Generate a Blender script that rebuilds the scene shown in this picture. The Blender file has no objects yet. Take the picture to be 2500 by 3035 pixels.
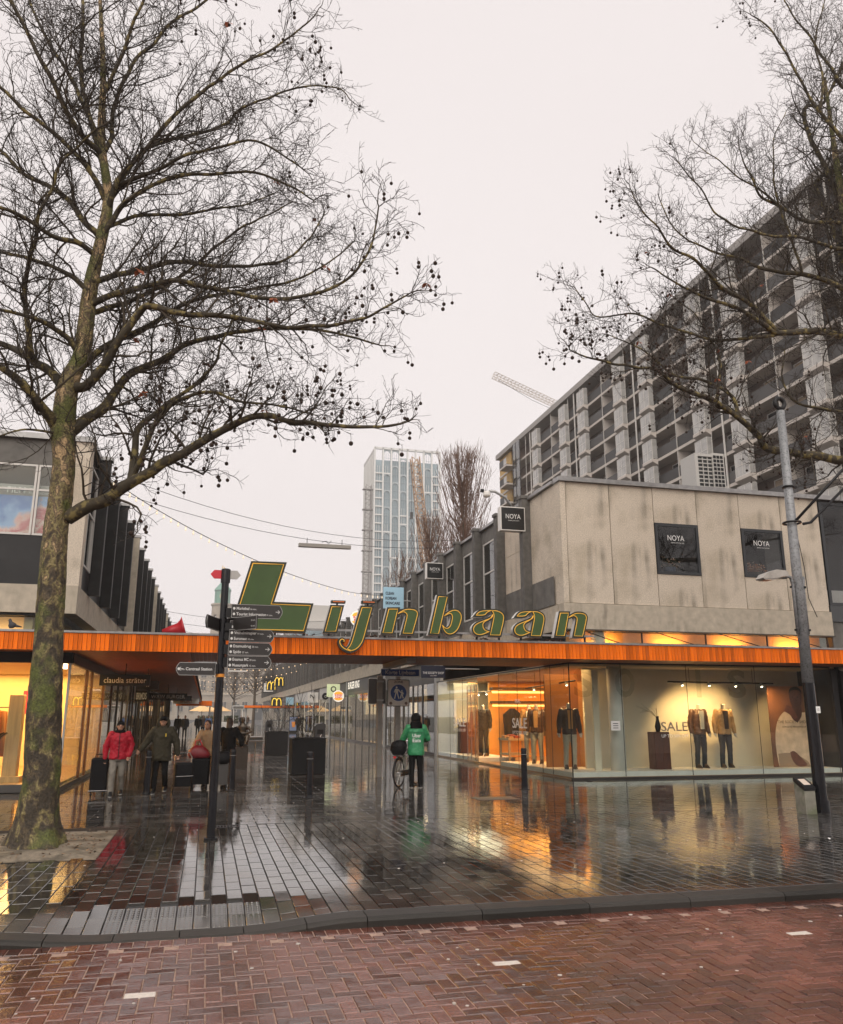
import bpy, math, random
from mathutils import Vector, Matrix, Quaternion, noise
rnd = random.Random(7)
R = math.radians
sc = bpy.context.scene
col = sc.collection

# ------------------------------------------------------------------ camera
cam = bpy.data.objects.new('camera', bpy.data.cameras.new('camera'))
col.objects.link(cam)
cam.data.sensor_fit = 'HORIZONTAL'
cam.data.sensor_width = 36.0
cam.data.lens = 36.0 * 2450 / 2500
cam.data.clip_start = 0.1
cam.data.clip_end = 3000
cam.location = (0, 0, 1.7)
cam.rotation_euler = (R(90 + 13.86), 0, R(-14.231))
sc.camera = cam

# ------------------------------------------------------------------ world: an even overcast
SUN_EL, SUN_AZ = R(44), R(198)
w = bpy.data.worlds.new('World')
sc.world = w
w.use_nodes = True
nt = w.node_tree
nt.nodes.clear()
sky = nt.nodes.new('ShaderNodeTexSky')
sky.sky_type = 'NISHITA'
sky.sun_disc = False
sky.sun_elevation = SUN_EL
sky.sun_rotation = SUN_AZ
sky.dust_density = 6.0
hs = nt.nodes.new('ShaderNodeHueSaturation')
hs.inputs['Saturation'].default_value = 0.1
nt.links.new(sky.outputs[0], hs.inputs['Color'])
tcw = nt.nodes.new('ShaderNodeTexCoord')
nzw = nt.nodes.new('ShaderNodeTexNoise')
nzw.inputs['Scale'].default_value = 1.3
nzw.inputs['Detail'].default_value = 3
nt.links.new(tcw.outputs['Generated'], nzw.inputs['Vector'])
crw = nt.nodes.new('ShaderNodeValToRGB')
crw.color_ramp.elements[0].position = 0.3
crw.color_ramp.elements[1].position = 0.7
crw.color_ramp.elements[0].color = (8.45, 7.75, 7.65, 1)
crw.color_ramp.elements[1].color = (8.85, 8.2, 8.1, 1)
nt.links.new(nzw.outputs['Fac'], crw.inputs[0])
mxw = nt.nodes.new('ShaderNodeMixRGB')
mxw.inputs[0].default_value = 0.93
nt.links.new(hs.outputs[0], mxw.inputs[1])
nt.links.new(crw.outputs[0], mxw.inputs[2])
bg = nt.nodes.new('ShaderNodeBackground')
bg.inputs['Strength'].default_value = 0.0785
nt.links.new(mxw.outputs[0], bg.inputs['Color'])
wo = nt.nodes.new('ShaderNodeOutputWorld')
nt.links.new(bg.outputs[0], wo.inputs['Surface'])

sl = bpy.data.lights.new('sun', 'SUN')
sl.energy = 1.5
sl.angle = R(70)
sl.color = (1.0, 0.92, 0.82)
sun = bpy.data.objects.new('sun', sl)
col.objects.link(sun)
sun.rotation_euler = (R(90) - SUN_EL, 0, R(-18))

sc.view_settings.view_transform = 'Standard'
sc.view_settings.look = 'None'
sc.view_settings.gamma = 1.0
sc.view_settings.exposure = 0.5
sc.render.engine = 'CYCLES'
cy = sc.cycles
cy.use_denoising = True
try:
    cy.denoiser = 'OPENIMAGEDENOISE'
    cy.denoising_prefilter = 'ACCURATE'
except Exception:
    pass
cy.max_bounces = 6
cy.diffuse_bounces = 2
cy.glossy_bounces = 3
cy.transmission_bounces = 3
cy.transparent_max_bounces = 12
cy.volume_bounces = 2
cy.caustics_reflective = False
cy.caustics_refractive = False
cy.sample_clamp_indirect = 4.0
cy.use_adaptive_sampling = True
cy.adaptive_threshold = 0.02

# ------------------------------------------------------------------ helpers
ORG = {}          # world location of every parent

def tag(o, label=None, cat=None, group=None, kind=None):
    if label: o['label'] = label
    if cat: o['category'] = cat
    if group: o['group'] = group
    if kind: o['kind'] = kind
    return o

def empty(name, loc=(0, 0, 0), rz=0, label=None, cat=None, group=None, scale=1):
    o = bpy.data.objects.new(name, None)
    o.empty_display_size = 0.2
    col.objects.link(o)
    o.location = loc
    o.rotation_euler = (0, 0, rz)
    o.scale = (scale,) * 3
    ORG[o] = Vector(loc) if rz == 0 and scale == 1 else Vector((0, 0, 0))
    return tag(o, label, cat, group)

def link_mesh(name, me, parent=None, loc=None):
    o = bpy.data.objects.new(name, me)
    col.objects.link(o)
    if parent is not None: o.parent = parent
    if loc is not None: o.location = loc
    return o

class MB:
    def __init__(s):
        s.v = []; s.f = []
    def add(s, vs, fs):
        b = len(s.v)
        s.v.extend(vs)
        s.f.extend([tuple(i + b for i in f) for f in fs])
        return s
    def box(s, x0, x1, y0, y1, z0, z1):
        return s.add([(x0,y0,z0),(x1,y0,z0),(x1,y1,z0),(x0,y1,z0),(x0,y0,z1),(x1,y0,z1),(x1,y1,z1),(x0,y1,z1)],
                     [(0,3,2,1),(4,5,6,7),(0,1,5,4),(1,2,6,5),(2,3,7,6),(3,0,4,7)])
    def cbox(s, x0, x1, y0, y1, z0, z1, c=0.01):
        """box with chamfered vertical and top edges"""
        p = [(x0+c,y0),(x1-c,y0),(x1,y0+c),(x1,y1-c),(x1-c,y1),(x0+c,y1),(x0,y1-c),(x0,y0+c)]
        cx, cyy = (x0+x1)/2, (y0+y1)/2
        def ins(q, d):
            return [(x + (d if x < cx else -d), y + (d if y < cyy else -d)) for x, y in q]
        n = 8
        vs = [(x,y,z0) for x,y in p] + [(x,y,z1-c) for x,y in p] + [(x,y,z1) for x,y in ins(p, c)]
        fs = [tuple(range(n-1,-1,-1)), tuple(range(2*n,3*n))]
        for k in (0, n):
            for i in range(n):
                j = (i+1) % n
                fs.append((k+i,k+j,k+n+j,k+n+i))
        return s.add(vs, fs)
    def tube(s, path, rad, n=6, cap=True):
        path = [Vector(p) for p in path]
        if not isinstance(rad, (list, tuple)): rad = [rad]*len(path)
        vs = []; fs = []
        u = None
        m = len(path)
        for i, p in enumerate(path):
            d = (path[min(i+1,m-1)] - path[max(i-1,0)])
            if d.length < 1e-9: d = Vector((0,0,1))
            d.normalize()
            if u is None:
                u = d.orthogonal().normalized()
            else:
                u = u - d*u.dot(d)
                u = u.normalized() if u.length > 1e-6 else d.orthogonal().normalized()
            q = d.cross(u)
            r = rad[i]
            for k in range(n):
                a = 2*math.pi*k/n
                w_ = p + (u*math.cos(a) + q*math.sin(a))*r
                vs.append((w_.x, w_.y, w_.z))
        for i in range(m-1):
            for k in range(n):
                j = (k+1) % n
                fs.append((i*n+k, i*n+j, (i+1)*n+j, (i+1)*n+k))
        if cap:
            fs.append(tuple(range(n-1,-1,-1)))
            fs.append(tuple((m-1)*n+k for k in range(n)))
        return s.add(vs, fs)
    def cyl(s, x, y, z0, z1, r, n=16, r2=None):
        return s.tube([(x,y,z0),(x,y,z1)], [r, r if r2 is None else r2], n)
    def ell(s, c, rx, ry, rz, n=10, m=7):
        vs = [(c[0],c[1],c[2]-rz)]
        for i in range(1, m):
            t = math.pi*i/m
            for k in range(n):
                a = 2*math.pi*k/n
                vs.append((c[0]+rx*math.sin(t)*math.cos(a), c[1]+ry*math.sin(t)*math.sin(a), c[2]-rz*math.cos(t)))
        vs.append((c[0],c[1],c[2]+rz))
        fs = []
        for k in range(n):
            fs.append((0, 1+(k+1)%n, 1+k))
            fs.append((len(vs)-1, 1+(m-2)*n+k, 1+(m-2)*n+(k+1)%n))
        for i in range(m-2):
            for k in range(n):
                j = (k+1)%n
                fs.append((1+i*n+k, 1+i*n+j, 1+(i+1)*n+j, 1+(i+1)*n+k))
        return s.add(vs, fs)
    def loft(s, rings):
        """rings: (centre, rx, ry) ellipses stacked, horizontal cross-sections"""
        n = 14
        vs = []; fs = []
        for c, rx, ry in rings:
            for k in range(n):
                a = 2*math.pi*k/n
                vs.append((c[0]+rx*math.cos(a), c[1]+ry*math.sin(a), c[2]))
        for i in range(len(rings)-1):
            for k in range(n):
                j = (k+1)%n
                fs.append((i*n+k,i*n+j,(i+1)*n+j,(i+1)*n+k))
        fs.append(tuple(range(n-1,-1,-1)))
        fs.append(tuple((len(rings)-1)*n+k for k in range(n)))
        return s.add(vs, fs)
    def prism(s, poly, y0, y1):
        """polygon in x,z extruded from y0 (front) to y1"""
        n = len(poly)
        vs = [(x,y0,z) for x,z in poly] + [(x,y1,z) for x,z in poly]
        fs = [tuple(range(n)), tuple(range(2*n-1,n-1,-1))]
        for i in range(n):
            j = (i+1)%n
            fs.append((i, i+n, j+n, j))
        return s.add(vs, fs)
    def xprism(s, poly, x0, x1):
        """polygon in y,z extruded along x"""
        n = len(poly)
        vs = [(x0,y,z) for y,z in poly] + [(x1,y,z) for y,z in poly]
        fs = [tuple(range(n)), tuple(range(2*n-1,n-1,-1))]
        for i in range(n):
            j = (i+1)%n
            fs.append((i, i+n, j+n, j))
        return s.add(vs, fs)
    def torus(s, c, R_, r, axis='x', n=28, m=6):
        vs = []; fs = []
        for i in range(n):
            a = 2*math.pi*i/n
            for k in range(m):
                b = 2*math.pi*k/m
                q = R_ + r*math.cos(b); h = r*math.sin(b)
                u, v_ = q*math.cos(a), q*math.sin(a)
                p = {'x':(h,u,v_), 'y':(u,h,v_), 'z':(u,v_,h)}[axis]
                vs.append((c[0]+p[0], c[1]+p[1], c[2]+p[2]))
        for i in range(n):
            for k in range(m):
                j = (i+1)%n; l = (k+1)%m
                fs.append((i*m+k, j*m+k, j*m+l, i*m+l))
        return s.add(vs, fs)
    def mesh(s, name, mat, off=None, smooth=False):
        me = bpy.data.meshes.new(name)
        vs = s.v if off is None else [(x-off[0], y-off[1], z-off[2]) for x,y,z in s.v]
        me.from_pydata(vs, [], s.f)
        if mat: me.materials.append(mat)
        if smooth:
            me.polygons.foreach_set('use_smooth', [True]*len(me.polygons))
        me.update()
        return me
    def build(s, name, mat, parent=None, smooth=False, kind=None):
        off = ORG.get(parent)
        o = link_mesh(name, s.mesh(name, mat, off, smooth), parent)
        if parent is not None: ORG[o] = ORG.get(parent, Vector((0,0,0)))
        if kind: o['kind'] = kind
        return o

def centre_build(mb, name, mat, parent, smooth=False):
    """like build, but the object's own origin sits at its geometry's centre"""
    n = len(mb.v)
    c = Vector((sum(v[0] for v in mb.v)/n, sum(v[1] for v in mb.v)/n, sum(v[2] for v in mb.v)/n))
    po = ORG.get(parent, Vector((0,0,0)))
    o = link_mesh(name, mb.mesh(name, mat, c, smooth), parent, c - po)
    ORG[o] = c
    return o

def box(name, mat, parent, *b):
    return MB().box(*b).build(name, mat, parent)

def inst(name, me, parent, world_loc, rot=None, scale=None):
    o = link_mesh(name, me, parent, Vector(world_loc) - ORG.get(parent, Vector((0,0,0))))
    if rot: o.rotation_euler = rot
    if scale: o.scale = scale
    return o

# ------------------------------------------------------------------ materials
MATS = {}
def mat(name, c, rough=0.6, metal=0.0, var=0.0, vs=4.0, bump=0.0, bs=60.0, emit=None, es=0.0, spec=0.5,
        rand=0.0, island=0.0, stretch=None, streak=None, ior=None, c2=None, c2s=3.0, c2t=(0.45, 0.6), rvar=0.0, rvs=3.0, sss=0.0):
    if name in MATS: return MATS[name]
    m = bpy.data.materials.new(name); MATS[name] = m
    m.use_nodes = True
    n = m.node_tree.nodes; l = m.node_tree.links
    b = n['Principled BSDF']
    b.inputs['Roughness'].default_value = rough
    b.inputs['Metallic'].default_value = metal
    b.inputs['Specular IOR Level'].default_value = spec
    if ior: b.inputs['IOR'].default_value = ior
    tc = n.new('ShaderNodeTexCoord'); src = tc.outputs['Object']
    if stretch:
        mp = n.new('ShaderNodeMapping'); mp.inputs['Scale'].default_value = stretch
        l.new(src, mp.inputs['Vector']); src = mp.outputs[0]
    rgb = n.new('ShaderNodeRGB'); rgb.outputs[0].default_value = (*c, 1)
    cur = rgb.outputs[0]
    def noise_(scale, det=4, vec=None):
        q = n.new('ShaderNodeTexNoise'); q.inputs['Scale'].default_value = scale; q.inputs['Detail'].default_value = det
        l.new(vec or src, q.inputs['Vector']); return q.outputs['Fac']
    def ramp(s_, a, b_, v0=0.0, v1=1.0):
        q = n.new('ShaderNodeMapRange'); q.inputs['From Min'].default_value = a; q.inputs['From Max'].default_value = b_
        q.inputs['To Min'].default_value = v0; q.inputs['To Max'].default_value = v1
        l.new(s_, q.inputs['Value']); return q.outputs[0]
    def mulv(cur, fac):
        q = n.new('ShaderNodeHueSaturation'); l.new(cur, q.inputs['Color']); l.new(fac, q.inputs['Value']); return q.outputs[0]
    if c2:
        q = n.new('ShaderNodeMixRGB'); l.new(ramp(noise_(c2s, 5), *c2t), q.inputs[0])
        l.new(cur, q.inputs[1]); q.inputs[2].default_value = (*c2, 1); cur = q.outputs[0]
    if var: cur = mulv(cur, ramp(noise_(vs), 0.25, 0.75, 1-var, 1+var))
    if rand:
        oi = n.new('ShaderNodeObjectInfo'); cur = mulv(cur, ramp(oi.outputs['Random'], 0, 1, 1-rand, 1+rand))
    if island:
        g = n.new('ShaderNodeNewGeometry'); cur = mulv(cur, ramp(g.outputs['Random Per Island'], 0, 1, 1-island, 1+island))
    if streak:
        mp = n.new('ShaderNodeMapping'); mp.inputs['Scale'].default_value = (streak[0], streak[0], streak[1])
        l.new(tc.outputs['Object'], mp.inputs['Vector'])
        st = ramp(noise_(1.0, 6, mp.outputs[0]), 0.50, 0.70, 0.0, 1.0)
        mk = ramp(noise_(0.55, 3, tc.outputs['Object']), 0.46, 0.66, 0.0, 1.0)
        mm = n.new('ShaderNodeMath'); mm.operation = 'MULTIPLY'; l.new(st, mm.inputs[0]); l.new(mk, mm.inputs[1])
        cur = mulv(cur, ramp(mm.outputs[0], 0.0, 1.0, 1.0, streak[2]))
    l.new(cur, b.inputs['Base Color'])
    if rvar:
        l.new(ramp(noise_(rvs, 5), 0.3, 0.7, max(0.02, rough-rvar), rough+rvar), b.inputs['Roughness'])
    if bump:
        bp = n.new('ShaderNodeBump'); bp.inputs['Strength'].default_value = bump; bp.inputs['Distance'].default_value = 0.02
        l.new(noise_(bs, 5), bp.inputs['Height']); l.new(bp.outputs[0], b.inputs['Normal'])
    if emit:
        b.inputs['Emission Color'].default_value = (*emit, 1); b.inputs['Emission Strength'].default_value = es
    return m

def glass(name, tint=(0.92,0.95,0.93), rough=0.0, ior=1.45, bump=0.0):
    if name in MATS: return MATS[name]
    m = bpy.data.materials.new(name); MATS[name] = m
    m.use_nodes = True
    n = m.node_tree.nodes; l = m.node_tree.links
    n.remove(n['Principled BSDF'])
    tr = n.new('ShaderNodeBsdfTransparent'); tr.inputs[0].default_value = (*tint, 1)
    gl = n.new('ShaderNodeBsdfGlossy'); gl.inputs['Roughness'].default_value = rough
    # thin pane: the same Schlick reflectance from either side
    f0 = ((ior-1)/(ior+1))**2
    lw = n.new('ShaderNodeLayerWeight'); lw.inputs['Blend'].default_value = 0.5
    pw = n.new('ShaderNodeMath'); pw.operation = 'POWER'; pw.inputs[1].default_value = 5.0; l.new(lw.outputs['Facing'], pw.inputs[0])
    fr = n.new('ShaderNodeMath'); fr.operation = 'MULTIPLY_ADD'; fr.inputs[1].default_value = 1-f0; fr.inputs[2].default_value = f0; l.new(pw.outputs[0], fr.inputs[0])
    if bump:
        tc = n.new('ShaderNodeTexCoord'); q = n.new('ShaderNodeTexNoise'); q.inputs['Scale'].default_value = 0.7
        l.new(tc.outputs['Object'], q.inputs['Vector'])
        bp = n.new('ShaderNodeBump'); bp.inputs['Strength'].default_value = bump; bp.inputs['Distance'].default_value = 0.05
        l.new(q.outputs['Fac'], bp.inputs['Height']); l.new(bp.outputs[0], gl.inputs['Normal'])
    mx = n.new('ShaderNodeMixShader')
    l.new(fr.outputs[0], mx.inputs[0]); l.new(tr.outputs[0], mx.inputs[1]); l.new(gl.outputs[0], mx.inputs[2])
    l.new(mx.outputs[0], n['Material Output'].inputs['Surface'])
    return m

M_CONC = mat('aggregate concrete', (0.64,0.56,0.455), 0.9, var=0.26, vs=34, bump=0.35, bs=90, streak=(3.6,0.12,0.30), c2=(0.50,0.43,0.33), c2s=1.1, c2t=(0.48,0.68))
M_CONC2 = mat('plain concrete', (0.49,0.43,0.34), 0.85, var=0.18, vs=5, bump=0.15, bs=50, streak=(4,0.5,0.55))
M_DARK = mat('dark facade panel', (0.024,0.024,0.025), 0.4, spec=0.3, var=0.25, vs=2.5, rand=0.25)
M_GREYP = mat('grey facade panel', (0.155,0.148,0.135), 0.7, spec=0.3, var=0.3, vs=3, streak=(3,0.4,0.7))
M_PIL = mat('dark pilaster', (0.10,0.094,0.085), 0.7, var=0.3, vs=6, rand=0.2, bump=0.1)
M_WHITEF = mat('white window frame', (0.62,0.60,0.56), 0.45, var=0.08)
M_CAP = mat('zinc roof edge', (0.33,0.325,0.32), 0.4, 0.6, var=0.2, vs=7)
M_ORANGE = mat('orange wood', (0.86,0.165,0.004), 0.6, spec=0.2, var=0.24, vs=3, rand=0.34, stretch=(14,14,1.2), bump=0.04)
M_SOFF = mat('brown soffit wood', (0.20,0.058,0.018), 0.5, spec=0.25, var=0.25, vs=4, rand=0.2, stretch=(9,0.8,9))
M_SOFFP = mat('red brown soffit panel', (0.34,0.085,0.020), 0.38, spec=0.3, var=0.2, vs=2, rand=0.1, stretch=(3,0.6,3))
M_BLACK = mat('black metal', (0.008,0.008,0.009), 0.4, spec=0.3, var=0.2, vs=8)
M_BLACKW = mat('wet black paint', (0.007,0.0075,0.010), 0.22, spec=0.4, var=0.3, vs=10, bump=0.05, bs=40)
M_FRAME = mat('dark bronze frame', (0.03,0.024,0.02), 0.35)
M_STEEL = mat('brushed steel', (0.55,0.54,0.52), 0.25, 1.0)
M_ALU = mat('painted aluminium', (0.42,0.42,0.41), 0.45, 0.3, var=0.1)
M_WHITE = mat('white paint', (0.75,0.73,0.69), 0.5, var=0.06)
M_WPLAIN = mat('white print', (0.8,0.8,0.78), 0.6)
M_CREAM = mat('cream display wall', (0.70,0.63,0.50), 0.8, var=0.06, vs=2)
M_GLASS = glass('shop glass', bump=0.02)
M_GLASSU = glass('upper window glass', (0.6,0.62,0.62), 0.0, 2.3, bump=0.04)
M_GLASSF = mat('frosted balcony glass', (0.44,0.43,0.41), 0.25, spec=0.6, var=0.3, vs=0.9)
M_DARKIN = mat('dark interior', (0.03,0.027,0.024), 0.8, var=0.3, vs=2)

TXT = {}
def text_mesh(s, mat_, height=1.0, width=None, align='LEFT', bold=0.0, depth=0.0, shear=0.0):
    """lettering in x,z facing -y; returns mesh and its width"""
    cu = bpy.data.curves.new('text', 'FONT')
    cu.body = s; cu.size = 1.0; cu.align_x = align; cu.offset = bold; cu.extrude = depth; cu.shear = shear
    cu.resolution_u = 3
    o = bpy.data.objects.new('text', cu); col.objects.link(o)
    me = bpy.data.meshes.new_from_object(o)
    bpy.data.objects.remove(o); bpy.data.curves.remove(cu)
    xs = [v.co.x for v in me.vertices] or [0, 1]
    wd = max(xs) - min(xs)
    kz = height / 0.72
    kx = kz if width is None else width / max(wd, 1e-6)
    x0 = min(xs) if align == 'LEFT' else 0
    for v in me.vertices:
        x, y, z = v.co
        v.co = ((x - x0)*kx, -z, y*kz)
    me.materials.clear(); me.materials.append(mat_)
    return me

def text(s, mat_, parent, x, y, z, height, width=None, align='LEFT', bold=0.0, rz=0.0, name='lettering', local=False, shear=0.0):
    me = text_mesh(s, mat_, height, width, align, bold, shear=shear)
    off = Vector((0,0,0)) if local else ORG.get(parent, Vector((0,0,0)))
    o = link_mesh(name, me, parent, Vector((x,y,z)) - off)
    o.rotation_euler = (0,0,rz)
    ORG[o] = Vector((x,y,z))
    return o

# ------------------------------------------------------------------ ground, road, pavement
def wet(name, c, r0, r1, isl, rand, bump, bs, c2=None, darkpatch=0.5, ior=1.5, kerbdry=0.0):
    m = bpy.data.materials.new(name); m.use_nodes = True
    n = m.node_tree.nodes; l = m.node_tree.links
    b = n['Principled BSDF']; b.inputs['IOR'].default_value = ior
    g = n.new('ShaderNodeNewGeometry')
    oi = n.new('ShaderNodeObjectInfo')
    mx = n.new('ShaderNodeMath'); mx.operation = 'ADD'
    if isl: l.new(g.outputs['Random Per Island'], mx.inputs[0])
    else: mx.inputs[0].default_value = 0
    if rand: l.new(oi.outputs['Random'], mx.inputs[1])
    else: mx.inputs[1].default_value = 0
    fr = n.new('ShaderNodeMath'); fr.operation = 'FRACT'; l.new(mx.outputs[0], fr.inputs[0])
    def rng(s_, a, b_, c_, d):
        q = n.new('ShaderNodeMapRange')
        for k, v_ in zip(('From Min','From Max','To Min','To Max'), (a,b_,c_,d)): q.inputs[k].default_value = v_
        l.new(s_, q.inputs['Value']); return q.outputs[0]
    nz = n.new('ShaderNodeTexNoise'); nz.inputs['Scale'].default_value = 0.55; nz.inputs['Detail'].default_value = 6
    l.new(g.outputs['Position'], nz.inputs['Vector'])
    n2 = n.new('ShaderNodeTexNoise'); n2.inputs['Scale'].default_value = bs; n2.inputs['Detail'].default_value = 6
    l.new(g.outputs['Position'], n2.inputs['Vector'])
    n3 = n.new('ShaderNodeTexNoise'); n3.inputs['Scale'].default_value = 9; n3.inputs['Detail'].default_value = 4
    l.new(g.outputs['Position'], n3.inputs['Vector'])
    cr = n.new('ShaderNodeMixRGB'); cr.inputs[1].default_value = (*c, 1); cr.inputs[2].default_value = (*(c2 or c), 1)
    l.new(fr.outputs[0], cr.inputs[0])
    h = n.new('ShaderNodeHueSaturation'); l.new(cr.outputs[0], h.inputs['Color'])
    l.new(rng(n2.outputs['Fac'], 0.3, 0.7, 0.6, 1.4), h.inputs['Value'])
    h2 = n.new('ShaderNodeHueSaturation'); l.new(h.outputs[0], h2.inputs['Color'])
    l.new(rng(nz.outputs['Fac'], 0.35, 0.65, 1.3, 1-darkpatch), h2.inputs['Value'])
    l.new(h2.outputs[0], b.inputs['Base Color'])
    # puddle film is smooth, higher spots of the stone are rougher
    ad = n.new('ShaderNodeMath'); ad.operation = 'ADD'
    l.new(rng(nz.outputs['Fac'], 0.30, 0.52, r1, r0), ad.inputs[0])
    l.new(rng(fr.outputs[0], 0, 1, 0.0, (r1-r0)*0.3), ad.inputs[1])
    if kerbdry:      # scuffed, only damp band along the kerb
        sp3 = n.new('ShaderNodeSeparateXYZ'); l.new(g.outputs['Position'], sp3.inputs[0])
        wob = n.new('ShaderNodeMath'); wob.operation = 'MULTIPLY_ADD'; wob.inputs[1].default_value = 2.2; l.new(nz.outputs['Fac'], wob.inputs[0]); l.new(sp3.outputs['Y'], wob.inputs[2])
        a4 = n.new('ShaderNodeMath'); a4.operation = 'ADD'; l.new(ad.outputs[0], a4.inputs[0]); l.new(rng(wob.outputs[0], 8.9, 9.9, kerbdry, 0.0), a4.inputs[1])
        l.new(a4.outputs[0], b.inputs['Roughness'])
    else: l.new(ad.outputs[0], b.inputs['Roughness'])
    bp = n.new('ShaderNodeBump'); bp.inputs['Strength'].default_value = bump; bp.inputs['Distance'].default_value = 0.01
    l.new(n3.outputs['Fac'], bp.inputs['Height'])
    bp2 = n.new('ShaderNodeBump'); bp2.inputs['Strength'].default_value = bump*0.6; bp2.inputs['Distance'].default_value = 0.004
    l.new(n2.outputs['Fac'], bp2.inputs['Height']); l.new(bp.outputs[0], bp2.inputs['Normal'])
    l.new(bp2.outputs[0], b.inputs['Normal'])
    return m

M_SLAB = wet('wet grey slab', (0.022,0.0195,0.017), 0.025, 0.13, True, True, 0.05, 130, (0.070,0.062,0.052), 0.5, 2.05, 0.16)
M_JOINT = wet('wet joint sand', (0.010,0.009,0.008), 0.45, 0.7, False, False, 0.3, 90)
M_BRICK = wet('wet red clay brick', (0.070,0.022,0.015), 0.10, 0.28, True, True, 0.7, 60, (0.155,0.052,0.034), 0.5, 1.75)
M_BJOINT = mat('brick joint sand', (0.33,0.22,0.17), 0.75, var=0.35, vs=30)
M_KERB = wet('wet kerb stone', (0.024,0.022,0.019), 0.45, 0.65, False, True, 0.35, 160, (0.040,0.036,0.032), 0.35, 1.33)
M_WBRICK = mat('white road brick', (0.62,0.56,0.50), 0.45, var=0.15, vs=30, bump=0.2)
ROADZ = -0.08

def smooth(t):
    t = max(0.0, min(1.0, t)); return t*t*(3-2*t)
def drop(x):
    """how far the pavement edge is lowered (0..1) along the kerb"""
    if x < -0.7: return smooth((x + 1.75)/1.05)
    if x < 0.35: return 1.0
    return smooth((1.4 - x)/1.05)
def zp(x, y):
    return -0.075*drop(x)*smooth((8.75 - y)/0.8)

ground = MB().add([(-900,-60,-0.6),(900,-60,-0.6),(900,1600,-0.6),(-900,1600,-0.6)], [(0,1,2,3)]).build('ground', mat('dark ground', (0.05,0.048,0.045), 0.8, var=0.2), None, kind='structure')

pave = MB()
for i in range(40):           # fine strips near the dropped kerb, then one sheet
    x0 = -3 + i*0.15; x1 = x0 + 0.15
    pave.add([(x0,7.95,zp(x0,7.95)-0.02),(x1,7.95,zp(x1,7.95)-0.02),(x1,8.8,zp(x1,8.8)-0.02),(x0,8.8,zp(x0,8.8)-0.02)], [(0,1,2,3)])
pave.add([(-60,7.95,-0.02),(-3,7.95,-0.02),(-3,8.8,-0.02),(-60,8.8,-0.02)], [(0,1,2,3)])
pave.add([(3,7.95,-0.02),(60,7.95,-0.02),(60,8.8,-0.02),(3,8.8,-0.02)], [(0,1,2,3)])
pave.add([(-60,8.8,-0.02),(60,8.8,-0.02),(60,420,-0.02),(-60,420,-0.02)], [(0,1,2,3)])
pavement = pave.build('pavement', M_JOINT, None, kind='structure')
ORG[pavement] = Vector((0,0,0))

def slab_verts(x0, x1, y0, y1, rr, tilt=0.0008):
    g = 0.004; gy = 0.007
    x0 += g; x1 -= g; y0 += gy; y1 -= gy
    base = rr.uniform(-0.0015, 0.0015)
    zs = [zp(x, y) + base + rr.uniform(-tilt, tilt) for x, y in ((x0,y0),(x1,y0),(x1,y1),(x0,y1))]
    # keep the four corners in one plane: a rigid slab, slightly tilted
    zs[3] = zs[0] + zs[2] - zs[1]
    c = 0.004
    top = [(x0+c,y0+c,zs[0]),(x1-c,y0+c,zs[1]),(x1-c,y1-c,zs[2]),(x0+c,y1-c,zs[3])]
    low = [(x0,y0,zs[0]-0.004),(x1,y0,zs[1]-0.004),(x1,y1,zs[2]-0.004),(x0,y1,zs[3]-0.004)]
    bot = [(x,y,z-0.03) for x,y,z in low]
    return top + low + bot
SLAB_F = [(0,1,2,3)] + [(4+i,4+(i+1)%4,(i+1)%4,i) for i in range(4)] + [(8+i,8+(i+1)%4,4+(i+1)%4,4+i) for i in range(4)]

slabs = []
rr = random.Random(3)
PIT = (-3.9, -1.2, 11.5, 14.3)
def in_pit(x, y): return PIT[0] < x < PIT[1] and PIT[2] < y < PIT[3]
# near zone: narrow slabs laid in bands running towards the street
W_, L_ = 0.15, 0.40
i0 = int(-7.2/W_)
for i in range(i0, int(21/W_)):
    x0 = i*W_
    off = (i % 2)*L_/2 + rr.uniform(-0.02,0.02)
    y = 7.97
    first = True
    while y < 14.35:
        ln = (L_ if not first else L_ - off) + rr.uniform(-0.01,0.01)
        first = False
        y1 = min(y + ln, 14.4)
        if y1 - y > 0.05:
            cx_, cy_ = x0 + W_/2, (y+y1)/2
            if not in_pit(cx_, cy_) and not (-0.75 < cx_ < 0.6 and cy_ < 8.6):
                slabs.append((x0, x0+W_, y, y1))
        y = y1
# far zone: wider slabs in cross rows
y = 14.42
row = 0
while y < 64:
    ln = 0.30
    x = -9.0 + (row % 2)*0.225
    xa, xb = (-8.5, 20.5) if y < 20.9 else (-3.3, 9.9)
    while x < xb:
        if x > xa - 0.4 and not in_pit(x+0.2, y+0.1): slabs.append((x, x+0.45, y, y+ln))
        x += 0.45
    y += ln; row += 1
slabs.sort(key=lambda s_: (s_[0]-0.4)**2*0.35 + (s_[2]-7)**2)
near = []; rest = []
for s_ in slabs:
    (near if len(near) < 300 and -2.6 < s_[0] < 4.5 else rest).append(s_)
for s_ in near:
    c = Vector(((s_[0]+s_[1])/2, (s_[2]+s_[3])/2, 0))
    me = bpy.data.meshes.new('paving_slab')
    me.from_pydata([(x-c.x, y_-c.y, z) for x,y_,z in slab_verts(*s_, rr)], [], SLAB_F)
    me.materials.append(M_SLAB)
    link_mesh('paving_slab', me, pavement, c)
mb = MB()
for s_ in rest: mb.add(slab_verts(*s_, rr), SLAB_F)
mb.build('paving_slabs', M_SLAB, pavement, kind='stuff')
MB().add([(-3.3,64,0.0),(9.9,64,0.0),(9.9,380,0.0),(-3.3,380,0.0)], [(0,1,2,3)]).build('distant_paving', M_SLAB, pavement)
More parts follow.
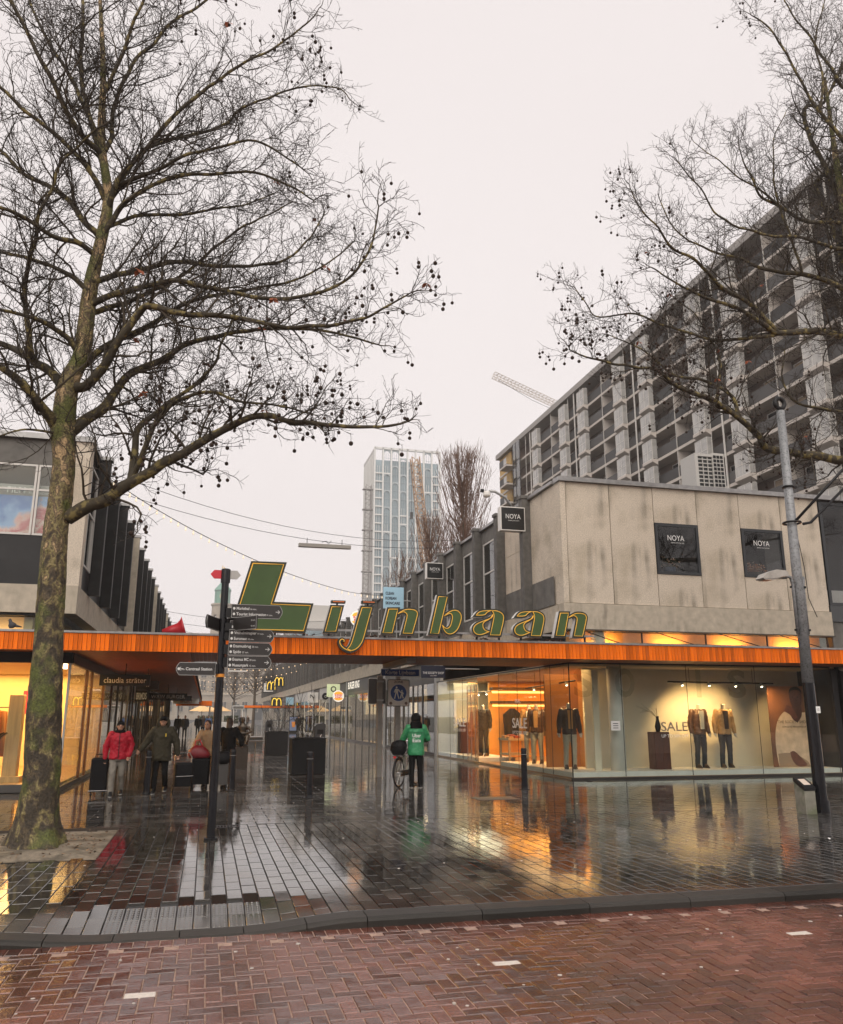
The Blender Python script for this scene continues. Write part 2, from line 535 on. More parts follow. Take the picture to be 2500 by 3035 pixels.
# tactile pavers on the dropped crossing
for r_ in range(2):
    for k in range(9):
        x0 = -0.75 + k*0.15; y0 = 7.98 + r_*0.31
        mb = MB().add(slab_verts(x0, x0+0.15, y0, y0+0.31, rr), SLAB_F)
        for a in range(3):
            for b_ in range(6):
                px_, py_ = x0+0.03+a*0.045, y0+0.03+b_*0.05
                z = zp(px_, py_)
                mb.tube([(px_,py_,z-0.002),(px_,py_,z+0.006)], [0.014,0.009], 6)
        centre_build(mb, 'tactile_paver', M_SLAB, pavement)
# kerb stones
x = -9.03; k = 0
while x < 22:
    ln = 1.05 if x < -1.8 or x > 1.3 else 0.525
    g = 0.004
    xa, xb = x+g, x+ln-g
    vs = []; ns = 4
    for t in range(ns+1):
        xx = xa + (xb-xa)*t/ns
        zt = -0.072*drop(xx)
        prof = [(7.70,ROADZ-0.1),(7.70,zt-0.035),(7.712,zt-0.014),(7.735,zt-0.002),(7.955,zt+0.002),(7.955,ROADZ-0.1)]
        vs += [(xx,a,b_) for a,b_ in prof]
    fs = []
    for t in range(ns):
        for q in range(6):
            fs.append((t*6+q, (t+1)*6+q, (t+1)*6+(q+1)%6, t*6+(q+1)%6))
    fs += [tuple(range(5,-1,-1)), tuple(ns*6+q for q in range(6))]
    centre_build(MB().add(vs, fs), 'kerb_stone', M_KERB, pavement)
    x += ln
# tree pit
pitm = mat('tree pit sand', (0.20,0.165,0.12), 0.75, var=0.35, vs=14, bump=0.6, bs=45, c2=(0.09,0.075,0.05), c2s=2.5)
mb = MB()
N = 26
vs = []; fs = []
for i in range(N+1):
    for j in range(N+1):
        x = PIT[0] + (PIT[1]-PIT[0])*i/N; y = PIT[2] + (PIT[3]-PIT[2])*j/N
        e_ = min(i, j, N-i, N-j)
        z = -0.012 + (0.035*noise.noise((x*2.3,y*2.3,1)) + 0.06*math.exp(-((x+2.1)**2+(y-12.55)**2)*1.2))*min(1, e_/3)
        vs.append((x,y,z))
for i in range(N):
    for j in range(N):
        a = i*(N+1)+j; fs.append((a, a+N+1, a+N+2, a+1))
mb.add(vs, fs).build('tree_pit', pitm, pavement, smooth=True)
MB().box(PIT[0],PIT[1],PIT[3],PIT[3]+0.012,-0.05,0.03).build('pit_edging', mat('rusty steel edge', (0.05,0.035,0.025), 0.6), pavement)
MB().box(PIT[1],PIT[1]+0.01,PIT[2],PIT[3],-0.05,0.006).build('pit_edging', MATS['rusty steel edge'], pavement)
# drain grate and manhole
gr = MB().box(0.22,0.62,14.05,14.1,-0.01,0.006).box(0.22,0.62,14.3,14.35,-0.01,0.006)
for i in range(9): gr.box(0.22+i*0.0485,0.238+i*0.0485,14.1,14.3,-0.01,0.004)
gr.build('drain_grate', M_BLACK, pavement)
MB().box(5.6,6.5,17.2,17.8,-0.01,0.007).build('manhole_cover', mat('worn manhole steel', (0.12,0.11,0.10), 0.35, 0.5, bump=0.4, bs=30), pavement)

# road: herringbone clay bricks
road = MB().add([(-60,-60,ROADZ-0.007),(60,-60,ROADZ-0.007),(60,7.76,ROADZ-0.007),(-60,7.76,ROADZ-0.007)], [(0,1,2,3)]).build('road', M_BJOINT, None, kind='structure')
ORG[road] = Vector((0,0,0))
BL, BW, BG = 0.207, 0.1035, 0.0085
def brick_verts(x0, x1, y0, y1, rr):
    c = 0.0035
    x0 += BG/2; x1 -= BG/2; y0 += BG/2; y1 -= BG/2
    b = ROADZ + rr.uniform(-0.002, 0.002)
    t1, t2 = rr.uniform(-0.002,0.002), rr.uniform(-0.002,0.002)
    zs = [b-t1-t2, b+t1-t2, b+t1+t2, b-t1+t2]
    top = [(x0+c,y0+c,zs[0]),(x1-c,y0+c,zs[1]),(x1-c,y1-c,zs[2]),(x0+c,y1-c,zs[3])]
    low = [(x0,y0,zs[0]-0.006),(x1,y0,zs[1]-0.006),(x1,y1,zs[2]-0.006),(x0,y1,zs[3]-0.006)]
    return top + low + [(x,y,z-0.025) for x,y,z in low]
bricks = []
u = BW
for m_ in range(-140, 180):
    for n_ in range(-40, 60):
        # horizontal brick
        x = (m_ + 4*n_)*u; y = m_*u
        for hx, hy, ww, hh in ((x, y, 2*u, u), (x + 3*u, y, u, 2*u)):
            # second brick stands upright at the right end of the first
            X0, Y0 = hx, 7.72 - 0.03 - 6.0 + hy
            if -7.6 < X0 < 13 and 1.6 < Y0 and Y0 + hh < 7.50:
                bricks.append((X0, X0+ww, Y0, Y0+hh))
# soldier course along the kerb
xx = -7.6
while xx < 13:
    bricks.append((xx, xx+BW, 7.50, 7.69)); xx += BW
white = [(-0.2,6.28),(2.37,6.39),(4.98,6.44),(-3.0,6.2),(7.6,6.5)]
wset = set()
for wx, wy in white:
    best = min(range(len(bricks)), key=lambda i: abs((bricks[i][0]+bricks[i][1])/2-wx) + abs((bricks[i][2]+bricks[i][3])/2-wy) + (9 if bricks[i][1]-bricks[i][0] < 0.15 else 0))
    wset.add(best)
vis = [i for i in range(len(bricks)) if i not in wset and bricks[i][2] > 4.9 and -1.6 < bricks[i][0] < 4.2]
vis.sort(key=lambda i: (bricks[i][0]-1.0)**2*0.5 + (bricks[i][2]-5.0)**2)
near = set(vis[:295])
mb = MB()
for i, b_ in enumerate(bricks):
    if i in near or i in wset:
        c = Vector(((b_[0]+b_[1])/2, (b_[2]+b_[3])/2, ROADZ))
        me = bpy.data.meshes.new('brick')
        me.from_pydata([(x-c.x,y-c.y,z-c.z) for x,y,z in brick_verts(*b_, rr)], [], SLAB_F)
        me.materials.append(M_WBRICK if i in wset else M_BRICK)
        o = link_mesh('brick' if i not in wset else 'white_brick', me, road, c)
    else:
        mb.add(brick_verts(*b_, rr), SLAB_F)
mb.build('bricks', M_BRICK, road, kind='stuff')
# squashed chewing gum and scraps on the road and pavement
gum = MB()
for k in range(90):
    if k % 2: x, y, z = rr.uniform(-2,7), rr.uniform(4.9,7.6), ROADZ
    else: x, y, z = rr.uniform(-2,11), rr.uniform(8.7,19), 0
    if in_pit(x, y): continue
    gum.tube([(x,y,z-0.004),(x,y,z+0.0035)], [rr.uniform(0.008,0.02)]*2, 7)
gum.build('gum_spots', mat('old chewing gum', (0.5,0.46,0.42), 0.6), road, kind='stuff')

# ------------------------------------------------------------------ lamps (spots sit in built fittings, area lamps have none)
def spot(parent, name, loc, target, watt, colr=(1,0.62,0.26), size=R(100), blend=1.0, r=0.05):
    ld = bpy.data.lights.new(name, 'SPOT'); ld.energy = watt; ld.color = colr; ld.spot_size = size; ld.spot_blend = blend
    ld.shadow_soft_size = r
    o = bpy.data.objects.new(name, ld); col.objects.link(o); o.parent = parent
    o.location = Vector(loc) - ORG.get(parent, Vector((0,0,0)))
    o.rotation_euler = (Vector(target)-Vector(loc)).to_track_quat('-Z','Y').to_euler()
    return o
def area(parent, name, loc, sx, sy, watt, colr=(1,0.75,0.45), rot=(0,0,0)):
    ld = bpy.data.lights.new(name, 'AREA'); ld.energy = watt; ld.color = colr; ld.shape = 'RECTANGLE'; ld.size = sx; ld.size_y = sy
    o = bpy.data.objects.new(name, ld); col.objects.link(o); o.parent = parent
    o.location = Vector(loc) - ORG.get(parent, Vector((0,0,0))); o.rotation_euler = rot
    return o
M_LAMP = mat('lit lamp', (1,0.9,0.7), 0.5, emit=(1,0.85,0.6), es=6)
M_COVE = mat('lit warm cove', (1,0.7,0.3), 0.5, emit=(1,0.5,0.13), es=2.6)

# ------------------------------------------------------------------ canopy
FY, FZ0, FZ1 = 20.3, 3.15, 3.54
can = empty('canopy', (5, 20.3, 0), label='low flat canopy with orange plank fascia spanning the shopping street', cat='canopy')
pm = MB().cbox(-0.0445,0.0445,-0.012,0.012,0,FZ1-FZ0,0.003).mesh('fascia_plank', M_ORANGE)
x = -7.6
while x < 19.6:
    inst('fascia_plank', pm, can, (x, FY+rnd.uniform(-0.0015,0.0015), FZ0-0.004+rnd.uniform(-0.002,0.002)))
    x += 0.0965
MB().box(-7.7,19.7,FY-0.035,FY+0.25,FZ1+0.002,FZ1+0.05).build('edge_trim', M_CAP, can)
MB().box(-7.65,19.65,FY+0.02,FY+0.06,FZ0+0.02,FZ1).build('fascia_frame', M_BLACK, can)
MB().box(-7.65,19.65,FY+0.07,24.0,FZ0+0.06,FZ1).build('roof_deck', mat('wet bitumen roof', (0.05,0.05,0.052), 0.3, var=0.3), can)
MB().box(-3.15,-0.5,24.0,96,FZ0+0.06,FZ1-0.03).build('roof_deck', MATS['wet bitumen roof'], can)
# soffit boards over the street run along it
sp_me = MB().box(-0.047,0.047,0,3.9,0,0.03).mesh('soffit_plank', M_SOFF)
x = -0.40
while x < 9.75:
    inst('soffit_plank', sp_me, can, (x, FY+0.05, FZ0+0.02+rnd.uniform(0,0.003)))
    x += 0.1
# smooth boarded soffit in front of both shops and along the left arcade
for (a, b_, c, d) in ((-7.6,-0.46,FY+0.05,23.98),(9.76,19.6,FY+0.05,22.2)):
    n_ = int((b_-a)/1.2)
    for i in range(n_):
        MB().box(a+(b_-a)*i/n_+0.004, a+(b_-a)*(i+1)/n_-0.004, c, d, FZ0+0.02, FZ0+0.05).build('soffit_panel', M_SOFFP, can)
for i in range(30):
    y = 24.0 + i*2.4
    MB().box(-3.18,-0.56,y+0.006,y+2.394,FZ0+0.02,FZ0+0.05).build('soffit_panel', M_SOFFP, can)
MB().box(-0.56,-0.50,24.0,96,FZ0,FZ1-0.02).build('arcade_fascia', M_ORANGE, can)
MB().box(-0.57,-0.47,24.0,96,FZ1-0.018,FZ1+0.02).build('edge_trim', M_CAP, can)
# steel portal that carries the canopy above the street sign
MB().box(4.9,5.15,FY+0.6,23.9,FZ0-0.12,FZ0+0.01).build('beam', mat('pale steel beam', (0.32,0.31,0.30), 0.5), can)
# dry leaves lying on the canopy edge
lf = MB()
for k in range(160):
    cx_ = rnd.choice((2.2,3.9,4.5,6.9,8.6,8.9)) + rnd.gauss(0,0.18)
    yy = FY + rnd.uniform(0.05,0.35); zz = FZ1+0.052+rnd.uniform(0,0.05)
    a = rnd.uniform(0,6.3); s_ = rnd.uniform(0.03,0.06)
    lf.add([(cx_,yy,zz),(cx_+s_*math.cos(a),yy+s_*math.sin(a),zz+0.02),(cx_+s_*1.4*math.cos(a+0.6),yy+s_*1.4*math.sin(a+0.6),zz+0.03),(cx_+s_*math.cos(a+1.2),yy+s_*math.sin(a+1.2),zz)], [(0,1,2,3)])
lf.build('fallen_leaves', mat('dead leaf', (0.16,0.06,0.025), 0.7, island=0.5), can, kind='stuff')

# ------------------------------------------------------------------ generic facade pieces
def window(parent, x0, x1, y, z0, z1, split=None, vs=(), fmat=None, gmat=None, fw=0.05, dep=0.06):
    """window in a wall facing -y: frame with pane and bars"""
    fm = fmat or M_WHITEF
    m = MB().box(x0,x0+fw,y,y+dep,z0,z1).box(x1-fw,x1,y,y+dep,z0,z1).box(x0+fw,x1-fw,y,y+dep,z0,z0+fw).box(x0+fw,x1-fw,y,y+dep,z1-fw,z1)
    if split: m.box(x0+fw,x1-fw,y+0.002,y+dep,split-fw/2,split+fw/2)
    for v in vs: m.box(v-fw/2,v+fw/2,y+0.004,y+dep,z0+fw,(split-fw/2) if split else z1-fw)
    o = m.build('window', fm, parent)
    MB().box(x0+fw,x1-fw,y+0.025,y+0.03,z0+fw,z1-fw).build('pane', gmat or M_GLASSU, o)
    return o

# side windows/pilasters share meshes (wall facing +x or -x, built along y)
def side_meshes(s):
    """s=+1: the wall's outside looks towards +x"""
    bw = 2.36
    f = 0.055
    m = MB()
    X0, X1 = (0.0, 0.06) if s > 0 else (-0.06, 0.0)
    z0, z1, sp = 5.35, 7.95, 6.75
    y0, y1 = 0.12, 1.35
    m.box(X0,X1,y0,y0+f,z0,z1).box(X0,X1,y1-f,y1,z0,z1).box(X0,X1,y0+f,y1-f,z0,z0+f).box(X0,X1,y0+f,y1-f,z1-f,z1).box(X0,X1,y0+f,y1-f,sp-f/2,sp+f/2)
    m.box(X0,X1,y1-0.36,y1-0.31,z0+f,sp-f/2)
    wf = m.mesh('window', M_WHITEF)
    pn = MB().box(X0+0.02*s if s>0 else X0+0.03, X0+0.025*s if s>0 else X0+0.035, y0+f,y1-f,z0+f,z1-f).mesh('pane', M_GLASSU)
    return wf, pn

# ------------------------------------------------------------------ left building (fashion shop with a storey above)
LX, LY = -3.2, 21.5
lb = empty('shop_building', (-6, 24, 0), label='two-storey shop block behind the big plane tree with warm lit corner window', cat='building')
wood_fl = mat('shop oak floor', (0.42,0.24,0.10), 0.35, var=0.2, vs=3, stretch=(8,1,1))
warmw = mat('shop warm wall', (0.72,0.55,0.30), 0.8, var=0.05)
MB().box(-9,LX-0.06,LY+0.02,30,0.02,0.16).build('floor', wood_fl, lb)
MB().box(-9,LX,LY-0.02,LY+0.1,0,0.17).build('plinth', mat('dark stone plinth', (0.07,0.065,0.06), 0.4), lb)
MB().box(LX-0.08,LX+0.02,LY+0.1,75,0,0.1).build('plinth', MATS['dark stone plinth'], lb)
MB().box(-9,LX-0.1,29.9,30.1,0.16,3.1).build('back_wall', warmw, lb)
MB().box(-9.2,-9,LY,30,0,3.1).build('side_wall', warmw, lb)
MB().box(-9,LX-0.1,LY+0.15,30,3.02,3.12).build('ceiling', mat('shop ceiling', (0.7,0.55,0.35), 0.8), lb)
# window frames and panes of the corner window
MB().box(-9,LX+0.03,LY-0.03,LY+0.07,2.92,3.17).build('lintel', M_BLACK, lb)
MB().box(LX-0.05,LX+0.05,LY+0.08,34,2.92,3.17).build('lintel', M_BLACK, lb)
MB().box(LX-0.035,LX+0.015,LY-0.01,LY+0.045,0.17,2.92).build('corner_post', M_ALU, lb)
for a, b_ in ((-9,-6.2),(-6.2,LX-0.05)):
    MB().box(a+0.01,b_-0.01,LY+0.01,LY+0.02,0.17,2.92).build('pane', M_GLASS, lb)
MB().box(-6.22,-6.18,LY,LY+0.04,0.17,2.92).build('mullion', M_FRAME, lb)
ys = [LY+0.06, 24.6, 25.7, 28.6, 31.0]
for i in range(len(ys)-1):
    MB().box(LX-0.015,LX-0.005,ys[i]+0.05,ys[i+1]-0.05,0.1,2.92).build('pane', M_GLASS, lb)
    MB().box(LX-0.05,LX+0.02,ys[i+1]-0.05,ys[i+1]+0.05,0.1,2.92).build('mullion', mat('brown wood mullion', (0.15,0.07,0.03), 0.4), lb)
# clerestory above the canopy
for a, b_ in ((-9,-6.4),(-6.4,-3.75)):
    MB().box(a+0.02,b_-0.02,LY+0.25,LY+0.26,3.56,4.05).build('pane', M_GLASS, lb)
    MB().box(b_-0.02,b_+0.02,LY+0.23,LY+0.28,3.56,4.05).build('mullion', M_ALU, lb)
MB().box(-9,-3.7,LY+0.6,LY+0.65,3.56,4.05).build('back_wall', warmw, lb)
MB().box(-9,-3.68,LY+0.05,LY+0.35,4.04,4.10).build('lintel', M_BLACK, lb)
for y in (22.0,23.2,24.6,26.0,27.5):
    MB().box(-3.72,-3.70,y+0.02,y+1.2,3.56,4.04).build('pane', M_GLASS, lb)
MB().box(-4.4,-4.2,21.8,75,3.56,4.1).build('back_wall', warmw, lb)
# upper storey, front
MB().box(-9,-3.56,LY-0.05,LY+0.25,4.102,4.78).build('concrete_band', M_CONC2, lb)
MB().xprism([(LY-0.05,4.102),(80,4.102),(80,4.78),(LY-0.05,4.78)], LX-0.35, LX).build('concrete_band', M_CONC2, lb)
MB().box(-3.58,LX-0.001,LY-0.03,LY+0.4,4.782,8.5).build('corner_pier', M_CONC, lb)
MB().box(-9,-3.6,LY+0.05,LY+0.12,4.782,6.0).build('panel', M_DARK, lb)
MB().box(-9,-3.6,LY+0.05,LY+0.12,7.82,8.45).build('panel', M_GREYP, lb)
window(lb, -6.35,-4.42,LY+0.02,6.0,7.8,split=7.15,vs=(),gmat=M_GLASS)
window(lb, -4.40,-3.62,LY+0.02,6.0,7.8,split=7.15,gmat=M_GLASS)
window(lb, -9.0,-6.38,LY+0.02,6.0,7.8,split=7.15,gmat=M_GLASS)
MB().box(-9,LX+0.04,LY-0.08,LY+0.3,8.46,8.6).build('roof_edge', M_CAP, lb)
MB().box(LX-0.3,LX+0.04,LY+0.3,80,8.46,8.6).build('roof_edge', M_CAP, lb)
MB().box(-9,LX-0.32,LY+0.3,80,8.3,8.44).build('roof', MATS['wet bitumen roof'], lb)
MB().box(-9,-4.2,LY+2.5,LY+2.6,4.8,8.3).build('inner_wall', mat('pale room wall', (0.35,0.30,0.24), 0.8), lb)
MB().box(-9,-3.3,LY+0.3,LY+2.5,7.9,8.0).build('ceiling', MATS['pale room wall'], lb)
# film festival poster in the upper window
pos = empty('poster', (-4.6, LY+0.2, 6.1), label='blue and red film festival poster behind the upstairs window', cat='poster')
def poster_mat():
    m = bpy.data.materials.new('film poster print'); m.use_nodes = True
    n = m.node_tree.nodes; l = m.node_tree.links; b = n['Principled BSDF']
    tc = n.new('ShaderNodeTexCoord'); nz = n.new('ShaderNodeTexNoise'); nz.inputs['Scale'].default_value = 2.2; nz.inputs['Detail'].default_value = 5
    l.new(tc.outputs['Object'], nz.inputs['Vector'])
    sx = n.new('ShaderNodeSeparateXYZ'); l.new(tc.outputs['Object'], sx.inputs[0])
    ad = n.new('ShaderNodeMath'); ad.operation = 'MULTIPLY_ADD'; ad.inputs[1].default_value = -0.55
    l.new(sx.outputs['Z'], ad.inputs[0]); l.new(nz.outputs['Fac'], ad.inputs[2])
    ad2 = n.new('ShaderNodeMath'); ad2.operation = 'MULTIPLY_ADD'; ad2.inputs[1].default_value = 0.35; l.new(sx.outputs['X'], ad2.inputs[0]); l.new(ad.outputs[0], ad2.inputs[2])
    cr = n.new('ShaderNodeValToRGB'); cr.color_ramp.elements[0].position = 0.0; cr.color_ramp.elements[0].color = (0.12,0.22,0.55,1)
    cr.color_ramp.elements[1].position = 0.6; cr.color_ramp.elements[1].color = (0.55,0.12,0.12,1)
    for p_, c_ in ((0.18,(0.3,0.45,0.75,1)),(0.28,(0.75,0.45,0.42,1)),(0.4,(0.55,0.1,0.13,1)),(0.5,(0.7,0.5,0.45,1))):
        e = cr.color_ramp.elements.new(p_); e.color = c_
    l.new(ad2.outputs[0], cr.inputs[0]); l.new(cr.outputs[0], b.inputs['Base Color'])
    return m
MB().box(-5.35,-4.0,LY+0.18,LY+0.19,6.08,7.02).build('sheet', poster_mat(), pos)
MB().box(-5.35,-4.0,LY+0.18,LY+0.19,7.021,7.3).build('header', mat('poster header', (0.32,0.30,0.28), 0.6), pos)
text('FILM', M_WPLAIN, pos, -5.1, LY+0.176, 7.08, 0.16, bold=0.01)
text('FESTIVAL', M_WPLAIN, pos, -4.6, LY+0.176, 7.16, 0.06)
text('ROTTERDAM', M_WPLAIN, pos, -4.6, LY+0.176, 7.07, 0.06)
# left building street side
pil = MB().box(0,0.34,-0.11,0.11,4.784,8.5).mesh('pilaster', mat('black fin', (0.018,0.018,0.018), 0.5, spec=0.3, var=0.3, vs=5, rand=0.3))
pilc = MB().box(0,0.34,-0.13,0.13,4.784,8.5).mesh('concrete_pilaster', M_CONC2)
pcap = MB().box(-0.02,0.38,-0.16,0.16,8.5,8.6).mesh('pilaster_cap', M_CAP)
wf, pn = side_meshes(+1)
dp = MB().box(0,0.05,0.1,2.5,4.786,5.34).mesh('panel', M_DARK)
dp2 = MB().box(0,0.045,1.36,2.5,5.34,7.95).mesh('panel', M_DARK)
tp = MB().box(0,0.05,0.1,2.5,7.96,8.45).mesh('panel', M_DARK)
MB().box(LX-0.2,LX-0.1,LY+0.5,80,4.79,8.3).build('inner_wall', M_DARKIN, lb)
y = 23.25; k = 0
while y < 80:
    o = inst('pilaster' if k % 5 != 4 else 'concrete_pilaster', pil if k % 5 != 4 else pilc, lb, (LX-0.06, y, 0))
    inst('pilaster_cap', pcap, o, (0,0,0)).location = (0,0,0)
    w_ = inst('window', wf, lb, (LX-0.05, y+0.02, 0))
    p_ = link_mesh('pane', pn, w_)
    inst('panel', dp, lb, (LX-0.06, y+0.02, 0)); inst('panel', dp2, lb, (LX-0.06, y+0.02, 0)); inst('panel', tp, lb, (LX-0.06, y+0.02, 0))
    y += 2.6; k += 1
w_ = inst('window', wf, lb, (LX-0.05, 21.75, 0)); link_mesh('pane', pn, w_)
inst('panel', dp, lb, (LX-0.06, 20.7+1.2, 0), scale=(1,0.5,1))
# interior of the corner shop
area(lb, 'ceiling_light', (-5.6, 23.6, 3.0), 4.4, 3.4, 400, (1,0.56,0.19))
area(lb, 'ceiling_light', (-5.6, 27.6, 3.0), 4.4, 4.0, 430, (1,0.56,0.19))
area(lb, 'clerestory_light', (-6.0, LY+0.42, 3.58), 3.5, 0.2, 14, (1,0.62,0.3), (R(180),0,0))
sh = empty('track_lamp', (-3.75, 22.9, 2.98), label='pair of small lit track spotlights near the left shop corner', cat='lamp')
for dx in (0,0.22): MB().cyl(-3.75+dx,22.9,2.86,2.98,0.05,10).build('head', M_LAMP, sh)
tl2 = empty('track_lamp', (-3.9, 22.0, 2.95), label='black track spotlight hanging inside the left shop window', cat='lamp')
MB().cyl(-3.9,22.0,2.55,2.95,0.07,12).build('head', M_BLACK, tl2)
sal = empty('sale_sign', (-4.05,24.5,1.9), label='small red panel with white Sale lettering inside the left shop', cat='sign')
MB().box(-4.75,-3.85,24.5,24.52,1.75,2.35).build('panel', mat('red sale panel', (0.62,0.03,0.06), 0.5, emit=(0.62,0.03,0.06), es=0.15), sal)
text('Sale', M_WPLAIN, sal, -4.55, 24.492, 1.93, 0.26, shear=0.3)
dsp = empty('wooden_column', (-4.3,22.1,0.16), label='pale upright wooden display column behind the tree trunk', cat='column')
MB().cbox(-4.62,-4.30,22.3,22.6,0.16,2.2,0.01).build('board', mat('pale oak', (0.62,0.40,0.18), 0.5, var=0.2, vs=2, stretch=(8,8,0.6)), dsp)
MB().box(-4.75,-4.2,22.2,22.8,0.16,0.3).build('base', MATS['pale oak'], dsp)
dr = empty('hanging_robe', (-4.95,22.4,0.16), label='orange draped garment on a rack in the left shop', cat='garment')
g_ = MB()
for i in range(12):
    a = i/11
    g_.tube([(-5.25+a*0.55,22.5+0.05*math.sin(i*2.2),1.85-0.1*abs(a-0.5)),(-5.3+a*0.65,22.5+0.08*math.sin(i*2.2),1.2),(-5.35+a*0.75,22.5+0.1*math.sin(i*2.2),0.75)],[0.04,0.045,0.05],6)
g_.build('cloth', mat('orange cloth', (0.6,0.22,0.05), 0.8), dr, smooth=True)
MB().tube([(-5.35,22.5,1.9),(-4.6,22.5,1.9)],0.012,6).tube([(-5.35,22.5,0.16),(-5.35,22.5,1.9)],0.012,6).build('rail', M_BLACK, dr)
pl = empty('palm_plant', (-5.15,22.0,0.16), label='dark potted palm at the edge of the left shop window', cat='plant')
fr_ = MB(); rp = random.Random(5)
for i in range(9):
    a = rp.uniform(0,6.28); reach = rp.uniform(0.45,0.75)
    pts = [Vector((-5.15,22.0,0.5)) + Vector((math.cos(a)*reach*t, math.sin(a)*reach*t*0.5, 1.25*t - 0.45*t*t)) for t in (0,0.25,0.5,0.75,1)]
    fr_.tube(pts, [0.012,0.01,0.008,0.006,0.003], 4)
    for j in range(22):
        t = 0.3 + 0.7*j/21
        p = Vector((-5.15,22.0,0.5)) + Vector((math.cos(a)*reach*t, math.sin(a)*reach*t*0.5, 1.25*t - 0.45*t*t))
        for s_ in (-1,1):
            d = Vector((-math.sin(a)*s_*0.8, math.cos(a)*s_*0.5, 0.15)).normalized()*0.22*(1.1-t*0.6)
            fr_.add([tuple(p), tuple(p+d*0.5+Vector((0,0,0.015))), tuple(p+d-Vector((0,0,0.05))), tuple(p+d*0.5-Vector((0,0,0.012)))], [(0,1,2,3)])
fr_.build('fronds', mat('dark palm leaf', (0.012,0.02,0.01), 0.5), pl)
MB().cyl(-5.15,22.0,0.16,0.55,0.14,16,0.18).build('pot', M_BLACK, pl)
ch = empty('chair', (-4.95,21.95,0.16), label='slim wooden chair inside the left shop window', cat='chair')
cm = mat('chair wood', (0.4,0.2,0.08), 0.5)
MB().box(-5.2,-4.85,22.15,22.5,0.6,0.64).build('seat', cm, ch)
for ax, ay in ((-5.18,22.17),(-4.87,22.17),(-5.18,22.48),(-4.87,22.48)):
    MB().tube([(ax,ay,0.6),(ax+(0.05 if ax>-5 else -0.05),ay,0.16)],0.014,6).build('leg', cm, ch)
MB().box(-5.2,-4.85,22.48,22.5,0.75,1.0).build('backrest', cm, ch)

# shop fronts further along the left arcade
la = empty('shop_row', (-4, 31, 0), label='long row of dim shopfronts along the left arcade', cat='building')
y = 31.0
rs = random.Random(11)
fm2 = mat('arcade frame', (0.10,0.085,0.07), 0.35, rand=0.6)
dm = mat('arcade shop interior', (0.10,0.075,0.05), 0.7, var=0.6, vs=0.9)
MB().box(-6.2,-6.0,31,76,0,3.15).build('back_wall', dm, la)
MB().box(-6.0,-3.0,76,76.1,0,3.15).build('end_wall', M_DARK, la)
mullm = MB().box(-0.05,0.03,-0.035,0.035,0.1,3.16).mesh('mullion', fm2)
while y < 76:
    inst('mullion', mullm, la, (LX, y, 0))
    wdt = rs.choice((0.9,1.3,1.7,2.1))
    MB().box(LX-0.012,LX-0.004,y+0.04,y+wdt-0.04,0.1,3.15).build('pane', M_GLASS, la)
    y += wdt
for yy in (36,44,52,60,68): area(la, 'shop_light', (-4.6,yy,3.1), 1.2, 3.0, 110, (1,0.66,0.34))
for i, yy in enumerate((38.2,46.5,57,66)):
    MB().box(-6.0,-3.3,yy,yy+0.15,0,3.15).build('party_wall', mat('arcade pier', (0.2,0.17,0.14), 0.6), la)
# hanging arcade signs
M_SIGNB = mat('black sign face', (0.01,0.01,0.01), 0.35)
def blade(label, x0, x1, y, z0, z1, txt, th, tmat=M_WPLAIN, face=M_SIGNB, tz=None, name='hanging_sign', bold=0.0, border=None, th_=0.1, hang=True, tw=None):
    e = empty(name, ((x0+x1)/2, y, z0), label=label, cat='sign')
    MB().box(x0,x1,y,y+th_,z0,z1).build('panel', face, e)
    if border: MB().box(x0-0.03,x1+0.03,y+0.006,y+th_+0.01,z0-0.03,z1+0.03).build('frame', border, e)
    if txt:
        for i, t in enumerate(txt if isinstance(txt, list) else [txt]):
            nl = len(txt) if isinstance(txt, list) else 1
            if isinstance(t, str): t = (t, th, None)
            s_, h_, zz = t
            if zz is None: zz = (z0+z1)/2 - h_/2 if nl == 1 else z1 - (z1-z0)*(i+0.78)/nl
            text(s_, tmat, e, (x0+x1)/2, y-0.004, zz, h_, width=tw, align='CENTER', bold=bold)
    if hang: MB().tube([((x0+x1)/2,y+th_/2,z1),((x0+x1)/2,y+th_/2,FZ0+0.03)],0.015,6).build('hanger', M_BLACK, e)
    return e
blade('black hanging sign reading claudia sträter at the arcade entrance', -3.0,-1.62,25.6,2.54,2.86,'claudia sträter',0.16,tw=1.16)
blade('small black hanging sign ending in R behind the claudia sträter sign', -2.2,-1.5,28.2,2.5,2.8,'R',0.1)
blade('lit blade sign with vertical white strokes deep in the left arcade', -3.0,-2.5,38.5,2.3,2.78,'BRMDS',0.28,bold=0.02,tw=0.42)
blade('dark hanging sign reading WAW BURGER in the left arcade', -2.6,-0.9,41,2.42,2.72,'WAW BURGER',0.16,tw=1.5)
blade('slim dark hanging sign behind the WAW BURGER sign', -2.4,-0.8,48,2.5,2.75,None,0.1)
blade('white hanging sign with red lettering far down the left arcade', -2.2,-0.5,60,2.5,2.85,'SPORT',0.2,tmat=mat('red print',(0.5,0.03,0.03),0.6),face=M_WHITE)

# ------------------------------------------------------------------ right corner building
RX, RY = 9.75, 21.85
rb = empty('corner_building', (14, 24, 0), label='concrete panelled corner building with glass menswear shop below', cat='building')
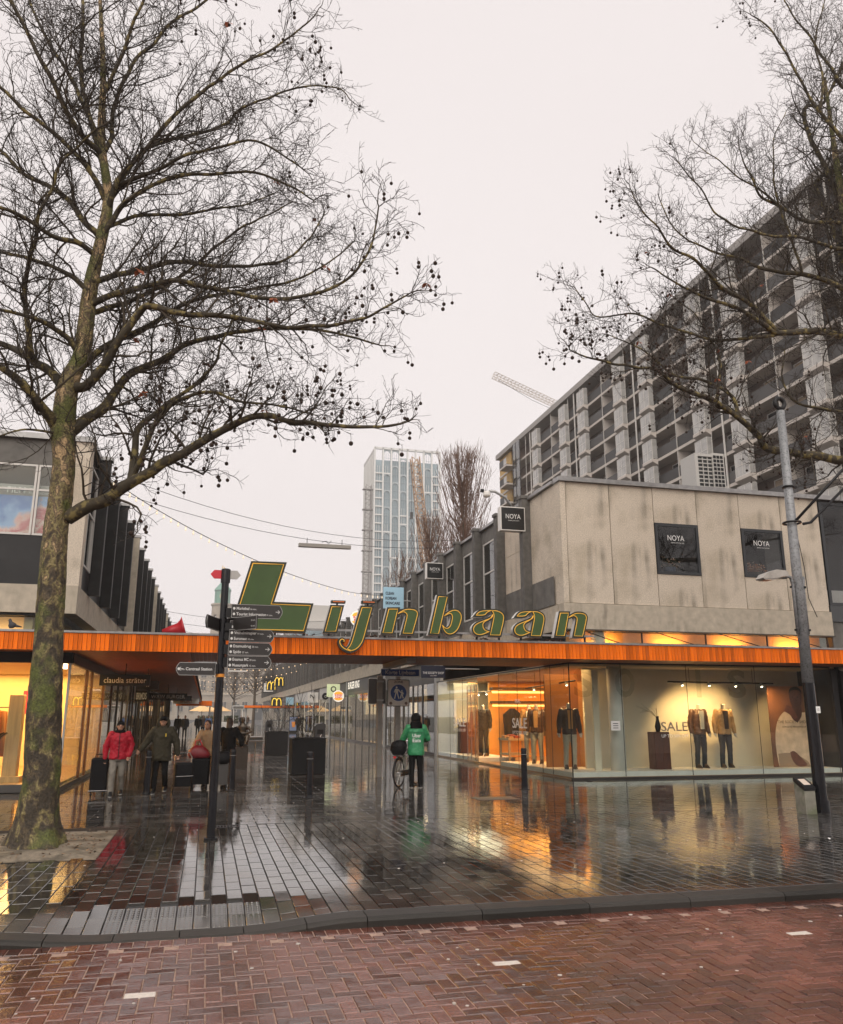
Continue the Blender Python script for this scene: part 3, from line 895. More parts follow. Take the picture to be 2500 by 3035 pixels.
# ---- upper front panels
jx = [9.93, 11.34, 12.79, 14.27, 15.76, 17.25, 18.68]
g = 0.011
MB().box(RX,jx[0]-g,RY-0.02,RY+0.4,4.85,8.46).build('corner_pier', M_CONC, rb)
for i in range(6):
    a, b_ = jx[i]+g, jx[i+1]-g
    if i == 2: zs = ((4.85,5.80),(7.37,8.46))
    elif i == 4: zs = ((4.85,5.83),(7.36,8.46))
    else: zs = ((4.85,8.46),)
    for z0, z1 in zs:
        centre_build(MB().box(a,b_,RY+rnd.uniform(-0.004,0.004),RY+0.12,z0+0.005,z1), 'concrete_panel', M_CONC, rb)
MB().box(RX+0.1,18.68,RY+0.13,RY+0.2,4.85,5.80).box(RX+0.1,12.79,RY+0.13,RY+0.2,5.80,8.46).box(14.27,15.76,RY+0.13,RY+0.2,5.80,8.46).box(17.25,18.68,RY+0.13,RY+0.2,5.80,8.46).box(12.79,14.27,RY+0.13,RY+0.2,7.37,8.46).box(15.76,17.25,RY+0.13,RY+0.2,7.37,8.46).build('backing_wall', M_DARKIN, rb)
MB().box(RX-0.02,18.70,RY-0.05,RY+0.35,4.10,4.838).build('concrete_band', M_CONC2, rb)
MB().box(RX-0.06,24,RY-0.10,RY+0.3,8.465,8.60).build('roof_edge', M_CAP, rb)
MB().box(RX+0.1,24,RY+0.3,60,8.3,8.45).build('roof', MATS['wet bitumen roof'], rb)
frm = mat('anthracite frame', (0.03,0.034,0.038), 0.4)
noya = []
for (a, b_, z0, z1, lab, fc) in ((12.80,14.26,5.81,7.365,'dark square window with white NOYA lettering and a plant in a blue pot',0),(15.77,17.24,5.84,7.355,'dark square window with NOYA lettering and orange dried flowers',1)):
    o = window(rb, a, b_, RY-0.03, z0, z1, fmat=frm, fw=0.085, dep=0.12, gmat=glass('black window glass',(0.8,0.81,0.81),0.0,1.5,bump=0.03))
    text('NOYA', M_WPLAIN, o, (a+b_)/2-0.05, RY-0.012, z1-0.52, 0.17, width=0.56, align='CENTER')
    text('DINING LOUNGE BAR', M_WPLAIN, o, (a+b_)/2-0.0, RY-0.012, z1-0.60, 0.03, width=0.44, align='CENTER')
    MB().box(a,b_,RY+0.9,RY+0.95,z0-0.6,z1+0.5).build('blind_wall', M_DARKIN, o)
    MB().box(a-0.3,b_+0.3,RY+0.13,RY+0.9,z0-0.02,z0+0.03).build('sill', M_DARKIN, o)
# flowers
def bouquet(name, label, x, y, z, cols, potm, pw, ph, spread, seed):
    e = empty(name, (x,y,z), label=label, cat='flowers')
    MB().cyl(x,y,z,z+ph,pw*0.8,14,pw).build('pot', potm, e)
    rr_ = random.Random(seed)
    for ci, c_ in enumerate(cols):
        m = MB()
        for k in range(46):
            a = rr_.uniform(0,6.28); el = rr_.uniform(0.05,1.2); q = rr_.uniform(0.4,1.0)
            p = Vector((x+math.cos(a)*math.cos(el)*spread*q, y+math.sin(a)*math.cos(el)*spread*0.5*q, z+ph+math.sin(el)*spread*0.75*q))
            if ci == 0: m.tube([(x,y,z+ph), tuple((p+Vector((x,y,z+ph)))/2+Vector((0,0,0.03))), tuple(p)], [0.006,0.005,0.003], 4)
            s_ = rr_.uniform(0.02,0.04)
            for w_ in range(4):
                b_ = rr_.uniform(0,6.28)
                d = Vector((math.cos(b_)*s_, math.sin(b_)*s_, rr_.uniform(-0.2,0.9)*s_)); t_ = d.orthogonal().normalized()*s_*0.5
                m.add([tuple(p), tuple(p+d+t_), tuple(p+d*1.6), tuple(p+d-t_)], [(0,1,2,3)])
        m.build(['foliage','blossoms','blossoms'][ci], c_, e)
fo = mat('dull green leaf', (0.06,0.075,0.035), 0.7, island=0.4)
bouquet('potted_plant','blossoming plant in a blue pot behind the left square window',13.45,RY+0.4,5.85,[fo,mat('pale blossom',(0.6,0.4,0.28),0.7,island=0.4)],mat('blue pot',(0.03,0.06,0.11),0.4),0.19,0.24,0.45,1)
bouquet('dried_flowers','orange dried flower arrangement behind the right square window',16.4,RY+0.4,5.87,[mat('dried leaf',(0.35,0.15,0.06),0.7,island=0.4),mat('rust blossom',(0.55,0.25,0.14),0.7,island=0.4),mat('cream blossom',(0.6,0.48,0.36),0.7,island=0.3)],mat('clay bowl',(0.12,0.10,0.085),0.6),0.32,0.16,0.5,2)
# ---- clerestory over the canopy, lit orange
MB().box(RX+0.25,18.6,RY+0.5,RY+0.55,3.56,4.08).build('clerestory_wall', mat('clerestory ply', (0.70,0.42,0.18), 0.7, var=0.1), rb)
cl = [9.9,12.2,14.3,16.4,18.55]
for i in range(4):
    MB().box(cl[i]+0.01,cl[i+1]-0.01,RY+0.10,RY+0.11,3.56,4.06).build('pane', M_GLASS, rb)
    MB().box(cl[i+1]-0.015,cl[i+1]+0.015,RY+0.08,RY+0.13,3.56,4.06).build('mullion', M_FRAME, rb)
    area(rb, 'clerestory_light', ((cl[i]+cl[i+1])/2, RY+0.32, 3.62), 0.9, 0.25, 24, (1,0.42,0.09), (R(180),0,0))
    MB().tube([(cl[i]+0.35,RY-0.06,4.07),(cl[i]+1.05,FY+0.4,FZ1+0.05)],0.014,6).build('stay_rod', M_BLACK, rb)
MB().cyl(10.9,RY+0.3,3.56,4.08,0.2,18).build('column_top', M_CREAM, rb)
MB().box(RX,18.7,RY-0.12,RY+0.2,4.062,4.098).build('lintel', mat('dark bronze edge', (0.06,0.05,0.04), 0.5), rb)
MB().box(11.6,14.9,20.9,21.0,FZ1+0.02,FZ1+0.12).build('cable_tray', M_BLACK, rb)
# ---- street side, upper storey
pil = MB().box(-0.30,0,-0.15,0.15,4.85,8.52).mesh('pilaster', M_PIL)
pcap = MB().box(-0.34,0.02,-0.18,0.18,8.52,8.62).mesh('pilaster_cap', M_PIL)
wf, pn = side_meshes(-1)
wide = MB()
f = 0.06; z0, z1, sp = 5.3, 7.95, 6.8; y0, y1 = 0.32, 2.2
wide.box(-0.06,0,y0,y0+f,z0,z1).box(-0.06,0,y1-f,y1,z0,z1).box(-0.06,0,y0+f,y1-f,z0,z0+f).box(-0.06,0,y0+f,y1-f,z1-f,z1).box(-0.06,0,y0+f,y1-f,sp-f/2,sp+f/2).box(-0.06,0,y0+0.42,y0+0.47,z0+f,sp-f/2)
wide_me = wide.mesh('window', M_WHITEF)
wpn = MB().box(-0.035,-0.03,y0+f,y1-f,z0+f,z1-f).mesh('pane', M_GLASSU)
lo = MB().box(-0.04,0,0.15,2.35,4.86,5.29).mesh('panel', M_GREYP)
sd1 = MB().box(-0.035,0,0.15,0.32,5.29,7.96).mesh('panel', M_GREYP)
sd2 = MB().box(-0.035,0,2.2,2.35,5.29,7.96).mesh('panel', M_GREYP)
hi = MB().box(-0.05,0,0.15,2.35,7.97,8.47).mesh('panel', M_GREYP)
cp1 = MB().box(-0.03,0,0.15,2.35,5.75,7.0).mesh('concrete_panel', M_CONC)
cp2 = MB().box(-0.03,0,0.15,2.35,7.01,7.96).mesh('concrete_panel', M_CONC)
lo2 = MB().box(-0.04,0,0.15,2.35,4.86,5.74).mesh('panel', M_GREYP)
MB().box(RX+0.5,RX+0.6,RY+0.5,160,4.9,8.3).build('inner_wall', MATS['pale room wall'], rb)
MB().box(RX+0.001,RX+0.3,22.2,24.2,4.86,8.46).build('street_wall', M_CONC, rb)
MB().box(RX-0.03,RX+0.3,22.25,160,4.10,4.84).build('concrete_band', M_CONC2, rb)
MB().box(RX-0.10,RX+0.2,22.25,160,8.475,8.57).build('roof_edge', M_CAP, rb)
y = 24.35; k = 0
while y < 155:
    o = inst('pilaster', pil, rb, (RX+0.02, y, 0)); link_mesh('pilaster_cap', pcap, o)
    X = RX + 0.06
    if k == 0:
        inst('concrete_panel', cp1, rb, (X,y,0)); inst('concrete_panel', cp2, rb, (X,y,0)); inst('panel', lo2, rb, (X,y,0))
    else:
        if y < 90:
            w_ = inst('window', wide_me, rb, (X,y,0)); link_mesh('pane', wpn, w_)
        inst('panel', lo, rb, (X,y,0)); inst('panel', sd1, rb, (X,y,0)); inst('panel', sd2, rb, (X,y,0))
    inst('panel', hi, rb, (X,y,0))
    y += 2.5; k += 1
MB().box(RX-0.05,RX-0.045,22.4,24.1,4.86,5.7).build('panel', M_GREYP, rb)

# ---- ground floor: menswear shop
shopfl = mat('shop stone floor', (0.32,0.22,0.13), 0.3, var=0.15)
orangew = mat('orange shop wall', (0.72,0.36,0.10), 0.75, var=0.08)
GX, GY = 9.85, 21.95
MB().box(GX,19.0,GY,36,0.01,0.06).build('floor', shopfl, rb)
MB().box(GX+0.1,19.0,GY+0.15,36,3.1,3.2).build('ceiling', mat('shop ceiling pale', (0.65,0.5,0.32), 0.8), rb)
MB().box(GX+0.02,18.6,GY+0.02,23.5,0.0,0.19).build('display_plinth', M_WHITE, rb)
MB().box(GX+0.02,11.3,23.5,27.9,0.0,0.19).build('display_plinth', M_WHITE, rb)
MB().box(GX+0.02,11.3,30.3,35.9,0.0,0.19).build('display_plinth', M_WHITE, rb)
MB().box(GX-0.06,18.7,GY-0.08,GY-0.02,-0.02,0.05).build('plinth_kerb', M_KERB, rb)
MB().box(11.0,18.6,23.5,23.6,0.19,3.1).build('display_wall', M_CREAM, rb)
MB().box(18.55,18.75,GY,23.6,0.0,3.1).build('side_wall', M_DARK, rb)
MB().box(19.0,19.1,23.6,36,0,3.1).build('back_wall', orangew, rb)
MB().box(GX,19,35.9,36.1,0,3.15).build('party_wall', M_CREAM, rb)
MB().box(GX+0.35,11.3,34.6,34.7,0.19,3.1).build('display_wall', M_CREAM, rb)
# shelving wall with warm coves inside
MB().box(11.35,18.9,33.4,33.5,0,3.1).build('shelf_wall', orangew, rb)
for z in (2.2,2.75): MB().box(11.4,18.9,33.05,33.4,z,z+0.10).build('shelf', mat('dark shelf', (0.05,0.03,0.02), 0.5), rb)
MB().box(11.5,18.8,33.34,33.39,2.62,2.70).build('cove_light', M_COVE, rb)
MB().box(11.5,18.8,33.34,33.39,2.08,2.15).build('cove_light', M_COVE, rb)
area(rb, 'ceiling_light', (14.2,28.5,3.06), 5.4, 9.0, 820, (1,0.36,0.06))
area(rb, 'ceiling_light', (10.6,25.2,3.06), 1.2, 5.0, 55, (1,0.56,0.22))
area(rb, 'ceiling_light', (10.6,33,3.06), 1.2, 5.0, 75, (1,0.86,0.58))
# glass skin
fx = [GX, 11.45, 13.55, 15.85, 18.5]
for i in range(4):
    MB().box(fx[i]+0.006,fx[i+1]-0.006,GY,GY+0.012,0.06,3.13).build('pane', M_GLASS, rb)
    MB().box(fx[i+1]-0.006,fx[i+1]+0.006,GY+0.002,GY+0.014,0.06,3.13).build('mullion', mat('dark silicone joint', (0.02,0.02,0.02), 0.6), rb)
sy = [21.97,23.3,24.07,26.07,27.9]
for a, b_ in zip(sy[:-1], sy[1:]):
    MB().box(GX-0.012,GX,a+0.008,b_-0.008,0.06,3.13).build('pane', M_GLASS, rb)
    MB().box(GX-0.012,GX+0.002,b_-0.006,b_+0.006,0.06,3.13).build('mullion', MATS['dark silicone joint'], rb)
sy = [30.3,32.2,34.0,35.9]
for a, b_ in zip(sy[:-1], sy[1:]):
    MB().box(GX-0.012,GX,a+0.008,b_-0.008,0.06,3.13).build('pane', M_GLASS, rb)
    MB().box(GX-0.012,GX+0.002,b_-0.006,b_+0.006,0.06,3.13).build('mullion', MATS['dark silicone joint'], rb)
MB().box(GX-0.012,GX+0.012,GY-0.012,GY+0.012,0.0,3.14).build('corner_post', M_BLACK, rb)
MB().box(GX-0.02,18.5,GY-0.03,GY+0.03,3.13,3.17).build('head_rail', M_BLACK, rb)
MB().box(GX-0.03,GX+0.03,GY+0.04,36,3.13,3.17).build('head_rail', M_BLACK, rb)
# doors with tall bar handles standing open
for yy, ang in ((27.95,R(38)),(30.25,R(-38))):
    d = empty('tmp', (0,0,0))
    o = MB().box(-0.006,0.006,0,1.05,0.03,2.9).mesh('door', M_GLASS)
    do = inst('door', o, rb, (GX, yy, 0), rot=(0,0,0))
    do.rotation_euler = (0,0, ang if yy < 29 else math.pi+ang)
    bpy.data.objects.remove(d)
    hm = MB().tube([(-0.07,0.93,0.15),(-0.07,0.93,2.75)],0.017,8).tube([(0.07,0.93,0.15),(0.07,0.93,2.75)],0.017,8)
    for z in (0.3,2.6): hm.tube([(-0.07,0.93,z),(0.07,0.93,z)],0.012,6)
    link_mesh('handle', hm.mesh('handle', M_STEEL), do)
# round columns
MB().cyl(11.5,22.45,0.06,3.1,0.22,24).build('column', M_WHITE, rb, smooth=True)
# far ground-floor shops
MB().box(GX+0.1,GX+0.3,36.1,36.4,0,4.1).build('pier', M_WHITE, rb)
MB().box(GX-0.06,GX+0.15,36.05,36.3,0,4.1).build('pier', M_ALU, rb)

# ------------------------------------------------------------------ row of shops beyond, right side
rr2 = random.Random(21)
row = empty('shop_row', (10.5, 60, 0), label='row of dark framed shopfronts on the right beyond the menswear shop', cat='building')
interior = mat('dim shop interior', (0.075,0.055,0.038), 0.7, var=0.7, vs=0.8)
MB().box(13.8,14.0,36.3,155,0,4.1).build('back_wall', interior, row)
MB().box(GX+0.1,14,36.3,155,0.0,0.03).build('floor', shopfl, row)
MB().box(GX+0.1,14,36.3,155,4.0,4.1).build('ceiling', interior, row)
for yy in (40,48,55,63,72,84): area(row, 'shop_light', (11.8,yy,3.9), 1.5, 4, 320, (1,0.72,0.40))
for yy, c_ in ((38,0),(46.8,0),(60.6,1),(68,0),(80.5,1),(97,0)):
    MB().box(GX+0.1,13.8,yy,yy+0.2,0.03,4.0).build('party_wall', interior, row)
bays = [(36.4,38.6,'d'),(38.6,40.5,'d'),(40.5,42.6,'d'),(42.6,44.5,'d'),(44.5,47.0,'d'),(47.4,49.6,'d'),(49.6,52,'d'),(52,54.4,'k'),(54.4,57,'k'),(57,60.5,'k'),(61,63.6,'d'),(63.6,66.4,'d'),(66.4,69,'d'),(69.4,72,'w'),(72,76,'w'),(76,80,'g'),(80.8,88,'w'),(88,97,'w'),(97.4,104,'d'),(104,110,'d'),(110,118,'d'),(118,128,'d'),(128,140,'d'),(140,154,'d')]
fk = mat('black shopfront frame', (0.018,0.016,0.015), 0.35)
fwm = mat('white shopfront', (0.58,0.56,0.52), 0.6, var=0.08)
for a, b_, t in bays:
    fm = {'d': fk, 'k': fk, 'w': fwm, 'g': M_GREYP}[t]
    m = MB().box(GX-0.03,GX+0.05,a,a+0.08,0,3.3).box(GX-0.03,GX+0.05,b_-0.08,b_,0,3.3).box(GX-0.03,GX+0.05,a+0.08,b_-0.08,3.12,3.3).box(GX-0.03,GX+0.05,a+0.08,b_-0.08,0,0.12)
    mid = (a+b_)/2
    if t != 'k' and int(a) % 3: m.box(GX-0.02,GX+0.04,mid-0.03,mid+0.03,0.12,3.12)
    fr0 = m.build('shopfront', fm, row)
    MB().box(GX-0.005,GX+0.005,a+0.08,b_-0.08,0.12,3.12).build('pane', M_GLASS, fr0)
    MB().box(GX-0.03,GX+0.04,a,b_,3.302,4.095).build('fascia_panel', {'d': M_GREYP,'k': M_DARK,'w': fwm,'g': M_GREYP}[t], row)
    if b_-a < 4 and t == 'k':
        MB().tube([(GX-0.1,mid+0.15,0.8),(GX-0.1,mid+0.15,2.0)],0.014,6).build('handle', M_STEEL, fr0)
for yy in (47.05,60.55,69.02,80.1,97.05):
    MB().box(GX-0.08,GX+0.2,yy,yy+0.33,0,4.095).build('pier', M_ALU, row)
# products glimpsed inside: shelving units
shc = [mat('shelving %d' % i, c_, 0.6) for i, c_ in enumerate(((0.42,0.22,0.08),(0.10,0.07,0.05),(0.5,0.42,0.3),(0.3,0.05,0.03),(0.06,0.09,0.12),(0.6,0.55,0.46)))]
for k in range(44):
    yy = rr2.uniform(37,96); xx = rr2.uniform(10.15,12.6)
    zb = rr2.choice((0.03,0.03,0.8,1.8)); 
    MB().box(xx,xx+0.4,yy,yy+rr2.uniform(0.4,1.8),zb,zb+rr2.uniform(0.5,1.4)).build('shelving', shc[k % 6], row)
    if k % 4 == 0: MB().box(xx+0.1,xx+0.2,yy,yy+1.4,2.7,2.76).build('tube_lamp', M_LAMP, row)

# neighbour to the right of the corner building
nb = empty('glass_fronted_building', (21, 23, 0), label='dark framed building with a tall window at the right edge', cat='building')
window(nb, 18.75, 23, RY+0.02, 5.05, 8.42, fmat=frm, fw=0.1, gmat=glass('black window glass'))
MB().box(18.72,24,RY+0.0,RY+0.25,4.55,5.04).build('sill_band', mat('anthracite sill', (0.06,0.065,0.07), 0.5), nb)
MB().box(18.72,24,RY+0.05,RY+0.3,3.7,4.54).build('dark_band', M_GREYP, nb)
MB().box(18.8,18.95,RY+0.02,RY+0.3,0,3.7).build('post', M_BLACK, nb)
MB().box(19.25,24,RY+0.1,RY+0.2,0.0,4.2).build('white_panel', M_WHITE, nb)
MB().box(18.75,24,RY+1.6,RY+1.7,4.6,8.4).build('inner_wall', M_DARKIN, nb)
MB().box(19.0,20.2,RY+0.4,RY+1.4,5.15,5.6).build('desk', M_WHITE, nb)
MB().tube([(18.98,RY-0.12,0),(18.98,RY-0.12,2.95),(18.94,RY-0.12,3.05),(18.7,RY-0.12,3.1)],0.055,10).build('rain_pipe', M_ALU, nb, smooth=True)
# backing so that distant sky does not show through the blocks
MB().box(14.2,40,36.3,60,0,8.2).build('rear_block', M_GREYP, rb)
MB().box(-30,-9.3,21.9,80,0,8.2).build('rear_block', M_GREYP, lb)

# ------------------------------------------------------------------ big street-name letters on the canopy
LET={'L': [[(0.892, 5.279), (1.626, 5.285), (1.365, 4.308), (2.311, 4.301), (2.162, 3.692), (0.486, 3.697)]], 'i': [[(2.835, 4.29), (3.079, 4.292), (2.944, 3.697), (2.687, 3.69)]], 'j': [[(3.585, 4.294), (3.823, 4.294), (3.702, 3.835), (3.626, 3.528), (3.561, 3.381), (3.442, 3.269), (3.323, 3.233), (3.241, 3.283), (3.307, 3.35), (3.37, 3.509), (3.47, 3.908)]], 'jt': [(3.323, 3.23), (3.194, 3.264), (3.094, 3.333), (3.044, 3.423), (3.055, 3.489), (3.108, 3.516), (3.157, 3.491), (3.152, 3.446)], 'n': [[(4.258, 4.275), (4.485, 4.282), (4.447, 4.123), (4.346, 3.691), (4.113, 3.69)], [(4.486, 4.165), (4.563, 4.222), (4.688, 4.28), (4.814, 4.289), (4.94, 4.269), (4.997, 4.207), (4.977, 4.098), (4.858, 3.689), (4.622, 3.692), (4.725, 4.091), (4.725, 4.172), (4.647, 4.227), (4.563, 4.203)]], 'b': [[(5.542, 4.633), (5.767, 4.634), (5.538, 3.701), (5.323, 3.703)], [(5.691, 4.149), (5.801, 4.245), (5.934, 4.303), (6.043, 4.292), (6.12, 4.22), (6.144, 4.127), (6.1, 3.964), (6.038, 3.823), (5.941, 3.729), (5.844, 3.692), (5.748, 3.713), (5.677, 3.791), (5.639, 3.917), (5.689, 3.849), (5.773, 3.828), (5.846, 3.888), (5.883, 4.004), (5.908, 4.121), (5.885, 4.201), (5.825, 4.223)]], 'a': [[(6.531, 4.19), (6.593, 4.264), (6.705, 4.307), (6.953, 4.322), (6.828, 4.283), (6.765, 4.196)], [(6.968, 4.318), (7.077, 4.323), (7.201, 4.28), (7.274, 4.207), (7.265, 4.065), (7.162, 3.7), (6.902, 3.701), (7.019, 4.164), (7.006, 4.246)], [(6.98, 4.222), (6.969, 4.162), (6.899, 4.114), (6.7, 4.038), (6.527, 3.963), (6.452, 3.868), (6.462, 3.764), (6.547, 3.702), (6.669, 3.7), (6.793, 3.749), (6.88, 3.786), (6.794, 3.789), (6.721, 3.852), (6.698, 3.956), (6.744, 4.034), (6.899, 4.102)]], 'ibar': [(2.856, 4.418), (3.136, 4.42)], 'jbar': [(3.61, 4.433), (3.892, 4.434)], 'a2': [1.109, 0.008], 'n2': [4.591, 0.037]}
M_LGREEN = mat('letter green enamel', (0.055,0.105,0.024), 0.35, var=0.12, vs=3)
M_LEDGE = mat('letter dark rim', (0.022,0.028,0.018), 0.4)
M_LSIDE = mat('letter white side', (0.66,0.65,0.62), 0.45, var=0.12, vs=6)
M_NEON = mat('amber neon tube', (0.72,0.40,0.05), 0.35, emit=(1.0,0.5,0.05), es=0.22)
def offset_poly(p, d):
    n = len(p)
    area2 = sum(p[i][0]*p[(i+1)%n][1] - p[(i+1)%n][0]*p[i][1] for i in range(n))
    sg = 1 if area2 > 0 else -1
    out = []
    for i in range(n):
        a, b_, c = Vector(p[i-1]), Vector(p[i]), Vector(p[(i+1)%n])
        e1 = (b_-a).normalized(); e2 = (c-b_).normalized()
        n1 = Vector((e1.y,-e1.x))*sg; n2 = Vector((e2.y,-e2.x))*sg
        m = n1 + n2
        if m.length < 0.35: m = n1
        m.normalize()
        k = d/max(0.45, m.dot(n1))
        out.append((b_.x+m.x*k, b_.y+m.y*k))
    return out
def chaikin(p, it=2, keep=0.09):
    """round only the short-edged (curved) stretches; long straight edges keep their corners"""
    for _ in range(it):
        q = []
        n = len(p)
        for i in range(n):
            a, b_, c = Vector(p[i-1]), Vector(p[i]), Vector(p[(i+1)%n])
            turn = (b_-a).normalized().dot((c-b_).normalized())
            if turn < 0.35: q.append(tuple(b_))
            else:
                q.append(tuple(b_ + (a-b_)*0.25)); q.append(tuple(b_ + (c-b_)*0.25))
        p = q
    return p
sgn = empty('letter_sign', (5, 20.2, 3.6), label='large green neon-edged letters reading Lijnbaan along the canopy edge', cat='sign')
def letter(name, pieces, dx=0, dz=0, rim=0.05, smooth_=True, tube_r=0.0095):
    lt = None
    for k, p in enumerate(pieces):
        p = [(x+dx, z+dz) for x, z in p]
        if smooth_: p = chaikin(p)
        yf = 20.10 - 0.0022*k
        o1 = offset_poly(p, rim)
        m = MB().prism(o1, yf, yf+0.17-0.004*k)
        # face polygon first, sides after: the rim face is dark, the sides white
        me = m.mesh('letter', M_LEDGE, ORG[sgn])
        me.materials.append(M_LSIDE)
        for i_, pl_ in enumerate(me.polygons): pl_.material_index = 0 if i_ < 1 else 1
        o = link_mesh('letter' if lt is None else 'letter_stroke', me, sgn if lt is None else lt)
        ORG[o] = ORG[sgn]
        if lt is None:
            lt = o
            o['label'] = 'green neon-edged letter ' + name
        MB().prism(offset_poly(p, -0.004), yf-0.004, yf-0.0005).build('green_face', M_LGREEN, lt)
        path = [(x, yf-0.012, z) for x, z in p]; path.append(path[0])
        MB().tube(path, tube_r, 6).build('neon_tube', M_NEON, lt, smooth=True)
    return lt
letter('L', LET['L'], smooth_=False, rim=0.06, tube_r=0.014)
letter('i', LET['i'], smooth_=False)
lj = letter('j', LET['j'])
# curled tail of the j
tail = [Vector((x,0,z)) for x, z in LET['jt']]
for _ in range(2):
    q = [tail[0]]
    for a, b_ in zip(tail[:-1], tail[1:]): q += [a*0.75+b_*0.25, a*0.25+b_*0.75]
    tail = q + [tail[-1]]
w0 = [0.075 - 0.03*i/(len(tail)-1) for i in range(len(tail))]
up_ = []; dn_ = []
for i, p in enumerate(tail):
    d = (tail[min(i+1,len(tail)-1)] - tail[max(i-1,0)]).normalized(); nrm = Vector((-d.z,0,d.x))
    up_.append(p + nrm*w0[i]*0.8); dn_.append(p - nrm*w0[i]*0.8)
m = MB()
for i in range(len(tail)-1):
    quad = [up_[i], up_[i+1], dn_[i+1], dn_[i]]
    m.prism([(v.x, v.z) for v in quad], 20.104, 20.26)
m.build('letter_stroke', M_LEDGE, lj)
MB().tube([(p.x,20.09,p.z) for p in tail], 0.011, 6).build('neon_tube', M_NEON, lj, smooth=True)
for nm_, key in (('i','ibar'),('j','jbar')):
    (xa,za),(xb,zb) = LET[key]
    o = MB().box(xa-0.035,xb+0.035,20.10,20.25,za-0.03,za+0.035).build('letter_dot', M_LEDGE, sgn)
    MB().tube([(xa,20.088,za),(xb,20.088,zb)],0.012,6).build('neon_tube', mat('dim red neon', (0.5,0.12,0.04), 0.35, emit=(0.8,0.2,0.05), es=0.25), o)
    MB().box((xa+xb)/2-0.045,(xa+xb)/2-0.005,20.14,20.2,za-0.11,za-0.03).build('stem', M_BLACK, o)
letter('n', LET['n'])
letter('b', LET['b'])
letter('a', LET['a'])
letter('a', LET['a'], *LET['a2'])
letter('n', LET['n'], *LET['n2'])
MB().box(0.4,9.9,20.27,20.30,3.72,3.77).build('support_rail', M_CAP, sgn)
for x in (0.6,1.5,2.2,2.8,3.7,4.2,4.8,5.6,6.6,7.2,7.8,8.4,9.0,9.6):
    MB().box(x-0.025,x+0.025,20.27,20.30,3.59,3.72).build('support_foot', M_BLACK, sgn)

# ------------------------------------------------------------------ signs on the right-hand buildings
def cube_sign(label, x0, x1, y, z0, z1):
    e = empty('box_sign', ((x0+x1)/2,y,z0), label=label, cat='sign')
    MB().cbox(x0,x1,y,y+0.28,z0,z1,0.006).build('housing', M_WHITE, e)
    MB().box(x0+0.03,x1-0.03,y-0.006,y,z0+0.03,z1-0.03).build('face', M_SIGNB, e)
    text('NOYA', M_WPLAIN, e, (x0+x1)/2, y-0.01, z0+(z1-z0)*0.5, (z1-z0)*0.2, width=(x1-x0)*0.6, align='CENTER')
    text('DINING LOUNGE BAR', M_WPLAIN, e, (x0+x1)/2+0.02, y-0.01, z0+(z1-z0)*0.4, 0.03, width=(x1-x0)*0.45, align='CENTER')
    for z in (z0+0.08,z1-0.08): MB().tube([(x1,y+0.14,z),(9.9,y+0.14,z)],0.018,6).build('bracket', M_ALU, e)
cube_sign('larger NOYA box sign by the camera, nearer the corner', 8.72,9.55,24.15,7.42,8.2)
cube_sign('smaller NOYA box sign further down the street', 8.87,9.62,34.1,7.45,8.15)
e = empty('box_sign', (8.6,39.5,6.9), label='light blue sign reading CLEAN KOREAN SKINCARE above the letters', cat='sign')
LB = mat('light blue sign', (0.36,0.58,0.72), 0.5)
MB().cbox(8.10,9.12,39.5,39.62,6.8,7.85,0.01).build('panel', LB, e)
navy = mat('navy print', (0.01,0.012,0.03), 0.6)
for i, t in enumerate(('CLEAN','KOREAN','SKINCARE')): text(t, navy, e, 8.2, 39.49, 7.48-i*0.24, 0.135, bold=0.03, width=(0.42,0.54,0.72)[i])
MB().tube([(9.12,39.56,7.2),(9.8,39.56,7.2)],0.03,6).build('bracket', M_ALU, e)
blade('navy hanging sign reading THE SOCIETY SHOP', 7.6,8.52,30.0,3.06,3.5,[('THE SOCIETY SHOP',0.085,3.2),('since 1978',0.04,3.12)],0.08,face=mat('navy sign',(0.008,0.012,0.03),0.4),th_=0.06,hang=False,tw=None)
ss = [o for o in col.objects if o.get('label','').startswith('navy hanging')][0]
for ch_ in ss.children:
    if ch_.name.startswith('lettering') and ch_.dimensions.x > 0.6: ch_.scale.x = 0.8/max(0.01,ch_.dimensions.x)
MB().tube([(8.52,30.03,3.4),(9.85,30.03,3.4)],0.02,6).build('bracket', M_ALU, ss)
# camera on a bent arm
cam_e = empty('security_camera', (9.6,25.2,8.6), label='white dome security camera on a bent arm above the NOYA sign', cat='camera')
MB().tube([(9.7,25.6,8.5),(9.35,25.4,8.85),(8.95,25.3,9.0),(8.75,25.3,9.0)],0.045,8).build('arm', M_ALU, cam_e, smooth=True)
MB().ell((8.66,25.3,8.86),0.13,0.13,0.09,14,8).cyl(8.66,25.3,8.86,8.97,0.125,14,0.11).build('dome', M_WHITE, cam_e, smooth=True)
MB().box(8.46,8.56,25.26,25.34,8.95,9.05).build('bracket', M_BLACK, cam_e)

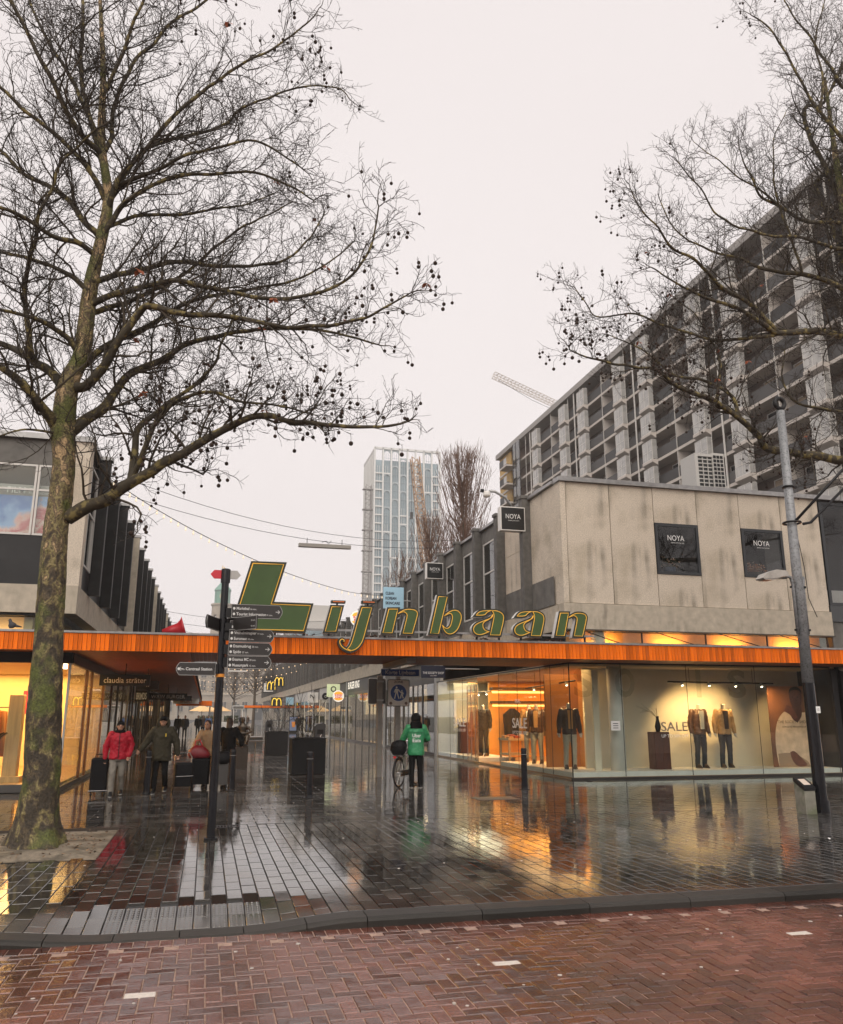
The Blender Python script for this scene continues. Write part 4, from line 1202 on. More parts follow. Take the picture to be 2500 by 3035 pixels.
# burger restaurant signs
red = mat('sign red', (0.6,0.03,0.015), 0.5, emit=(0.6,0.03,0.015), es=0.3)
buny = mat('bun yellow', (0.85,0.38,0.04), 0.5, emit=(0.85,0.38,0.04), es=0.5)
def bk(label, c, r):
    e = empty('round_sign', c, label=label, cat='sign')
    MB().tube([(c[0],c[1],c[2]),(c[0],c[1]+0.12,c[2])],r,24).build('disc', mat('lit white disc', (0.8,0.78,0.72), 0.5, emit=(1,0.93,0.82), es=0.35), e)
    up_ = [(c[0]+r*0.78*math.cos(a), c[2]+r*0.28+r*0.5*math.sin(a)) for a in [math.pi*i/10 for i in range(11)]]
    dn_ = [(c[0]+r*0.78*math.cos(a), c[2]-r*0.34-r*0.42*math.sin(a)) for a in [math.pi*i/10 for i in range(10,-1,-1)]]
    MB().prism(up_, c[1]-0.012, c[1]-0.003).build('upper_bun', buny, e)
    MB().prism(dn_[::-1], c[1]-0.012, c[1]-0.003).build('lower_bun', buny, e)
    text('BURGER', red, e, c[0], c[1]-0.016, c[2]+r*0.02, r*0.3, width=r*1.3, align='CENTER', bold=0.03)
    text('KING', red, e, c[0], c[1]-0.016, c[2]-r*0.38, r*0.36, width=r*1.1, align='CENTER', bold=0.03)
    MB().tube([(c[0]+r,c[1]+0.06,c[2]),(9.82,c[1]+0.06,c[2])],0.02,6).build('bracket', M_BLACK, e)
bk('round lit burger sign hung low over the shopfronts', (8.95,59,3.05), 0.4)
bk('round burger sign half hidden behind the letter j', (8.95,51.5,7.66), 0.5)
e = empty('shop_lettering', (9.7,56,3.4), label='white lit lettering reading BURGER KING on the shop fascia', cat='sign')
o = text('BURGER KING', mat('lit white letters', (0.9,0.85,0.75), 0.5, emit=(1,0.9,0.75), es=0.55), e, 9.78, 60.0, 3.55, 0.48, width=4.6, bold=0.02, rz=R(-90))
# pale-green and other projecting signs
lg = mat('pale green sign', (0.62,0.68,0.40), 0.5, emit=(0.7,0.78,0.45), es=0.25)
e = empty('box_sign', (9.2,62,3.0), label='square pale green sign with a black ring mark', cat='sign')
MB().box(8.55,9.5,62,62.15,3.05,3.98).build('panel', lg, e)
MB().torus((9.02,61.98,3.62),0.17,0.035,'y',20,6).build('ring_mark', M_BLACK, e)
text('pulp', M_BLACK, e, 9.02, 61.985, 3.17, 0.1, align='CENTER')
# golden arches signs
def arches(label, x0, y, z0, w_, h_, back=None, end=9.8):
    e = empty('arches_sign', (x0,y,z0), label=label, cat='sign')
    if back: MB().box(x0-0.12,x0+w_+0.12,y+0.05,y+0.2,z0-0.12,z0+h_+0.15).build('panel', back, e)
    m = MB()
    for k in range(2):
        cx_ = x0 + w_*(0.27+0.46*k)
        pts = [(cx_ + (w_*0.25)*math.cos(a), y, z0 + h_*max(0, math.sin(a))**0.55) for a in [math.pi*i/14 for i in range(15)]]
        m.tube(pts, w_*0.045, 6)
    m.build('arches', mat('lit yellow', (0.9,0.6,0.05), 0.4, emit=(1,0.66,0.08), es=0.7), e, smooth=True)
    MB().tube([(x0+w_,y+0.12,z0+h_*0.5),(end,y+0.12,z0+h_*0.5)],0.03,6).build('bracket', M_BLACK, e)
arches('upper golden arches sign projecting high from the facade', 8.3,109,5.45,1.05,1.0,M_SIGNB)
arches('lower golden arches sign just left of the higher one', 8.2,121,5.3,1.1,1.05,M_SIGNB)
arches('low golden arches sign on a black box at street level', 8.2,111,3.0,1.2,0.9,M_SIGNB)
e = empty('box_sign', (8.8,127,5.0), label='white box sign with a green oval mark under a black panel', cat='sign')
MB().box(8.0,9.75,127,127.2,5.0,7.1).build('panel', M_SIGNB, e)
MB().box(8.1,9.65,126.95,127,5.15,6.4).build('white_face', M_WHITE, e)
MB().ell((8.87,126.95,5.75),0.5,0.03,0.38,16,8).build('oval_mark', mat('teal mark', (0.01,0.28,0.22), 0.5), e)
e = empty('box_sign', (8.9,95,3), label='small light blue projecting sign at street level', cat='sign')
MB().box(8.55,9.4,95,95.1,2.9,3.7).build('panel', LB, e)
e = empty('box_sign', (8.9,76,3), label='white projecting sign with a black slanted N mark', cat='sign')
MB().box(8.75,9.7,76,76.1,2.85,3.75).build('panel', M_WHITE, e)
MB().tube([(9.0,75.98,3.55),(9.35,75.98,3.2)],0.04,6).tube([(9.0,75.98,3.25),(9.0,75.98,3.5)],0.025,6).tube([(9.35,75.98,3.25),(9.35,75.98,3.5)],0.025,6).build('mark', M_BLACK, e)
e = empty('box_sign', (9.2,69,3), label='small round black projecting sign beside a grey pier', cat='sign')
MB().tube([(9.4,69,3.25),(9.4,69.1,3.25)],0.28,18).build('disc', M_BLACK, e)
text('C', M_WPLAIN, e, 9.4, 68.99, 3.15, 0.2, align='CENTER')

# ------------------------------------------------------------------ tall apartment block behind
AX = 42.0
ap = empty('apartment_block', (46, 75, 0), label='long tall apartment block with rows of glazed balconies', cat='building')
M_SLABC = mat('balcony concrete', (0.56,0.51,0.46), 0.8, var=0.12, vs=0.7)
M_BRWN = mat('apartment wall', (0.185,0.135,0.11), 0.8, var=0.3, vs=0.4)
M_RAIL = mat('balcony railing', (0.035,0.033,0.032), 0.5, rand=0.8)
M_YB = mat('yellow brick', (0.52,0.34,0.13), 0.85, var=0.25, vs=3.5, bump=0.2, bs=20)
ROOF = 40.6; ST = 2.83
Y0, Y1 = 24.0, 117.0
MB().box(AX+1.5,AX+14,Y0,Y1,0,ROOF).build('wall', M_BRWN, ap)
MB().box(AX+0.3,AX+1.6,112,Y1-0.01,0,ROOF-0.05).build('brick_wall', M_YB, ap)
MB().box(AX-0.25,AX+14.3,Y0-0.3,Y1+0.3,ROOF+0.01,ROOF+0.75).build('roof_edge', mat('roof edge grey', (0.33,0.31,0.29), 0.6), ap)
MB().box(AX+5,AX+11,60,96,ROOF+0.76,ROOF+2.2).build('roof_house', M_GREYP, ap)
floors = [ROOF - ST*(k+1) for k in range(11)]
pairs = [103.3+0*0, 88.6, 73.9, 59.2, 44.5, 29.8]
slab_me = MB().box(0,1.5,Y0,112,-0.28,0.0).mesh('floor_slab', M_SLABC)
bal_me = MB().box(0,0.05,-4.0,0,0.05,1.05).mesh('railing', M_RAIL)
gl_fr = MB()
for a in (0,0.92,1.85): gl_fr.box(-0.55,-0.5,a,a+0.04,0.0,2.05)
for z in (0,0.9,2.0): gl_fr.box(-0.55,-0.5,0.05,1.85,z,z+0.05)
gl_fr.box(-0.5,0,0,0.05,2.0,2.05).box(-0.5,0,1.85,1.9,2.0,2.05)
gl_fr_me = gl_fr.mesh('glazed_bay', M_WHITEF)
gl_pn = MB().box(-0.53,-0.52,0.05,1.85,0.05,2.0).box(-0.5,0,0.01,0.02,0.05,2.0).box(-0.5,0,1.88,1.89,0.05,2.0).mesh('pane', M_GLASSF)
gl_sl = MB().add([(-0.6,-0.05,-0.02),(-0.6,1.95,-0.02),(0,1.95,-0.02),(0,-0.05,-0.02),(-0.6,-0.05,-0.3),(-0.6,1.95,-0.3),(0,1.95,-0.62),(0,-0.05,-0.62)],[(0,3,2,1),(4,5,6,7),(0,1,5,4),(1,2,6,5),(2,3,7,6),(3,0,4,7)]).mesh('bay_floor', M_SLABC)
cur = mat('net curtain', (0.5,0.48,0.45), 0.9)
gl_cur = MB().box(-0.1,-0.08,0.1,1.8,0.05,2.2).mesh('curtain', cur)
win_fr = MB().box(0,0.06,0,0.08,0.2,2.2).box(0,0.06,2.92,3.0,0.2,2.2).box(0,0.06,0.08,2.92,2.12,2.2).box(0,0.06,0.08,2.92,0.2,0.28).box(0,0.06,1.0,1.08,0.28,2.12).box(0,0.06,0.08,2.92,0.95,1.02).mesh('window', M_WHITEF)
win_pn = MB().box(0.03,0.035,0.08,2.92,0.28,2.12).mesh('pane', mat('dark apartment glass', (0.03,0.033,0.036), 0.08, spec=0.8))
pipe = MB().cyl(0,0,0,ROOF,0.09,8).mesh('downpipe', M_WHITEF)
thin = MB().cyl(0,0,0,ROOF,0.035,6).mesh('divider_post', M_WHITEF)
div = MB().box(0.0,1.4,-0.04,0.04,0.0,2.5).mesh('balcony_divider', M_SLABC)
ra = random.Random(4)
blm = [mat('balcony blind %d' % i, c_, 0.8) for i, c_ in enumerate(((0.55,0.52,0.47),(0.3,0.26,0.22),(0.42,0.33,0.24)))]
bl_me = [MB().box(0.02,0.028,0.1,2.9,z0,2.1).mesh('blind', blm[i]) for i, z0 in enumerate((0.9,0.35,1.4))]
for z in floors:
    inst('floor_slab', slab_me, ap, (AX, 0, z))
for pc in pairs:
    for s_ in (-1, 1):
        yb = pc + s_*2.75 - 0.95
        if pc > 100 and s_ > 0: continue
        for z in floors:
            if z < 8: continue
            b = inst('glazed_bay', gl_fr_me, ap, (AX, yb, z))
            link_mesh('pane', gl_pn, b); link_mesh('bay_floor', gl_sl, b)
            if ra.random() < 0.75: link_mesh('curtain', gl_cur, b)
    inst('downpipe', pipe, ap, (AX-0.05, pc, 0))
    for z in floors:
        if z < 8: continue
        if pc < 100:
            inst('railing', bal_me, ap, (AX+0.02, pc+1.8, z), scale=(1,0.9,1))
            w_ = inst('window', win_fr, ap, (AX+1.44, pc-1.4, z)); link_mesh('pane', win_pn, w_)
        if pc - 7.35 > Y0:
            inst('railing', bal_me, ap, (AX+0.02, pc-3.7, z), scale=(1,0.9,1))
            inst('railing', bal_me, ap, (AX+0.02, pc-7.4, z), scale=(1,0.9,1))
            for dy in (-6.9,-10.6):
                w_ = inst('window', win_fr, ap, (AX+1.44, pc+dy, z)); link_mesh('pane', win_pn, w_)
                if ra.random() < 0.6: link_mesh('blind', ra.choice(bl_me), w_)
            inst('balcony_divider', div, ap, (AX+0.05, pc-7.35, z))
    for dy in (-7.35,-1.8,1.8): inst('divider_post', thin, ap, (AX-0.03, pc+dy, 0))
# glass stair shaft and corner balconies on the brick end
st = MB()
for yy in (106.6,108.2,109.4): st.box(AX-0.4,AX-0.3,yy,yy+0.12,0,ROOF)
for z in floors: st.box(AX-0.4,AX-0.3,106.72,109.4,z-0.08,z+0.08)
so = st.build('stair_shaft', M_RAIL, ap)
MB().box(AX-0.36,AX-0.34,106.72,109.4,0,ROOF).build('pane', M_GLASSU, so)
cb = MB().box(-1.2,0.4,0,3.0,-0.25,0.0).mesh('corner_balcony', M_SLABC)
cbr = MB().box(-1.2,-1.15,1.2,3.0,0.0,1.05).box(-1.2,0.3,2.95,3.0,0,1.05).mesh('railing', M_RAIL)
cbg = MB().box(-1.2,-1.19,0,1.2,0.05,1.05).mesh('pane', M_GLASSF)
for z in floors:
    if z < 8: continue
    b = inst('corner_balcony', cb, ap, (AX, 110.0, z)); link_mesh('railing', cbr, b); link_mesh('pane', cbg, b)
    inst('brick_band', MB().box(0.2,0.35,112,Y1,-0.3,0.0).mesh('brick_band', M_SLABC), ap, (AX, 0, z))
# ventilation cabinet with louvres on the roof of the corner building
vc = empty('ventilation_unit', (16.3,24.4,8.45), label='tall grey ventilation unit with louvred sides on the flat roof', cat='vent')
MB().box(15.78,15.90,24.0,24.9,8.45,10.5).box(16.46,16.92,24.0,24.9,8.45,10.55).box(15.90,16.46,24.0,24.9,10.4,10.5).build('casing', mat('pale vent casing', (0.5,0.49,0.46), 0.5), vc)
lv = MB().box(0,0.555,0,0.03,0,0.035).mesh('louvre', MATS['pale vent casing'])
for k in range(13): inst('louvre', lv, vc, (15.902,24.02,8.6+k*0.14))
MB().box(15.9,16.46,24.06,24.8,8.45,10.39).build('core', mat('louvre dark', (0.03,0.033,0.032), 0.3), vc)
for x in (16.08,16.27): MB().box(x,x+0.025,24.012,24.05,8.5,10.38).build('bar', MATS['pale vent casing'], vc)
for k in range(13):
    for j in range(3): MB().box(16.5+j*0.135,16.60+j*0.135,23.985,24.0,8.62+k*0.145,8.72+k*0.145).build('slot', M_BLACK, vc)

# ------------------------------------------------------------------ tower under construction, misty
TY = 300.0
tw = empty('tower_block', (70,310,0), label='hazy high-rise tower with arched windows and pale fins', cat='tower')
M_TF = mat('tower pale fin', (0.66,0.66,0.64), 0.7)
M_TG = mat('tower blue glass', (0.24,0.31,0.345), 0.2, var=0.25, vs=0.12)
TX0, TX1, TZ = 57.5, 83.5, 103.0
MB().box(TX0+0.5,TX1-0.5,TY+0.6,TY+24,0,TZ-5).build('glass_wall', M_TG, tw)
MB().box(TX0,TX0+0.45,TY+0.3,TY+24,0,TZ).build('side_wall', mat('tower side', (0.52,0.50,0.48), 0.7), tw)
nC = 8
bw = (TX1-TX0)/nC
fin = MB().box(-0.28,0.28,-0.3,0.6,0,TZ).mesh('fin', M_TF)
for i in range(nC+1): inst('fin', fin, tw, (TX0+i*bw, TY, 0))
for i in range(8): inst('side_fin', MB().box(-0.35,0.0,-0.25,0.25,0,TZ-2).mesh('side_fin', M_TF), tw, (TX0, TY+1.5+i*2.9, 0))
ah = 6.6
pts = []
hw = bw/2-0.28
arch = MB()
NA = 10
outer = [(-hw,0.0),(-hw,ah),(hw,ah),(hw,0.0)]
for i in range(NA):
    a0 = math.pi - math.pi*i/NA; a1 = math.pi - math.pi*(i+1)/NA
    r_ = hw*0.86; zc = ah-0.5-r_
    x0_, z0_ = r_*math.cos(a0), zc + r_*math.sin(a0); x1_, z1_ = r_*math.cos(a1), zc + r_*math.sin(a1)
    arch.add([(x0_,0,z0_),(x1_,0,z1_),(x1_,0,ah),(x0_,0,ah),(x0_,0.35,z0_),(x1_,0.35,z1_)], [(0,1,2,3),(0,4,5,1)])
arch.add([(-hw,0,0),(-hw*0.86,0,0),(-hw*0.86,0,ah),(-hw,0,ah)],[(0,1,2,3)]).add([(hw*0.86,0,0),(hw,0,0),(hw,0,ah),(hw*0.86,0,ah)],[(0,1,2,3)])
for xx in (-0.45,0.45): arch.box(xx-0.05,xx+0.05,0.1,0.2,0,ah-0.9)
arch.box(-hw*0.86,hw*0.86,0.1,0.2,ah*0.48,ah*0.48+0.12)
arch_me = arch.mesh('arched_window', mat('tower grey panel', (0.36,0.41,0.43), 0.5))
flat = MB().box(-hw,hw,0,0.35,-0.25,0.25)
for xx in (-0.6,0.3): flat.box(xx-0.06,xx+0.06,0.05,0.2,0.25,3.0)
flat_me = flat.mesh('spandrel', M_TF)
rt_ = random.Random(9)
for i in range(nC):
    z = 20 + rt_.choice((0,3.3)); xc = TX0+(i+0.5)*bw
    while z < TZ-8:
        if i in (0, nC-1):
            inst('spandrel', flat_me, tw, (xc,TY,z)); z += 3.3
        elif rt_.random() < 0.75:
            inst('arched_window', arch_me, tw, (xc,TY+0.1,z)); z += ah
        else:
            inst('spandrel', flat_me, tw, (xc,TY,z)); z += 3.3
MB().box(TX0,TX1,TY-0.3,TY+0.6,TZ-0.8,TZ).build('crown_beam', M_TF, tw)
for i in (1,2,nC-2): inst('arched_window', arch_me, tw, (TX0+(i+0.5)*bw,TY+0.1,TZ-7.4))
# lattice structures: hoist mast and two cranes
def lattice(mb, a, b_, w_, n, r):
    a = Vector(a); b_ = Vector(b_); d = (b_-a).normalized()
    u_ = d.cross(Vector((0,1,0))).normalized()*w_/2; v_ = d.cross(u_).normalized()*w_/2
    cs = [u_+v_, u_-v_, -u_-v_, -u_+v_]
    for c in cs: mb.tube([a+c, b_+c], r, 4)
    for i in range(n):
        p = a + (b_-a)*i/n; q = a + (b_-a)*(i+1)/n
        for k in range(4):
            mb.tube([p+cs[k], q+cs[(k+1)%4]], r*0.7, 3)
            mb.tube([p+cs[k], p+cs[(k+1)%4]], r*0.7, 3)
    return mb
hm_ = empty('hoist_mast', (54.5,302,0), label='thin lattice construction hoist up the left edge of the tower', cat='mast')
lattice(MB(), (54.6,302,15), (55.6,302,88), 2.0, 40, 0.12).build('lattice', mat('mast grey', (0.25,0.23,0.22), 0.6), hm_)
m = MB()
for z in range(22,90,8): m.box(53.3,57.2,301,303,z,z+0.3)
m.build('platforms', MATS['mast grey'], hm_)
ck = mat('crane tan', (0.36,0.22,0.12), 0.6)
c1 = empty('crane_jib', (62,230,0), label='tan lattice crane boom leaning in front of the hazy tower', cat='crane')
lattice(MB(), (64.6,238,20), (58.2,238,79.5), 2.4, 26, 0.2).build('boom', ck, c1)
MB().tube([(57.2,238,77),(57.2,238,62)],0.06,4).box(56.8,57.6,237.6,238.4,60,62).build('hook', M_BLACK, c1)
c2 = empty('tower_crane', (96,200,0), label='lattice crane jib poking out above the apartment roof', cat='crane')
lattice(MB(), (56.9,160,74.4), (74.7,160,67.7), 1.2, 22, 0.05).build('jib', mat('crane pale', (0.42,0.33,0.24), 0.6), c2)
MB().tube([(57.9,160,73.4),(65.8,160,69.4),(74.7,160,66.2)],0.04,4).build('cable', M_BLACK, c2)
lattice(MB(), (75.7,160,0), (75.7,160,69.7), 1.6, 26, 0.14).build('mast', MATS['crane pale'], c2)

# ------------------------------------------------------------------ city hall with its tower
ch_ = empty('clock_tower', (4.5,395,0), label='distant stone clock tower with green copper dome and gilt figure', cat='tower')
M_ST = mat('town hall stone', (0.36,0.31,0.25), 0.85, var=0.15, vs=0.15)
M_CU = mat('verdigris copper', (0.17,0.33,0.27), 0.6, var=0.2, vs=0.5)
cx_, cyy_ = 4.4, 396.0
MB().box(cx_-5.2,cx_+5.2,cyy_-5.2,cyy_+5.2,0,34).box(cx_-4.7,cx_+4.7,cyy_-4.7,cyy_+4.7,34.01,40).build('shaft', M_ST, ch_)
m = MB()
for k in range(8):
    a = math.pi/4*k+math.pi/8
    px_, py_ = cx_+4.0*math.cos(a), cyy_+4.0*math.sin(a)
    m.cyl(px_,py_,40.01,48,0.85,8)
m.cyl(cx_,cyy_,47,51.5,4.6,16).cyl(cx_,cyy_,51.5,52.3,5.1,16)
m.build('belfry', M_ST, ch_)
MB().cyl(cx_,cyy_,52.3,58.5,3.6,8).loft([((cx_,cyy_,58.5),4.0,4.0),((cx_,cyy_,59.3),3.7,3.7),((cx_,cyy_,61.2),2.2,2.2),((cx_,cyy_,63),0.8,0.8),((cx_,cyy_,65),0.35,0.35)]).build('copper_dome', M_CU, ch_, smooth=False)
MB().tube([(cx_,cyy_-3.5,55.6),(cx_,cyy_-3.75,55.6)],1.5,20).build('clock_face', mat('clock gilt', (0.4,0.38,0.25), 0.4), ch_)
MB().loft([((cx_,cyy_,65),0.5,0.4),((cx_,cyy_,67),0.55,0.4),((cx_,cyy_,68.2),0.8,0.5),((cx_,cyy_,68.8),0.25,0.25),((cx_,cyy_,69.6),0.35,0.3),((cx_,cyy_,69.9),0.1,0.1)]).tube([(cx_-0.5,cyy_,68),(cx_-0.9,cyy_,69.5),(cx_-0.6,cyy_,70.6)],0.18,6).tube([(cx_+0.5,cyy_,68),(cx_+0.9,cyy_,69.2)],0.18,6).build('gilt_figure', mat('gilding', (0.55,0.36,0.08), 0.35, 0.8), ch_, smooth=True)
th = empty('town_hall', (10,390,0), label='pale stone town hall facade closing the end of the street', cat='building')
MB().box(-60,90,386.5,400,0,24).build('wall', M_ST, th)
MB().add([(-60,386,24),(90,386,24),(90,400,33),(-60,400,33)],[(0,1,2,3)]).build('roof', mat('slate roof', (0.13,0.14,0.145), 0.7), th)
MB().box(-60,90,385.9,386.6,23.2,24.1).box(-60,90,386.1,386.6,10.6,11.4).build('cornice', mat('town hall trim', (0.42,0.37,0.30), 0.8), th)
wme = MB().box(-1.1,1.1,-0.1,0.1,0,4.2).mesh('window', mat('town hall glass', (0.06,0.065,0.07), 0.2))
wfr = MB()
for a, b_, c, d in ((-1.3,-1.1,-0.2,4.4),(1.1,1.3,-0.2,4.4),(-1.1,1.1,4.2,4.4),(-1.1,1.1,-0.2,0),(-0.08,0.08,0,4.2),(-1.1,1.1,2.3,2.45)): wfr.box(a,b_,-0.3,-0.1,c,d)
wfr_me = wfr.mesh('window_frame', MATS['town hall trim'])
for k in range(17):
    for z in (3.5,12.6,18.2):
        x = -34 + k*4.6
        o = inst('window', wme, th, (x,386.4,z)); link_mesh('window_frame', wfr_me, o)
dor = MB()
for a in range(11):
    t = math.pi*a/10
    dor.v.append((2.0*math.cos(t),0,5+2.0*math.sin(t)))
dor.v += [(-2.0,0,0),(2.0,0,0)]; dor.f = [tuple(range(13))]
dm_ = dor.mesh('arched_door', MATS['town hall glass'])
for x in (3,13,23,33): inst('arched_door', dm_, th, (x,386.3,0), rot=(0,0,0))

# pale office blocks seen low between the roofs
ob = empty('office_block', (30,240,0), label='pale glass-fronted office block low behind the big letters', cat='building')
for x, y, w2, h2 in ((18,200,22,24),):
    MB().box(x,x+w2,y,y+15,0,h2).build('wall', mat('pale office wall', (0.5,0.48,0.45), 0.7), ob)
    for k in range(6): MB().box(x+0.3,x+w2-0.3,y-0.05,y,3+k*3.4,5+k*3.4).build('window_band', M_TG, ob)
    MB().box(x+2,x+10,y+2,y+10,h2,h2+4).build('roof_house', MATS['pale office wall'], ob)

# ------------------------------------------------------------------ upright poplars and far street trees
def bare(name, label, base, h, w_, seed, n, twm, upright=True, cat='tree'):
    e = empty(name, base, label=label, cat=cat)
    rr_ = random.Random(seed); b = Vector(base)
    MB().tube([b, b+Vector((0.1,0,h*0.4)), b+Vector((0,0,h*0.95))],[0.25,0.16,0.03],7).build('trunk', mat('poplar bark', (0.10,0.075,0.05), 0.8), e)
    m = MB()
    for k in range(n):
        t = rr_.uniform(0.12,0.9) if upright else rr_.uniform(0.3,0.75)
        a = rr_.uniform(0,6.28)
        p0 = b + Vector((0,0,h*t))
        if upright:
            prof = math.sin(math.pi*min(1,(t*0.8+0.12)))**0.8 * w_
            out = prof*rr_.uniform(0.15,1.0); ln = min(h*(1.02-t), h*rr_.uniform(0.10,0.3))
            p1 = p0 + Vector((math.cos(a)*out*0.6, math.sin(a)*out*0.6, ln*0.4)); p2 = p0 + Vector((math.cos(a)*out, math.sin(a)*out, ln))
        else:
            ln = h*rr_.uniform(0.2,0.5); el = rr_.uniform(0.3,1.3)
            p1 = p0 + Vector((math.cos(a)*math.cos(el), math.sin(a)*math.cos(el), math.sin(el)*0.7))*ln*0.5
            p2 = p0 + Vector((math.cos(a)*math.cos(el), math.sin(a)*math.cos(el), math.sin(el)))*ln
        m.tube([p0,p1,p2],[0.035 if upright else 0.06,0.025,0.012],3,False)
        for j in range(7):
            s_ = rr_.uniform(0.3,1); q = p1.lerp(p2, s_)
            d = (Vector((rr_.gauss(0,0.3),rr_.gauss(0,0.3),1.0 if upright else rr_.uniform(-0.2,1)))).normalized()*rr_.uniform(0.5,1.4)*(0.8 if upright else 1.2)
            m.tube([q, q+d*0.5+Vector((rr_.gauss(0,0.06),rr_.gauss(0,0.06),0)), q+d],[0.016,0.013,0.007],3,False)
    m.build('crown', twm, e, kind='stuff')
ptw = mat('reddish poplar twig', (0.135,0.07,0.042), 0.8)
bare('poplar_tree','tall spindle-shaped bare poplar beside the hazy tower', (21.3,69,0), 24.6, 3.5, 3, 520, ptw)
bare('poplar_tree','shorter bare poplar left of the tall spindle one', (19.0,72,0), 19.0, 2.6, 8, 260, ptw)
bare('poplar_tree','lowest bare poplar peeping over the far roofs', (17.6,78,0), 16.5, 2.2, 12, 110, ptw)
for i, (x, y, h) in enumerate(((6.8,128,15),(10.5,140,16),(5.0,165,15))):
    bare('street_tree', ['bare street tree with a forked trunk before the town hall','bare street tree close to the end of the right facade','smallest bare street tree far down the street'][i], (x,y,0), h, 4, 30+i, 110, mat('far twig', (0.10,0.075,0.055), 0.8), upright=False)

# unseen guess at the street's other side, added to darken the shop-glass reflections
op = empty('added_opposite_building', (5,-50,0), label='unseen brown row of buildings added across the road for the glass reflections', cat='building')
MB().box(-70,80,-58,-48,-0.5,9).build('wall', mat('brown opposite wall', (0.14,0.105,0.08), 0.85, var=0.3, vs=0.3), op)
ow = MB().box(-1.2,1.2,-0.06,0.06,0,1.9).mesh('window', M_GLASSU)
for k in range(36):
    for z in (2.5,5.8): inst('window', ow, op, (-68+k*4.1,-47.96,z))

# ------------------------------------------------------------------ plane trees
TRUNK1=[(-2.11,12.62,-0.03,0.36),(-2.1,12.62,0.1,0.32),(-2.1,12.62,0.39,0.264),(-2.11,12.62,0.91,0.236),(-2.15,12.62,1.57,0.228),(-2.18,12.62,2.25,0.21),(-2.21,12.62,2.96,0.188),(-2.24,12.62,3.68,0.18),(-2.26,12.62,4.32,0.172),(-2.24,12.62,4.88,0.164),(-2.25,12.62,5.36,0.156),(-2.31,12.62,5.84,0.172),(-2.3,12.62,6.6,0.15),(-2.17,12.62,7.04,0.129),(-2.15,12.62,7.66,0.12),(-2.15,12.62,7.92,0.116),(-2.13,12.62,8.37,0.107),(-2.06,12.62,9.05,0.09),(-2.02,12.62,9.83,0.077),(-2.21,12.62,10.84,0.065),(-2.29,12.62,12.09,0.047),(-2.42,12.62,13.18,0.034),(-2.58,12.62,14.41,0.022)]
